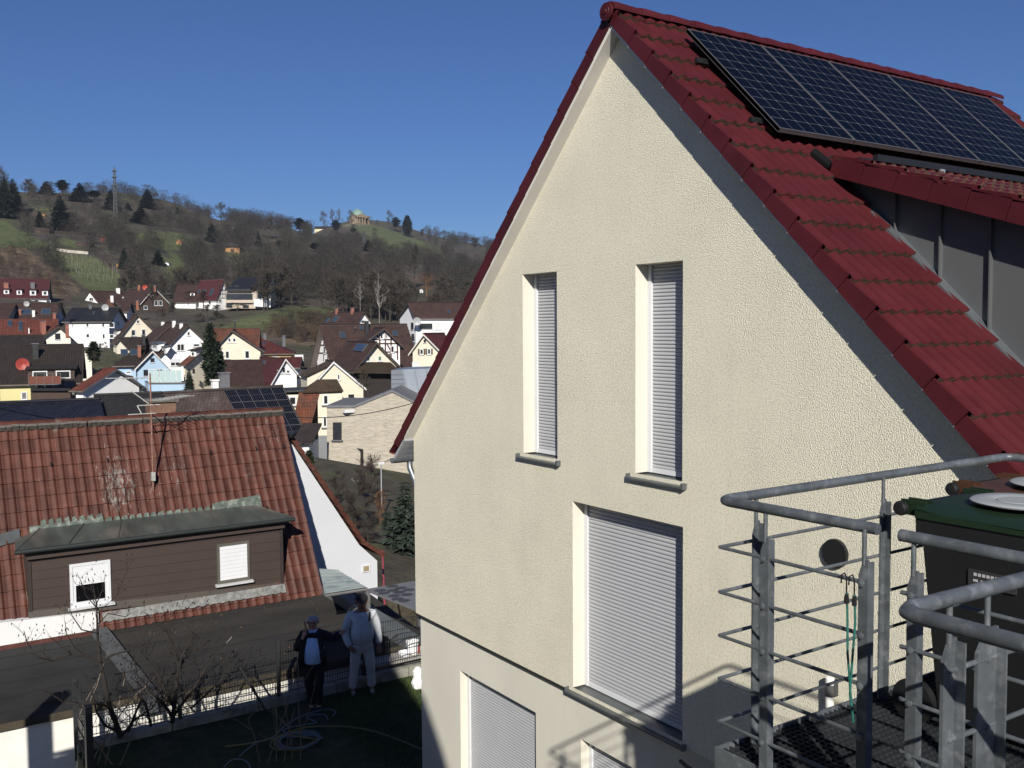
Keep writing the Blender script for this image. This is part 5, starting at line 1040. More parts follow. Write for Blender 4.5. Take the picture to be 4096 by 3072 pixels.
def balc(t,G,R,l,D):
    shed_dormer(t,G,l,D,'L',(280,1062,735,1165),RD,WD,rise=.12,wm=pan)
    a=l(*zc(285,1195),'L'); b=l(*zc(600,1195),'L'); u0,u1=sorted((a.y,b.y)); x=a.x-.5; z=a.z
    m=MB(); m.box(x-.04,x,u0,u1,z,z+.75); m.v=[G(*p) for p in m.v]; m.build('balcony_front',mat('brown_balcony',(.12,.035,.022),.7,.2),t)
    m=MB(); m.box(x,x+1.6,u0,u1,z-.1,z); m.v=[G(*p) for p in m.v]; m.build('balcony_floor',chg,t)
    m=MB(); 
    for k in range(5): u=u0+(u1-u0)*k/4; m.box(x-.06,x-.02,u-.02,u+.02,z-.3,z+1.0)
    m.box(x-.06,x-.02,u0,u1,z+.97,z+1.0); m.v=[G(*p) for p in m.v]; m.build('balcony_rail',gutm,t)
house('yellow house under a big mossy brown roof with dark dormer, balcony and red dish',100,z3(775,822),z3(818,0)[0],None,z3(0,1175)[1],z3(0,1380)[1],88,z3(50,0)[0],YE,RD,wl_=6,side=[('l',(205,1270,270,1350)),('l',(695,1230,740,1305,'d'))],chim=((347,815,950,52,chk),),dish=((225,1045,.62,'L',mat('rust_dish',(.28,.04,.03),.5)),),extra=balc)
t=thing('annex','dark flat roofed annex with tilted solar panels in front of the yellow house','annex',atD(*z3(500,1300),93)-V((0,0,4)))
a,b=atD(*z3(300,1255),93),atD(*z3(690,1255),93); up=V((0,0,1)); vv=V((-a.x,-a.y,0)).normalized()
MB().hexa([a-up*4,b-up*4,b-vv*4-up*4,a-vv*4-up*4,a,b,b-vv*4,a-vv*4]).build('wall',WD,t); MB().hexa([a+vv*.4-up*.05,b+vv*.4-up*.05,b-vv*4.2-up*.05,a-vv*4.2-up*.05,a+vv*.4+up*.2,b+vv*.4+up*.2,b-vv*4.2+up*.2,a-vv*4.2+up*.2]).build('flat_roof',black,t)
for k in range(3):
    c=a.lerp(b,.15+.28*k)+up*.25; s_=(b-a).normalized(); MB().hexa([c,c+s_*1.6,c+s_*1.6-vv*1.2+up*.55,c-vv*1.2+up*.55,c+up*.05,c+s_*1.6+up*.05,c+s_*1.6-vv*1.2+up*.6,c-vv*1.2+up*.6]).build('solar_panel',cellm,t)
def gl(t,G,R,l,D):
    pass
house('light blue house with dark brown hip roof and two roof windows',120,z3(1412,752),z3(1500,0)[0],None,z3(0,1005)[1],z3(0,1290)[1],84,z3(1195,0)[0],BL,RD,wl_=5,hip=3.5,hipn=3.5,chim=((1413,722,815,28,chk),(1370,825,935,30,chb)),
  sky=(('L',((1185,868),(1258,866),(1262,924),(1190,928))),('L',((1280,864),(1350,864),(1353,922),(1285,925)))))
house('light blue gable wing with attic window in front of the dark hip roof',112,z3(1497,880),z3(1345,0)[0],z3(1700,0)[0],z3(0,1030)[1],z3(0,1290)[1],6,z3(1480,0)[0],BL,RD,bar=trw,yer=z3(0,1090)[1],wins=((1478,940,1518,980,'d'),(1410,1055,1455,1115,'d'),(1548,1050,1596,1125,'d'),(1690,1228,1757,1275),(1235,1070,1290,1095)))
t=thing('glass_terrace','pale blue box with frosted glass balustrade terrace beside the blue gable','terrace',atD(*z3(1620,1240),108)-V((0,0,3)))
a,b=atD(*z3(1460,1190),108),atD(*z3(1865,1190),108)
MB().hexa([a-up*5,b-up*5,b-vv*4-up*5,a-vv*4-up*5,a,b,b-vv*4,a-vv*4]).build('wall',BL,t)
MB().hexa([a+vv*.2,b+vv*.2,b-vv*4,a-vv*4,a+vv*.2+up*.12,b+vv*.2+up*.12,b-vv*4+up*.12,a-vv*4+up*.12]).build('slab_edge',chg,t)
a2,b2=atD(*z3(1460,1183),107.9),atD(*z3(1787,1178),107.9); fg=mat('frosted_glass',(.35,.45,.45),.3,.05)
for k in range(6):
    c,e=a2.lerp(b2,k/6+.01),a2.lerp(b2,(k+1)/6-.01); m=MB(); m.hexa([c,e,e-vv*.03,c-vv*.03,c+up*1.35,e+up*1.35,e-vv*.03+up*1.35,c-vv*.03+up*1.35]); m.build('glass_panel',fg,t); MB().tube([c,c+up*1.5],.04,6).build('post',frm,t)
MB().tube([a2+up*1.5,b2+up*1.5],.04,6).build('handrail',frm,t)
house('small house with terracotta roof, grey flashing and white gable below the blue house',98,z3(1292,1140),z3(1165,0)[0],z3(1458,0)[0],z3(0,1288)[1],z3(0,1400)[1],10,z3(1060,0)[0],WH,RT,bar=chg,ov=.6)
house('small terracotta roofed wing in front of the blue gable, beside the grey flashing',95,z3(1120,1060),z3(810,0)[0],None,z3(0,1255)[1],z3(0,1380)[1],40,z3(1050,0)[0],WH,RT,bar=zinc,wl_=3)
house('cream house with orange tiled wing left of the cypress',112,z3(2000,850),z3(1815,0)[0],None,z3(0,1000)[1],z3(0,1290)[1],50,z3(1985,0)[0],CR,RO,wl_=2.5,extra=SHD('L',(1875,870,1925,935),RB,WH),side=[('l',(1895,1045,1915,1095,'d'))])
# ---- middle of the village (picture window 4)
ZK=.4521; zc=z4
house('cream gable house with orange mossy roof and flared eaves above the wine red roof',118,z4(285,275),z4(165,0)[0],z4(530,0)[0],z4(0,400)[1],z4(0,560)[1],-4,None,CR,RO,yer=z4(0,440)[1],wins=((245,335,275,375),(288,335,320,375),(172,452,212,520),(222,450,262,520),(395,447,440,520)))
house('long orange mossy roof crossing behind the cream gable with flared eaves',124,z4(500,266),z4(540,0)[0],None,z4(0,418)[1],z4(0,520)[1],88,z4(130,0)[0],CR,RO,wl_=4,chim=((310,190,268,14,chk),))
house('dark brown roof between the cream gable and the wine red roof',113,z4(545,545),z4(600,0)[0],None,z4(0,760)[1],z4(0,800)[1],86,z4(215,0)[0],CR,RB,wl_=5)
house('yellow house with red hip roof and two grey chimneys',150,z4(812,343),z4(955,0)[0],None,z4(0,473)[1],z4(0,600)[1],88,z4(520,0)[0],OC,RR,wl_=5,hip=5,chim=((570,300,345,28,chg),(740,320,378,26,chg)),side=[('l',(640,500,690,530)),('l',(838,484,915,535,'r')),('l',(560,500,600,515,'d'))],sky=(('L',((558,382),(580,382),(578,404),(556,404))),))
house('white gable house with wine red roof and triangular attic window',108,z4(745,530),z4(600,0)[0],z4(852,0)[0],z4(0,775)[1],z4(0,800)[1],22,z4(545,0)[0],WH,RW,yer=z4(0,660)[1],bar=frm,wins=((720,590,758,648),(682,618,716,650),(762,618,794,650)),sky=(('L',((572,542),(590,545),(578,578),(562,572))),))
house('red roofed house right behind the white gable with triangular window',116,z4(870,522),z4(905,0)[0],None,z4(0,600)[1],z4(0,640)[1],86,z4(745,0)[0],WH,RR,wl_=3.5)
house('brown house with white gable and two skylights, behind the half timbered one',172,z4(1440,112),z4(1375,0)[0],z4(1520,0)[0],z4(0,222)[1],z4(0,300)[1],38,z4(1185,0)[0],WH,RB,wins=((1425,178,1455,208,'w'),),chim=((1208,78,125,22,chb),(1348,72,118,28,chb)),sky=(('L',((1195,150),(1240,150),(1205,200),(1168,200))),('L',((1130,165),(1160,165),(1128,205),(1108,205)))))
B1=[(1060,400,1165,400),(1045,470,1180,470),(1095,300,1095,540),(1130,310,1130,540),(1160,400,1165,540),(1070,350,1150,350)]
house('half timbered house under a long dark brown roof with tall black chimney',124,z4(1107,228),z4(1032,0)[0],z4(1195,0)[0],z4(0,540)[1],z4(0,620)[1],-66,z4(1785,0)[0],WH,RB,boards=B1,chim=((1475,190,315,34,chk,'R'),(1372,250,300,10,chk,'R')),sky=(('R',((1225,290),(1272,290),(1290,345),(1240,345))),('R',((1398,238),(1438,238),(1440,270),(1402,270))),('R',((1695,280),(1745,280),(1748,325),(1700,325)))),wins=((1095,408,1115,475,'w'),(1140,415,1155,470,'w')),ov=.8)
BT=[(1505,385,1755,385),(1530,350,1700,350),(1500,460,1755,460),(1540,350,1545,530),(1590,300,1590,530),(1640,300,1640,530),(1690,330,1690,530),(1745,385,1748,530),(1550,455,1590,390),(1655,390,1690,455),(1640,350,1665,300),(1590,350,1565,310),(1640,530,1690,465)]
house('half timbered white cross gable in front of the long dark brown roof',119,z4(1615,258),z4(1490,0)[0],z4(1765,0)[0],z4(0,350)[1],z4(0,560)[1],16,z4(1560,0)[0],WH,RB,yer=z4(0,402)[1],boards=BT,wins=((1592,300,1620,345),(1640,305,1662,340),(1595,412,1628,470),(1685,405,1718,468)),ov=.7)
house('cream gable house with green shuttered windows and a roof solar collector',106,z4(1542,385),z4(1375,0)[0],z4(1735,0)[0],z4(0,592)[1],z4(0,600)[1],22,z4(1325,0)[0],wallm('creamdirty',(.62,.57,.48)),RB,wins=((1472,498,1507,545,'g'),(1573,494,1608,542,'g')),sky=(('L',((1405,395),(1495,400),(1445,465),(1362,457)),'c'),),ov=.7)
t=thing('barn','dark timber barn with rusty porch roof under the green windowed cream gable','barn',atD(*z4(1500,690),105)-V((0,0,3)))
a,b=atD(*z4(1365,610),105),atD(*z4(1690,615),104); vv=V((-a.x,-a.y,0)).normalized(); e=atD(*z4(1215,590),112)
MB().hexa([a-up*9,b-up*9,b-vv*5-up*9,a-vv*5-up*9,a,b,b-vv*5,a-vv*5]).build('wall',mat('charred_boards',(.018,.013,.012),.8,.3,4,sc=(6,6,1)),t)
MB().hexa([e-up*6,a-up*6,a-vv*3-up*6,e-vv*3-up*6,e,a,a-vv*3,e-vv*3]).build('side_wall',WD,t)
MB().hexa([a+vv*1.2-up*.4,b+vv*1.2-up*.4+ (b-a).normalized()*1.2,b-vv*1+up*.6,a-vv*1+up*.6,a+vv*1.2-up*.25,b+vv*1.2-up*.25+(b-a).normalized()*1.2,b-vv*1+up*.75,a-vv*1+up*.75]).build('porch_roof',RM,t)
house('big white house with brown roof, balconies and satellite dish at the verge',148,z4(1862,30),z4(1820,0)[0],z4(1908,0)[0],z4(0,155)[1],z4(0,400)[1],-70,2060,WH,RB,sky=(('R',((2185,95),(2212,95),(2212,125),(2190,125))),),dish=((1920,215,.6,'R'),),chim=(),
  side=[('r',(1945,208,2055,258,'d')),('r',(2080,205,2130,262,'c')),('r',(1870,300,1895,365,'d'))],wins=((1868,200,1890,260,'d'),))
house('cream house with brown shutters and red roof beside the wine red verge',110,z4(1988,310),z4(1880,0)[0],z4(2115,0)[0],z4(0,455)[1],z4(0,640)[1],-20,z4(2150,0)[0],CR,RR,yer=z4(0,440)[1],bar=trw,wins=((1945,432,1978,484,'b'),(2012,430,2044,482,'b'),(1980,350,2000,378,'d'),(1878,548,1948,602,'c')))
def annexH3(t,G,R,l,D):
    shed_dormer(t,G,l,D,'L',(885,680,960,795),RM,CR,win=False,rise=.5)
house('cream house with mossy brown roof, dormer and flared corner, above the brick house',96,z4(1178,556),z4(960,0)[0],z4(1440,0)[0],z4(0,790)[1],z4(0,1210)[1],10,z4(1120,0)[0],CR,RM,bar=frm,wins=((1212,655,1240,708,'w'),(1312,835,1364,922,'d')),extra=annexH3,ov=.3)
# its tiled front wing
t=thing('house_wing','cream three storey wing with tiled half hip roof and flared tile skirt','house',atD(*z4(1100,1100),90)-V((0,0,5)))
c0,c1=atD(*z4(905,815),90),atD(*z4(1258,800),90.5); vv=V((-c0.x,-c0.y,0)).normalized(); sd_=(c1-c0).normalized(); zf=atD(*z4(1000,1205),90).z
lo_=lambda p,z:V((p.x,p.y,z))
m=MB(); A_=[c0+sd_*1.4,c1,c1-vv*6,c0+sd_*1.4-vv*6]; m.hexa([lo_(p,zf) for p in A_]+[lo_(p,c0.z-.05) for p in A_]); wg_=m.build('wall',CR,t)
m=MB(); A2=[p+vv*.03-sd_*(.03 if i in(0,3) else -.03) for i,p in enumerate(A_)]; m.hexa([lo_(p,zf-6) for p in A_]+[lo_(p,zf) for p in A_]); m.build('grey_base',mat('grey_base',(.17,.18,.19),.8,.1,1),t)
m=MB(); A3=[c0-sd_*4.0-vv*1,c0+sd_*.6-vv*1,c0+sd_*.6-vv*6,c0-sd_*4.0-vv*6]; m.hexa([lo_(p,zf-5) for p in A3]+[lo_(p,c0.z-.3) for p in A3]); m.build('side_wall',CR,t)
m=MB(); rl,rr=atD(*z4(1040,702),93),atD(*z4(1212,700),93); el_,er_=c0+vv*.3,c1+vv*.3+sd_*.1
m.slab(rl,rr,er_,el_,.12); m.quad(rl,el_,el_-vv*4,rl); m.f[-1]=m.f[-1][:3]; m.uv[-1]=m.uv[-1][:3]; m.quad(rr,er_,er_-vv*4,rr); m.f[-1]=m.f[-1][:3]; m.uv[-1]=m.uv[-1][:3]; m.build('roof',RM,t)
m=MB() # concave tile skirt
pr=[(0,0),(.35,-1.0),(.75,-2.2),(1.3,-3.4),(2.1,-4.5),(2.7,-5.0)]
for (u0,w0),(u1,w1) in zip(pr,pr[1:]):
    for q0,q1 in ((0,1),):
        a_=c0+sd_*(1.6-u0*.75)+up*w0+vv*(.1+u0*.1); b_=c0+sd_*(1.6-u1*.75)+up*w1+vv*(.1+u1*.1); a2_=a_-sd_*1.9+sd_*u0*.12; b2_=b_-sd_*1.9+sd_*u1*.12; m.slab(a2_,a_,b_,b2_,.12)
m.build('tile_skirt',RO,t)
def rectw(t,c,u,hgt,wd,par,fm_=frm,sh=False):
    m=MB(); n_=vv; a=c-u*wd/2; b=c+u*wd/2; bx=lambda a,b,z0,z1_,o0,o1,mm:mm.hexa([lo_(a,z0)+n_*o1,lo_(b,z0)+n_*o1,lo_(b,z0)+n_*o0,lo_(a,z0)+n_*o0,lo_(a,z1_)+n_*o1,lo_(b,z1_)+n_*o1,lo_(b,z1_)+n_*o0,lo_(a,z1_)+n_*o0])
    z0,z1_=c.z-hgt/2,c.z+hgt/2; bx(a,a+u*.14,z0,z1_,-.05,.05,m); bx(b-u*.14,b,z0,z1_,-.05,.05,m); bx(a+u*.14,b-u*.14,z1_-.14,z1_,-.05,.05,m); bx(a+u*.14,b-u*.14,z0,z0+.14,-.05,.05,m); o=m.build('window',fm_,par)
    m=MB(); bx(a+u*.14,b-u*.14,z0+.14,z1_-.14,-.05,.02,m); m.build('pane',pan,o); m=MB(); bx(a-u*.1,b+u*.1,z0-.12,z0,-.05,.15,m); m.build('window_sill',chg,o)
def at_on(px,py,P,n_):
    d=W(px,py); return d*(P.dot(n_)/d.dot(n_))
nrm=V((sd_.y,-sd_.x,0)); 
for x0,y0_,x1,y1_ in ((1085,835,1140,930),(1083,1030,1128,1128)):
    p=at_on(*z4((x0+x1)/2,(y0_+y1_)/2),c1,nrm); rectw(t,p,sd_,(y1_-y0_)*ZK/F*90,(x1-x0)*ZK/F*90,t)
p=at_on(*z4(820,892),A3[0],nrm); rectw(t,p,sd_,.9,.75,t)
MB().hexa([A3[0]+up*.0+vv*.3,A3[1]+vv*.3,A3[2],A3[3]]+[q_+up*.15 for q_ in (A3[0]+vv*.3,A3[1]+vv*.3,A3[2],A3[3])]).build('flat_roof',chk,t)
# ---- pale brick house
bk=mat('pale_long_brick',(.36,.325,.265),.9,.22,1.2,col2=(.2,.18,.15),s2=2.6,t2=(.58,.63),sc=(1.2,1.2,9),bump=.01,bs=30,det=6)
t=thing('brick_house','pale long brick house with flat and gabled parapet, black window and slit','house',(0,0,0)); 
dB=72; BP=[(1122,950),(1362,950),(1700,812),(1860,893),(2100,1010),(2100,2300),(1128,2300)]
pb=[atD(*z4(x,y),dB) for x,y in BP]; p0=pb[0]; vv=V((-p0.x,-p0.y,0)).normalized(); rt_=V((M[0][0],M[1][0],0)).normalized(); t.location=(p0.x,p0.y,-13); INV[t.name]=Matrix.Translation(V((-p0.x,-p0.y,13)))
nb=V((M[0][2],M[1][2],0)).normalized()
pb=[at_on(*z4(x,y),p0,nb) for x,y in BP]; MB().prism(pb,nb*8).build('wall',bk,t)
m=MB()
for a,b in zip(pb[:4],pb[1:5]): m.hexa([a-nb*.1-up*.02,b-nb*.1-up*.02,b+nb*8-up*.02,a+nb*8-up*.02,a-nb*.1+up*.16,b-nb*.1+up*.16,b+nb*8+up*.16,a+nb*8+up*.16])
m.build('parapet_cap',chg,t)
for R4,nm,mm in (((1176,1082,1254,1238),'window',black),((1386,1312,1446,1512),'doorway',black)):
    x0,y0_,x1,y1_=R4; q_=[at_on(*z4(*p),p0,nb)-nb*.02 for p in ((x0,y1_),(x1,y1_),(x1,y0_),(x0,y0_))]
    if nm=='window':
        o=MB().prism(q_,-nb*.03).build(nm,mm,t); cc=sum(q_,V((0,0,0)))/4; MB().prism([cc+(p-cc)*.85-nb*.035 for p in q_],-nb*.01).build('pane',pan,o); MB().hexa([q_[0]-nb*.2-up*.08-rt_*.1,q_[1]-nb*.2-up*.08+rt_*.1,q_[1]-up*.08+rt_*.1,q_[0]-up*.08-rt_*.1,q_[0]-nb*.2-rt_*.1,q_[1]-nb*.2+rt_*.1,q_[1]+rt_*.1,q_[0]-rt_*.1]).build('window_sill',chg,o)
    else: q_=[at_on(*z4(*p),p0,nb)-nb*.02 for p in ((1420,1512),(1446,1512),(1446,1322),(1386,1308),(1420,1345))]; MB().prism(q_,-nb*.03).build(nm,mm,t)
q_=at_on(*z4(1305,980),p0,nb); MB().box(q_.x-.4,q_.x+.4,q_.y-.4,q_.y,q_.z-.12,q_.z+.12).build('wall_box',frm,t)
zn=mat('bright_zinc',(.28,.31,.35),.35,.05,1,metal=.5); zb2=mat('grey_zinc_cladding',(.13,.145,.17),.5,.1,1)
dz=78; Q=[at_on(*z4(x,y),atD(*z4(1692,620),dz),nb) for x,y in ((1692,870),(1850,880),(1785,615),(1692,622))]; m=MB(); m.prism(Q,nb*5); z_=m.build('zinc_gable',zb2,t)
m=MB(); 
for y in (660,700,740,780): a=at_on(*z4(1692,y),Q[0],nb); b=at_on(*z4(1785+(y-615)*.25,y),Q[0],nb); m.tube([a-nb*.02,b-nb*.02],.03,5)
m.build('zinc_seam',zb2,z_)
Q=[at_on(*z4(x,y),atD(*z4(1692,620),dz),nb) for x,y in ((1785,615),(1850,880),(2200,880),(2200,600))]; MB().prism([q_-nb*.02 for q_ in Q],nb*5).build('zinc_roof',zn,t)
m=MB()
for k in range(4): a=Q[0].lerp(Q[3],k/4+.02); b=Q[1].lerp(Q[2],k/4+.02); m.tube([a-nb*.04,b-nb*.04],.06,5)
m.build('zinc_seam',zn,t)
# ---- the long dark terrace of roofs behind the red ridge
def row(label,pa,pb_,pc,pd,d0,d1,roof,wl_=None,name='terraced_house'):
    """roof slope given by its four picture corners: ridge a-b, eave d-c"""
    a=atD(*pa,d0); b=atD(*pb_,d1); c=atD(*pc,d1-5); d=atD(*pd,d0-5); t=thing(name,label,'house',V(((a.x+b.x)/2,(a.y+b.y)/2,-13)))
    m=MB(); m.slab(a,b,c,d,.2); back=(a-d); back.z=-back.z; m.slab(a,b,b+back,a+back,.2); ro=m.build('roof',roof,t)
    MB().tube([a+up*.05,b+up*.05],.14,8).build('ridge_cap',roof,t)
    c_=c+up*-.25; d_=d+up*-.25; a_=a-up*.22; b_=b-up*.22; f=.35
    bb=b_+back; ab=a_+back
    m=MB(); m.add([lo_(d,-13),lo_(c,-13),c_,d_,lo_(bb,-13),bb,b_,lo_(ab,-13),ab,a_],[(0,1,2,3),(1,4,5,6,2),(0,3,9,8,7)]); m.build('wall',WH,t)
    return t,ro,(a,b,c,d)
roK=roofmat('roof_blue_black',(.012,.013,.019),.3,.36,rough=.35,amp=.06); roK2=roofmat('roof_matt_black',(.014,.013,.014),.3,.36,rough=.7,amp=.05); roB=roofmat('roof_greybrown',(.05,.034,.03),.28,.33,amp=.06,col2=(.09,.07,.065),t2=(.5,.7))
row('terraced house with glossy blue black pantile roof, in front of the yellow house',z3(-250,1395),z3(985,1347),z3(1060,1640),z3(-250,1690),76,76,roK)
row('terraced house with matt black roof, between the blue black and grey brown roofs',z3(925,1312),z3(1592,1287),z3(1650,1600),z3(1010,1640),78,78,roK2)
t,ro,(a,b,c,d)=row('terraced house with grey brown tiles and a large array of solar panels',z3(1588,1290),z4(735,768),z4(985,1240),z3(1660,1700),79,80,roB)
MB().box(b.x-.6,b.x+.6,b.y-.4,b.y+.4,b.z-9,b.z-8).build('vent_box',chg,t)
# solar array, each panel its own part
zt4=lambda x,y:atD(*z4(x,y),80)
nR=(b-a).cross(d-a).normalized(); nR=nR if nR.z>0 else -nR
def onR(px,py,o=.15): return at_on(px,py,a+nR*o,nR)
TL,TR,BR,BL_=(205,797),(728,770),(945,1212),(455,1245)
def bil(u,v): 
    A=(TL[0]+(TR[0]-TL[0])*u,TL[1]+(TR[1]-TL[1])*u); B=(BL_[0]+(BR[0]-BL_[0])*u,BL_[1]+(BR[1]-BL_[1])*u); return (A[0]+(B[0]-A[0])*v,A[1]+(B[1]-A[1])*v)
for i in range(5):
    for j in range(4):
        u0,u1,v0,v1=i/5+.004,(i+1)/5-.004,j/4+.006,(j+1)/4-.006; P=[onR(*z4(*bil(*q_))) for q_ in ((u0,v0),(u1,v0),(u1,v1),(u0,v1))]
        m=MB(); m.hexa([p-nR*.04 for p in P]+P); pn=m.build('solar_panel',fram,t)
        m=MB(); cc=sum(P,V((0,0,0)))/4; I=[cc+(p-cc)*.975+nR*.008 for p in P]
        for k in range(6): # cell columns, panel split in two halves
            for h0,h1 in ((0,.49),(.51,1)):
                e0,e1=k/6+.008,(k+1)/6-.008; f_=lambda x,y:(I[0].lerp(I[1],x)).lerp(I[3].lerp(I[2],x),y); m.add([f_(e0,h0),f_(e1,h0),f_(e1,h1),f_(e0,h1)],[(0,1,2,3)])
        m.build('cells',cellm,pn)
MB().box(b.x-.1,b.x+.1,b.y-.1,b.y+.1,b.z-.5,b.z-.1)
for x,y,w_,h_,mm,lb in ((130,715,26,80,chw,'pale chimney standing beside the grey clad one at the grey brown ridge'),(212,650,38,145,chg,'tall grey clad chimney at the grey brown ridge, left of the solar array')):
    p=atD(*z4(x,y),84); q_=w_*ZK/F*84; o=MB().box(-q_,q_,-q_,q_,-h_*2*ZK/F*84,0).box(-q_-.08,q_+.08,-q_-.08,q_+.08,0,.12).build('chimney',mm); o.location=p; tag(o,lb,'chimney')
t=thing('ivy_shed','small white brick shed with ivy side right below the solar array','shed',atD(*z4(920,1400),60)-V((0,0,4)))
p=atD(*z4(865,1275),66); q_=atD(*z4(965,1275),66); m=MB(); bk_=nb*3; m.hexa([p-up*5,q_-up*5,q_+bk_-up*5,p+bk_-up*5,p,q_,q_+bk_,p+bk_]); m.build('wall',mat('white_brick',(.65,.65,.64),.9,.15,8,bump=.02,bs=12),t)
MB().hexa([p-nb*.4-rt_*.3-up*.0,q_-nb*.4+rt_*.3,q_+bk_+rt_*.3+up*1,p+bk_-rt_*.3+up*1,p-nb*.4-rt_*.3+up*.15,q_-nb*.4+rt_*.3+up*.15,q_+bk_+rt_*.3+up*1.15,p+bk_-rt_*.3+up*1.15]).build('roof',roB,t)
# overhead cable
cb=MB(); a=atD(-80,1612,40); b=atD(*z4(860,1040),62); c=atD(1900,1590,60)
def sag(p,q_,s,n=14): return [p.lerp(q_,i/n)-up*s*4*(i/n)*(1-i/n) for i in range(n+1)]
o=cb.tube(sag(atD(-120,1600,40),atD(660,1665,55),.6)+sag(atD(660,1665,55),b,.2)[1:]+sag(b,atD(1760,1575,66),.5)[1:],.028,5).build('overhead_cable',black); tag(o,'black overhead cable sagging across the dark roofs to the brick house','cable')
# ------------------------------------------------------------ trees and the hillside
def crown_bare(seed,H_=10,wd=7,trunk=.3,nb=9,tw=420,tl=1.5,tr=.028,form='round',base=.22):
    rn=random.Random(seed); m=MB(); m.tube([(0,0,-.5),(rn.gauss(0,.1),rn.gauss(0,.1),H_*.35),(rn.gauss(0,.25),rn.gauss(0,.25),H_*.7),(rn.gauss(0,.3),rn.gauss(0,.3),H_*.93)],[H_*.02*trunk/.3,H_*.015*trunk/.3,H_*.008*trunk/.3,H_*.003],6,cap=False)
    tips=[]
    def br(p,d,L,r,dp):
        pts=[p]; q_=V(p); dd=V(d)
        for i in range(3): dd=(dd+V((rn.gauss(0,.16),rn.gauss(0,.16),rn.gauss(.1,.12)))).normalized(); q_=q_+dd*L/3; pts.append(q_.copy())
        m.tube(pts,[r,r*.75,r*.5,r*.3],4,cap=False)
        for p_ in pts[1:]: tips.append((p_,dd))
        if dp>0:
            for _ in range(3): br(pts[rn.randint(1,3)],(dd+V((rn.gauss(0,.6),rn.gauss(0,.6),rn.gauss(.15,.35)))).normalized(),L*rn.uniform(.5,.7),r*.5,dp-1)
    for i in range(nb):
        f=base+(1-base)*(i+rn.random())/nb*.85; a=i*2.4+rn.random(); env=(1-abs(f-.5)*1.1) if form=='round' else (1.05-f)
        br(V((0,0,H_*f)),V((cos(a),sin(a),rn.uniform(.4,1.0))).normalized(),wd*.36*max(.35,env),H_*.006*(1.2-f),2)
    for _ in range(tw):
        p,dd=rn.choice(tips); d=(dd+V((rn.gauss(0,.7),rn.gauss(0,.7),rn.gauss(.1,.6)))).normalized(); l=tl*rn.uniform(.4,1.1)*H_/10; s_=d.cross(V((rn.gauss(0,1),rn.gauss(0,1),rn.gauss(0,1)))).normalized()*tr*H_/10
        p=p+V((rn.gauss(0,.25),rn.gauss(0,.25),rn.gauss(0,.25)))*H_/10
        m.add([p-s_,p+s_,p+d*l],[(0,1,2)])
    return m
def crown_conifer(seed,H_=10,wd=4.5,n=26,form='spruce'):
    rn=random.Random(seed); m=MB(); m.tube([(0,0,-.5),(0,0,H_*.97)],[H_*.018,H_*.003],6,cap=False); lf=MB()
    for i in range(n):
        f=i/n; z=H_*(.1+.9*f); r=wd/2*((1-f)**.85)*rn.uniform(.75,1.15)+.05*wd
        if form=='column': r=wd/2*(1-abs(f-.35)**2*1.7)*rn.uniform(.85,1.1)
        if form=='pine': r=wd/2*rn.uniform(.45,1.1)*(1-abs(f-.62)*1.1) if f>.25 else .05*wd
        k=int(9+10*(r/(wd/2)))
        for j in range(int(k*1.5)):
            a=rn.random()*6.28; rr=r*rn.uniform(.6,1.1); drp=rn.uniform(-.05,.3) if form=='spruce' else rn.uniform(-.4,.1); p0=V((0,0,z+rn.gauss(0,.1))); 
            for q_ in range(7):
                t0=rn.uniform(.15,.85); p=V((cos(a)*rr*t0,sin(a)*rr*t0,z-drp*rr*t0)); d=V((cos(a+rn.gauss(0,.5)),sin(a+rn.gauss(0,.5)),-drp+rn.gauss(0,.25))).normalized(); l=rr*rn.uniform(.28,.55)+.12; s_=d.cross(V((rn.gauss(0,.4),rn.gauss(0,.4),1))).normalized()*l*.28
                lf.add([p-s_,p+s_,p+d*l],[(0,1,2)])
    return m,lf
brk=mat('grey_bark',(.042,.034,.026),.9,.3,3); brk2=mat('brown_twigs',(.034,.025,.02),.9,.35,.7); brk3=mat('russet_twigs',(.15,.078,.04),.9,.3,.7); brkw=mat('pale_birch_bark',(.3,.28,.255),.8,.25,6)
ndl=mat('dark_needles',(.022,.034,.018),.85,.5,.8); ndl2=mat('blue_green_needles',(.03,.045,.032),.85,.45,1.5); evg=mat('evergreen_leaves',(.035,.05,.018),.8,.5,1)
BARE=[crown_bare(1).v and crown_bare(s,wd=w,form=f) for s,w,f in ((1,7,'round'),(2,8,'round'),(3,6,'tall'),(4,9,'round'))]
bmesh_=[]; 
for i,(b,mm) in enumerate(zip(BARE,(brk,brk2,brk,brk2))): o=b.build('bare_tree',mm); bmesh_.append(o.data); bpy.data.objects.remove(o)
farm=[]
for i in range(4): o=crown_bare(80+i,wd=8,nb=10,tw=650,tl=1.5,tr=.075,form=('round','tall')[i%2]).build('bare_tree',brk); farm.append(o.data); bpy.data.objects.remove(o)
o=crown_bare(9,wd=9,tw=700).build('x',brk3); rus=o.data; bpy.data.objects.remove(o)
def place(me,name,label,cat,p,H_,wf=1,group=None,base=10):
    o=bpy.data.objects.new(name,me); C.objects.link(o); s_=H_/base; o.scale=(s_*wf,s_*wf,s_); o.location=p; o.rotation_euler=(0,0,(p.x*1.7+p.y)%6.28); return tag(o,label,cat,group)
conm=[]
for s_,f in ((1,'spruce'),(2,'spruce'),(3,'pine'),(4,'column')):
    a,b=crown_conifer(s_,form=f,n=30 if f=='column' else 26); oa=a.build('trunk',brk); ob=b.build('needles',ndl); conm.append((oa.data,ob.data,f)); bpy.data.objects.remove(oa); bpy.data.objects.remove(ob)
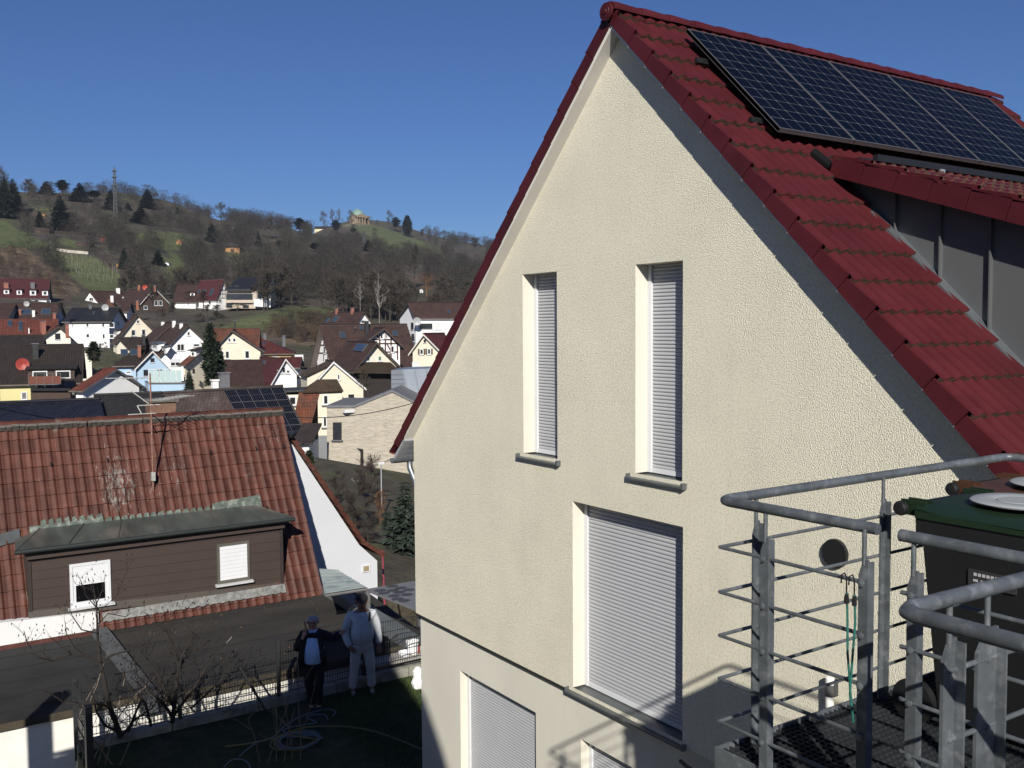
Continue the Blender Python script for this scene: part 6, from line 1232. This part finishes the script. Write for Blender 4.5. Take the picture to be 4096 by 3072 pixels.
def conifer(px,pt,pb,wpx,kind,label,Rf=None,needles=None,group='conifers on the hillside',d=None,name='conifer'):
    if d: p=atD(px,pb,d)
    else:
        p=gpt(px,pb) 
        if p is None: dd=W(px,pb); p=dd*((Rf or 600)/hypot(dd.x,dd.y))
    dist=hypot(p.x,p.y); H_=abs(pb-pt)/F*dist; wd=wpx/F*dist
    ta,nb_,f=conm[kind]; t=bpy.data.objects.new(name,None); C.objects.link(t); t.location=p; t.rotation_euler=(0,0,(px*.7)%6.28); tag(t,label,'conifer',group)
    for me,nm in ((ta,'trunk'),(nb_,'crown')):
        o=bpy.data.objects.new(nm,me); C.objects.link(o); o.parent=t; o.scale=(wd/4.5,wd/4.5,H_/10)
        if needles and nm=='crown': o.data=me.copy(); o.data.materials[0]=needles
    return t
CL=[(z1,(40,165,480,150),0,'tallest dark spruce at the left edge of the hill crest'),(z1,(120,175,440,140),1,'broad dark spruce second from the left edge on the crest'),(z1,(400,175,280,115),0,'dark spruce on the crest, third from the left edge'),(z1,(540,165,285,115),2,'round topped dark pine on the crest'),
(z1,(690,188,340,150),1,'wide dark spruce on the crest left of the flat topped pine'),(z1,(815,252,330,110),2,'flat topped pine on the crest left of the lattice mast'),(z1,(960,243,415,110),0,'slim dark spruce directly left of the lattice mast'),(z1,(1275,243,400,125),0,'pointed dark spruce right of the lattice mast'),
(z1,(525,310,590,170),1,'large drooping spruce on the slope below the crest'),(z1,(345,430,560,80),0,'small spruce left of the drooping one on the slope'),(z1,(1215,390,530,170),1,'wide dark evergreen below the pointed spruce'),(z1,(1105,348,410,50),0,'small pointed spruce between mast and pointed spruce'),
(z1,(1533,388,450,34),0,'tiny pointed conifer on the falling ridge'),(z1,(1830,530,690,110),1,'bluish spruce on the slope right of the orange hut'),(z1,(1075,755,930,90),0,'dark spruce beside the upright wooden hut at the vineyard'),(z1,(1365,770,890,100),1,'dark spruce left of the white garden hut'),(z1,(2035,570,660,60),0,'small dark conifer left of the open wooden shelter'),
(z2,(630,262,400,110),2,'wide dark pine on the saddle left of the pale yellow building'),(z2,(935,278,400,90),2,'dark pine directly in front of the pale yellow building'),(z2,(1440,252,372,80),2,'dark pine right of the domed chapel'),(z2,(1537,238,412,84),3,'dark columnar evergreen right of the domed chapel'),
(z2,(483,598,740,90),0,'bluish conifer in the woods above the modern house'),(z2,(280,370,500,60),0,'slim spruce in the woods above the wooden shelter'),(z2,(460,450,520,80),2,'round dark evergreen on the middle of the slope'),(z2,(755,470,545,110),2,'low spreading evergreen under the chapel hill'),(z2,(1205,440,540,90),1,'dark spruce beside the small pylon'),(z2,(95,350,420,50),0,'small dark conifer on the ridge left of the bare crown'),(z2,(1080,340,400,60),2,'dark round tree right below the pale yellow building')]
for zf,(x,t_,b_,w_),k,lab in CL:
    px,pt=zf(x,t_); _,pb=zf(x,b_); sc_=.4629 if zf is z1 else .4747; conifer(px,pt,pb,w_*sc_,k,lab,640 if zf is z1 else 900)
# conifers in the village and behind the fence
conifer(*(z3(2080,625)),z3(0,1265)[1],165*.4069,3,'tall dark cypress with reddish tip standing between the village houses',d=92,group=None,name='cypress')
conifer(*(z3(2140,790)),z3(0,1265)[1],150*.4069,3,'lower right stem of dense cypress beside the tall one',d=93,group=None,name='cypress')
conifer(*(z3(1862,1050)),z3(0,1260)[1],90*.4069,1,'small spruce left of the tall cypress',d=104,group=None)
conifer(*(z3(1300,650)),z3(0,800)[1],10*.4069,1,'thin young conifer above the blue house',d=150,group=None)
conifer(*(z3(925,790)),z3(0,985)[1],125*.4069,3,'round clipped evergreen right of the yellowish white gable',d=118,group=None,name='evergreen_bush',needles=evg)
conifer(*(z4(968,1330)),z4(0,1560)[1],110*.4521,3,'ivy covered evergreen column right of the white brick shed',d=58,group=None,name='evergreen_bush',needles=evg)
g6=lambda x,y:(1000+x*.4822,1650+y*.4822)
conifer(*g6(1290,540),g6(0,1420)[1],430*.4822,1,'blue green fir standing close behind the cream house corner',d=42,group=None,needles=ndl2)
conifer(*g6(1150,800),g6(0,1400)[1],340*.4822,1,'lower blue green fir left of the fir behind the cream house',d=45,group=None,needles=ndl2)
# bare trees that can be told apart
BT_=[(z2,(380,258,440,150),1,'wide fan shaped bare tree on the ridge left of the chapel hill'),(z2,(830,218,340,80),0,'bare crown above the pale yellow building, left of three'),(z2,(905,203,330,60),2,'bare crown above the pale yellow building, middle of three'),(z2,(960,200,320,45),2,'slim bare crown above the pale yellow building, right of three'),(z2,(1065,210,340,80),0,'bare tree in front of the chapel columns'),(z2,(1385,213,350,75),0,'bare tree left of the dark pine beyond the chapel'),(z2,(1282,278,330,34),2,'tiny bare tree on the terrace right of the chapel'),(z2,(1660,350,450,100),1,'bare trees group leader on the right shoulder of the hill'),(z2,(1720,360,455,40),2,'slim bare tree on the right shoulder of the hill'),(z2,(1765,355,460,40),2,'second slim bare tree on the right shoulder of the hill'),(z2,(1840,372,475,90),0,'round bare tree near the red roofed farm on the shoulder'),(z2,(2110,418,560,190),1,'broad bare tree in front of the red roofed farm'),(z2,(1265,350,440,70),0,'dark bare bush on the grass under the chapel'),
(z1,(1910,380,560,150),0,'pale bare birch crown on the falling ridge'),(z1,(1350,285,420,90),0,'bare tree right behind the pointed spruce'),(z1,(245,160,330,150),1,'bare trees between the spruces on the crest'),(z1,(30,120,400,110),0,'bare crown above the spruces at the left edge'),(z1,(2020,830,1010,120),0,'bare fan shaped tree above the modern house'),(z2,(1600,480,860,230),1,'large dark bare tree on the slope above the white house'),(z2,(820,860,1035,130),0,'bare tree on the meadow edge right of the modern house'),(z2,(650,880,1015,150),1,'dense bare tree at the upper meadow edge')]
for zf,(x,t_,b_,w_),k,lab in BT_:
    px,pt=zf(x,t_); _,pb=zf(x,b_); sc_=.4629 if zf is z1 else .4747; p=gpt(px,pb)
    if p is None: dd=W(px,pb); p=dd*((600 if zf is z1 else 930)/hypot(dd.x,dd.y))
    dist=hypot(p.x,p.y); H_=(pb-pt)/F*dist; place(farm[k],'bare_tree',lab,'tree',p,H_,wf=(w_*sc_/F*dist)/H_*1.25)
p=gpt(*z2(1700,930)) or V((0,0,0)); dist=hypot(p.x,p.y); place(rus,'oak_tree','russet leaved low tree on the slope above the white house','tree',p,170*.4747/F*dist,wf=1.7)
# birches with pale limbs, close above the half timbered houses
def birch(px,pt,pb,d,seed,lab,name='birch_tree'):
    H_=(pb-pt)/F*d; m=crown_bare(seed,H_=H_,wd=H_*.75,nb=15,tw=0,form='tall',base=.25,trunk=.14); ax=[(v_,hypot(v_.x,v_.y)) for v_ in m.v]
    for v_,r0 in ax:
        if r0<H_*.03: v_.x*=.5; v_.y*=.5; m2=MB(); rn=random.Random(seed)
    for _ in range(500):
        v_=rn.choice(m.v); d_=V((rn.gauss(0,1),rn.gauss(0,1),rn.gauss(.3,.6))).normalized(); 
        if v_.z<H_*.25: continue
        s_=d_.cross(V((0,0,1))).normalized()*.012; m2.add([v_-s_,v_+s_,v_+d_*rn.uniform(.4,1.1)],[(0,1,2)])
    t=thing(name,lab,'tree',atD(px,pb,d)); m.v=[v_+V(t.location) for v_ in m.v]; m2.v=[v_+V(t.location) for v_ in m2.v]; m.build('trunk',brkw,t); m2.build('twigs',brk2,t)
birch(*z2(1300,690),z2(0,1150)[1],190,14,'tall pale limbed birch behind the half timbered houses'); birch(*z2(1140,740),z2(0,1040)[1],230,15,'slender pale birch left of the tall one at the green patch')
# random woods: individual trees nearest, the far mass as one
rn=random.Random(77); spots=[]
BX=[]
for zf,(x,t_,b_,w_),k_,l_ in CL+BT_:
    a_=zf(x-w_*.45,t_); b2=zf(x+w_*.45,b_); BX.append((a_[0],a_[1],b2[0],b2[1]))
for zf,x0,y0_,x1,y1_ in ((z1,1500,650,1600,725),(z1,340,435,400,475),(z1,855,625,960,695),(z1,635,670,780,730),(z1,1000,855,1045,910),(z1,1400,850,1470,890),(z1,280,560,430,615),(z1,1940,720,2080,785),(z2,1630,850,1675,892),(z2,750,325,1060,402),(z2,1000,170,1240,310),(z2,1920,470,2212,560),(z1,980,75,1020,480),(z2,1590,760,1830,930)): a_=zf(x0,y0_); b2=zf(x1,y1_); BX.append((a_[0],a_[1],b2[0],b2[1]))
def bad(px,py,h_=0): return any(inpoly(px,py,P) for P in GRASS) or any(a_[0]<px<a_[2] and py-h_<a_[3]-6 and py>a_[1]+(a_[3]-a_[1])*.5 for a_ in BX)
tries=0
while len(spots)<4600 and tries<60000:
    tries+=1; px=rn.uniform(-250,2250); R=rn.uniform(235,1040)**1; a=atan2(px-CX,F); t_=A0-a; X,Y=R*cos(t_),R*sin(t_); z=gz(X,Y); _,py,_=proj((X,Y,z))
    if bad(px,py,7*F/R): continue
    if inpoly(px,py,SCRUB[0]) or inpoly(px,py,SCRUB[1]):
        if rn.random()<.75: spots.append((R,X,Y,z,rn.uniform(1.2,2.6),0)); 
        continue
    if (R<330 and py>1205 and px<1050) or (R<300 and px<480): continue
    if R>880 and 1330<px<1700: continue
    if rn.random()>(.97 if px>850 else .93): continue
    spots.append((R,X,Y,z,rn.uniform(4,9.5)*(1 if px>900 else .8),1))
for P_ in SCRUB:
    xs=[p[0] for p in P_]; ys=[p[1] for p in P_]; k=0
    while k<420:
        px,py=rn.uniform(min(xs),max(xs)),rn.uniform(min(ys),max(ys)); k+=1
        if px<-60 or not inpoly(px,py,P_): continue
        p=gpt(px,py)
        if p: spots.append((hypot(p.x,p.y),p.x,p.y,p.z,rn.uniform(1.0,2.8),0))
spots.sort()
wm=MB(); twigm=[brk,brk2]; small=[crown_bare(50+i,wd=8,nb=5,tw=70,tl=2.0,tr=.05) for i in range(5)]
near=[s for s in spots if s[5]==1][:230]; ns=set(id(s) for s in near)
for s in near: place(farm[rn.randrange(4)],'bare_tree','bare leafless tree of the brown hillside woods above the village','tree',V((s[1],s[2],s[3])),s[4]*1.05,wf=rn.uniform(.9,1.3),group='bare trees of the hillside woods')
# light meshes for the far wood
lite=[]
for i in range(5):
    r2=random.Random(200+i); m=MB(); m.tube([(0,0,-.5),(0,0,7)],[.16,.04],4,cap=False)
    for _ in range(230):
        a=r2.random()*6.28; h_=r2.uniform(2,10); rr=3.6*sqrt(max(.05,1-((h_-5.5)/4.8)**2))*r2.random()**.5; p=V((cos(a)*rr,sin(a)*rr,h_)); d=V((cos(a)*.6+r2.gauss(0,.4),sin(a)*.6+r2.gauss(0,.4),r2.uniform(.3,1.2))).normalized(); s_=V((r2.gauss(0,1),r2.gauss(0,1),0)).normalized()*r2.uniform(.05,.12); l=r2.uniform(.8,2.2); m.add([p-s_,p+s_,p+d*l],[(0,1,2)])
    lite.append((np.array([tuple(v_) for v_ in m.v]),m.f))
def mass(name,sp,mt,lab):
    Vs=[];Fs=[];MI=[];off=0
    for s in sp:
        vv_,ff=lite[rn.randrange(5)]; a=rn.random()*6.28; k=s[4]/10; c_,s_=cos(a)*k*1.1,sin(a)*k*1.1; x=vv_[:,0]*c_-vv_[:,1]*s_+s[1]; y=vv_[:,0]*s_+vv_[:,1]*c_+s[2]; Vs.append(np.stack([x,y,vv_[:,2]*k+s[3]],1)); mi=rn.choice([0,0,0,1,1,1,2,2,3]) if s[5] else rn.choice([1,1,2])
        Fs+=[[i+off for i in f] for f in ff]; MI+=[mi]*len(ff); off+=len(vv_)
    me=bpy.data.meshes.new(name); me.from_pydata(np.concatenate(Vs).tolist(),[],Fs); [me.materials.append(x) for x in mt]; me.polygons.foreach_set('material_index',MI); o=bpy.data.objects.new(name,me); C.objects.link(o); tag(o,lab,name,kind='stuff')
mass('woodland',[s for s in spots if id(s) not in ns and s[5]==1],[brk,brk2,mat('dark_twigs',(.022,.021,.017),.9,.3,.8),mat('dark_ivy_green',(.02,.027,.014),.9,.3,.8)],'brown leafless woods covering the hillside')
mass('scrub',[s for s in spots if s[5]==0],[brk,brk2,mat('dry_scrub',(.09,.062,.036),.9,.3,.8)],'dry reddish brown scrub on the lower slopes')
# gardens between the houses: bushes
GB=[(z3,(600,470,180,90),1,150),(z3,(1500,450,200,200),1,165),(z3,(1850,400,180,110),0,190),(z3,(2000,430,240,150),1,200),(z3,(1700,520,230,130),1,170),(z3,(2120,530,170,60),1,190),(z3,(1960,620,200,110),0,160),(z3,(1030,860,110,80),0,140),(z3,(930,960,100,100),1,115),
(z4,(1450,850,190,250),1,80),(z4,(900,60,240,60),0,230),(z4,(700,60,240,60),0,230),(z4,(150,110,250,70),1,215),(z4,(330,90,260,60),0,220),(z4,(60,130,200,90),1,200),(z4,(1840,380,100,90),1,130),(z4,(960,330,150,60),1,165),(z4,(880,310,150,60),1,180),(z4,(760,290,200,50),0,200),(z3,(2150,580,260,90),1,185),(z3,(1600,560,180,100),0,165)]
for i,(zf,(x,y,w_,h_),k,d) in enumerate(GB):
    px,py=zf(x,y); sc_=.4069 if zf is z3 else .4521; place(farm[k],'bare_bush','leafless bush or small tree growing between the village houses','bush',atD(px,py,d)-V((0,0,.3)),h_*sc_/F*d*1.15,wf=w_/h_*.9,group='bare bushes between the village houses')
sl_=[atD(*g6(x,y),d) for x,y,d in ((540,380,58),(1500,560,62),(640,1300,36))]; sn_=(sl_[1]-sl_[0]).cross(sl_[2]-sl_[0]).normalized()
def gsl(x,y): return at_on(*g6(x,y),sl_[0],sn_)
# rear garden shrubbery between brick house and white gable
for i,(x,y,h_,w_,lab) in enumerate(((880,1000,430,380,'tangled leafless hedge shrub in front of the pale brick house'),(740,760,230,200,'leafless shrub at the left foot of the pale brick house'),(1000,760,340,380,'bare branched tree before the brick wall stairs'),(1080,930,230,150,'small reddish shrub left of the blue green firs'),(980,1090,190,260,'low olive shrub above the white gable verge'))):
    me=crown_bare(60+i,wd=9,tw=1500,tl=1.5,tr=.05,base=.05).build('x',brk2 if i!=3 else brk3); dd=me.data; bpy.data.objects.remove(me); place(dd,'shrub',lab,'shrub',gsl(x,y),h_*.4822/F*gsl(x,y).length,wf=w_/h_*1.1)
gt=thing('garden_terrace','sloping rear garden between the white gable and the brick house','garden',(0,0,0)); bpy.data.objects.remove(gt)
m=MB(); m.prism([gsl(*p) for p in ((540,370),(1500,540),(1560,1600),(560,1500))],V((0,0,-3))); o=m.build('garden_slope',mat('rough_garden',(.05,.042,.028),.95,.4,1.2,bump=.1,bs=5,col2=(.06,.065,.025),s2=.5,t2=(.5,.65))); o['kind']='structure'
for i,(x,y,w_,h_,lab) in enumerate(((850,540,170,150,'concrete garden stair block with railing at the foot of the brick wall'),)):
    p=gsl(x,y); a=p; m=MB(); k=.4822/F*51
    for j in range(5): m.box(p.x-.4+j*.3,p.x-.1+j*.3,p.y-1,p.y+1,p.z-2.5,p.z-j*.22)
    o=m.build('garden_stairs',conc); tag(o,lab,'stairs')
ph_=atD(*g6(1087,420),47); t=thing('garden_pole','thin pale metal pole with small lamp head before the brick wall','pole',ph_-V((0,0,3.5))); MB().tube([ph_,ph_-V((0,0,4))],.03,6).build('tube',dishm,t); MB().box(ph_.x-.15,ph_.x+.15,ph_.y-.06,ph_.y+.06,ph_.z-.06,ph_.z+.06).build('lamp_head',frm,t)
rp=[g6(1098,1150),g6(1118,1600)]; a,b=atD(*rp[0],30),atD(*rp[1],26); o=MB().tube([a,b],.03,6).build('red_pole',mat('faded_red',(.35,.06,.08),.6)); tag(o,'slanting faded red pole rising beside the felt canopy','pole')
# ---- chapel on the hill
CH=gpt(*z2(1118,306),lo=700) or atD(*z2(1118,306),950); dC=hypot(CH.x,CH.y); kC=.4747/F*dC; cz_=CH.z-1; rz=atan2(-CH.y,-CH.x)+pi/2+.35
t=thing('domed_chapel','sandstone domed chapel with columned porches on the terraced hilltop','chapel',(CH.x,CH.y,cz_),rz); R=INV[t.name].inverted(); G=lambda x,y,z:R@V((x,y,z))
ss=mat('sandstone',(.19,.145,.095),.85,.15,.3); gd=mat('green_copper',(.16,.25,.2),.7,.2,.4)
w2=66*kC; hb=110*kC
def pris(poly,ex,nm,mm,par=t): m=MB(); m.prism([G(*p) for p in poly],G(*ex)-G(0,0,0)); return m.build(nm,mm,par)
cyl=MB().lathe((0,0,0),[(w2,0),(w2,hb*.62),(w2*1.04,hb*.63),(w2*1.04,hb*.67),(w2*.9,hb*.67)],40); cyl.v=[G(*p) for p in cyl.v]; cyl.build('rotunda',ss,t,smooth=True)
dm_=MB().lathe((0,0,0),[(w2*.9,hb*.67),(w2*.88,hb*.78),(w2*.8,hb*.8),(w2*.72,hb*.92),(w2*.5,hb*1.05),(w2*.25,hb*1.13),(.6,hb*1.16),(.5,hb*1.2),(.05,hb*1.24)],40); dm_.v=[G(*p) for p in dm_.v]; dm_.build('dome',gd,t,smooth=True)
for k in range(3):
    a=k*pi/2-pi/2-.0; c_,s_=cos(a),sin(a); Q=lambda u,v_,z:G(c_*v_-s_*u,s_*v_+c_*u,z); pw=w2*.62; v0,v1=w2*.6,w2*1.35; m=MB()
    for z0,z1_,o_ in ((0,hb*.04,.4),(hb*.5,hb*.6,.2)):
        m=MB(); m.hexa([Q(-pw-o_,v0,z0),Q(pw+o_,v0,z0),Q(pw+o_,v1+o_,z0),Q(-pw-o_,v1+o_,z0),Q(-pw-o_,v0,z1_),Q(pw+o_,v0,z1_),Q(pw+o_,v1+o_,z1_),Q(-pw-o_,v1+o_,z1_)])
        if z0==0: m.build('porch_base',ss,t)
    m.prism([Q(-pw-.5,v1+.3,hb*.6),Q(pw+.5,v1+.3,hb*.6),Q(0,v1+.3,hb*.74)],Q(0,v0,0)-Q(0,v1,0)); po=m.build('porch',ss,t)
    for j in range(4): u=-pw+.8+(2*pw-1.6)*j/3; m=MB().tube([Q(u,v1-.6,hb*.03),Q(u,v1-.6,hb*.51)],[.62,.5],10); m.build('column',ss,po,smooth=True)
    m=MB(); m.hexa([Q(-pw*.3,v0+w2*.28,0),Q(pw*.3,v0+w2*.28,0),Q(pw*.3,v0+w2*.42,0),Q(-pw*.3,v0+w2*.42,0),Q(-pw*.3,v0+w2*.28,hb*.34),Q(pw*.3,v0+w2*.28,hb*.34),Q(pw*.3,v0+w2*.42,hb*.34),Q(-pw*.3,v0+w2*.42,hb*.34)]); m.build('doorway',chk,po)
m=MB().lathe((CH.x,CH.y,cz_-3.5),[(w2*2.45,-4),(w2*2.35,2.6),(w2*2.2,2.6),(w2*2.2,1.5),(w2*1.3,3.45)],48); o=m.build('terrace_wall',mat('dark_stone_wall',(.09,.085,.06),.9,.3,.3)); tag(o,'low dark round terrace wall encircling the domed chapel','wall')
ZK=.4747; zc=z2
house('pale yellow long building with dark roof below the chapel trees',920,z2(955,330),z2(960,0)[0],None,z2(0,348)[1],z2(0,402)[1],86,z2(758,0)[0],wallm('pale_yellow',(.6,.54,.34)),RD,wl_=6,lmax=60,side=[('l',(770+i*20,365,777+i*20,378)) for i in range(9)])
house('small cream house with brown roof right of the pale yellow building',915,z2(1055,345),z2(1060,0)[0],None,z2(0,370)[1],z2(0,392)[1],86,z2(975,0)[0],CR,RR,wl_=5,side=[('l',(985+i*22,375,992+i*22,385)) for i in range(3)])
house('white farmhouse with red roofs on the far right shoulder of the hill',900,z2(1945,480),z2(1925,0)[0],z2(1975,0)[0],z2(0,520)[1],z2(0,555)[1],-40,z2(2060,0)[0],WH,RR,wins=((1938,500,1944,508),))
house('second white farmhouse with long red roof behind the broad bare tree',905,z2(2020,500),z2(2010,0)[0],z2(2040,0)[0],z2(0,535)[1],z2(0,560)[1],-70,z2(2170,0)[0],WH,RR)
# modern house
t=thing('modern_house','modern beige house with black mono pitch roof, wide glazing and chimney tower','house',atD(*z2(200,1000),235)-V((0,0,1)))
dM=235; n0=V((M[0][2],M[1][2],0)).normalized(); q0=atD(*z2(0,880),dM)
on=lambda x,y,o_=0:at_on(*z2(x,y),q0-n0*o_,n0)
def pz(poly,dep,nm,mm,o_=0,par=t): return MB().prism([on(x,y,o_) for x,y in poly],n0*dep).build(nm,mm,par)
w_=pz([(5,1000),(245,1020),(245,880),(350,775),(352,1000),(245,1020)][:4]+[(352,770),(352,985),(245,1025),(5,1000)],9,'wall',BE) if False else pz([(5,1020),(352,1020),(352,790),(245,885),(5,885)],9,'wall',BE)
pz([(325,757),(385,757),(390,930),(325,935)],3,'chimney_tower',BE,.6)
a_=[(-40,872),(45,800),(120,770),(352,768),(215,872)]
m=MB(); m.prism([on(x,y,1.0 if y>800 else -4) for x,y in [(0,872),(215,872),(352,772),(120,770)]],V((0,0,.5))); m.build('roof',mat('black_metal_roof',(.012,.013,.017),.45,.1,.5),t)
for r_,nm in (((10,895,232,945),'window'),((275,825,350,930),'window'),((30,825,60,850),'window'),((75,825,118,850),'window'),((10,975,60,1010),'window'),((150,990,200,1015),'window')):
    x0,y0_,x1,y1_=r_; o=pz([(x0,y1_),(x1,y1_),(x1,y0_),(x0,y0_)],.1,'window',black,.12); pz([(x0+4,y1_-4),(x1-4,y1_-4),(x1-4,y0_+4),(x0+4,y0_+4)],.05,'pane',pan,.16,o)
pz([(5,955),(240,955),(240,972),(5,972)],.5,'balcony_slab',BE,.7); pz([(243,940),(383,935),(383,1010),(243,1000)],.6,'terrace_wall',WH,1.6)
# garden huts
def hut(zf,x0,yt,x1,yb,mm,rm_,lab,roofh=.35,dk=False):
    (px0,pyt),(px1,pyb)=zf(x0,yt),zf(x1,yb); p=gpt((px0+px1)/2,pyb) or atD((px0+px1)/2,pyb,520); d=M.T@np.array(p); d=d[2]; a=atD(px0,pyb,d); b=atD(px1,pyb,d); h=(pyb-pyt)/F*d; u=(b-a); n_=V((u.y,-u.x,0)).normalized(); n_=n_ if n_.dot(p)>0 else -n_; dp=n_*max(2,u.length*.8); hw=h*(1-roofh)
    t=thing('garden_hut',lab,'hut',(a+b)/2-V((0,0,.5)),0,'garden huts on the hillside'); mid=(a+b)/2
    z_=V((0,0,1)); MB().prism([a-z_,b-z_,b+z_*hw,mid+z_*h*.93,a+z_*hw],dp).build('wall',mm,t)
    o_=-n_*.3; m=MB()
    for s_,e in ((1,a),(-1,b)):
        e2=e+(e-mid)*.15; m.hexa([mid+z_*h*.95+o_,e2+z_*(hw-.15)+o_,e2+z_*(hw-.15)+dp-o_,mid+z_*h*.95+dp-o_,mid+z_*h+o_,e2+z_*(hw)+o_,e2+z_*hw+dp-o_,mid+z_*h+dp-o_])
    m.build('roof',rm_,t); c_=a.lerp(b,.5); MB().prism([c_-u*.12,c_+u*.12,c_+u*.12+z_*hw*.75,c_-u*.12+z_*hw*.75],-n_*.05).build('door',WD,t)
ow=mat('orange_wood',(.28,.15,.06),.8,.15,2); rw=mat('red_boards',(.12,.03,.025),.8,.2,2)
hut(z1,1525,665,1570,715,ow,ow,'bright orange wooden hut on the grass clearing'); hut(z1,355,442,388,470,ow,ow,'small orange hut between trees near the crest'); hut(z1,868,640,952,692,rw,rw,'dark red garden hut on the middle of the slope',.3); hut(z1,645,680,770,728,WD,chg,'dark wooden hut left of the dark red one',.2); hut(z1,1005,862,1040,908,ow,WD,'upright orange hut at the right edge of the vineyard'); hut(z1,1413,858,1460,888,WH,chg,'small white hut right of the dark spruce'); hut(z1,295,568,425,612,WD,chg,'long grey hut above the vineyard at the left',.2); hut(z1,1948,730,2070,780,ow,WD,'open wooden shelter with flat roof on the right slope',.15); hut(z2,1640,855,1668,890,WH,WH,'little white hut in the woods above the big white house'); hut(z1,1280,1030,1300,1040,WH,WH,'tiny white hut at the foot of the vineyard')
# vineyard stakes
VP=[z1(*p) for p in ((345,765),(770,810),(975,935),(1120,1060),(900,1060),(650,1000),(520,900))]; rn=random.Random(9); sm=mat('vine_stake',(.22,.205,.175),.8,.2,3); me=MB().tube([(0,0,-.3),(.03,.02,1.9)],[.03,.025],5).build('vine_stake',sm).data; bpy.data.objects.remove(bpy.data.objects[-1] if False else [o for o in bpy.data.objects if o.data==me][0])
k=0
for i in range(17):
    for j in range(17):
        px,py=z1(330+j*50+i*14+rn.gauss(0,5),770+i*19+j*3.5+rn.gauss(0,3))
        if not inpoly(px,py,VP) or k>=230: continue
        p=gpt(px,py)
        if not p: continue
        o=bpy.data.objects.new('vine_stake',me); C.objects.link(o); o.location=p; o.rotation_euler=(rn.gauss(0,.04),rn.gauss(0,.04),0); o.scale=(1,1,rn.uniform(.8,1.25)); tag(o,'pale wooden stake standing in the rows of the hillside vineyard','stake','stakes of the hillside vineyard'); k+=1
wl_=MB(); pts=[gpt(*z1(x,y)) for x,y in ((490,768),(580,782),(680,793),(760,802))]; pts=[p for p in pts if p]
for a,b in zip(pts,pts[1:]): wl_.hexa([a,b,b+V((.3,.3,0)),a+V((.3,.3,0)),a+V((0,0,.9)),b+V((0,0,.9)),b+V((.3,.3,.9)),a+V((.3,.3,.9))])
o=wl_.build('dry_stone_wall',mat('pale_stone',(.4,.37,.32),.9,.3,.8)); tag(o,'pale dry stone wall along the top of the vineyard','wall')
# lattice masts
def mast(px,pt,pb,R_,wd,lab):
    dd=W(px,pb); p=gpt(px,pb) or dd*(R_/hypot(dd.x,dd.y)); d=hypot(p.x,p.y); H_=(pb-pt)/F*d; t=thing('lattice_mast',lab,'mast',p); w0=wd/F*d/2; m=MB(); n=12
    c=lambda k,q_:p+V(((1 if q_ in(0,1) else -1)*w0*(1-.55*k/n),(1 if q_ in(0,3) else -1)*w0*(1-.55*k/n),H_*.88*k/n))
    for q_ in range(4): m.tube([c(0,q_),c(n,q_),p+V((0,0,H_))],.13,4)
    for k in range(n):
        for q_ in range(4): m.tube([c(k,q_),c(k+1,(q_+1)%4)],.08,3); m.tube([c(k,(q_+1)%4),c(k+1,q_)],.08,3)
    m.build('lattice',mat('mast_steel',(.07,.075,.08),.6,.1),t)
    for f in (.62,.78,.9): z=H_*f; MB().box(p.x-w0*1.3,p.x+w0*1.3,p.y-w0*1.3,p.y+w0*1.3,p.z+z,p.z+z+H_*.015).build('platform',MATS['mast_steel'],t)
mast(*z1(1000,75),z1(0,480)[1],600,26*.4629,'tall lattice radio mast standing on the wooded crest'); mast(*z2(1172,362),z2(0,510)[1],700,20*.4747,'short lattice pylon on the slope below the chapel')
# ------------------------------------------------------------ thin air haze over the valley
hz=bpy.data.materials.new('haze_air'); hz.use_nodes=True; hn=hz.node_tree; hn.nodes.remove(hn.nodes['Principled BSDF']); pv_=hn.nodes.new('ShaderNodeVolumePrincipled'); pv_.inputs['Color'].default_value=(.75,.84,1,1); pv_.inputs['Density'].default_value=.00013; pv_.inputs['Anisotropy'].default_value=.2
hn.links.new(pv_.outputs[0],hn.nodes['Material Output'].inputs['Volume'])
o=MB().box(-2700,2700,-2700,2700,-15,150).build('haze',hz); o['kind']='stuff'; o['label']='thin bluish haze over the valley'
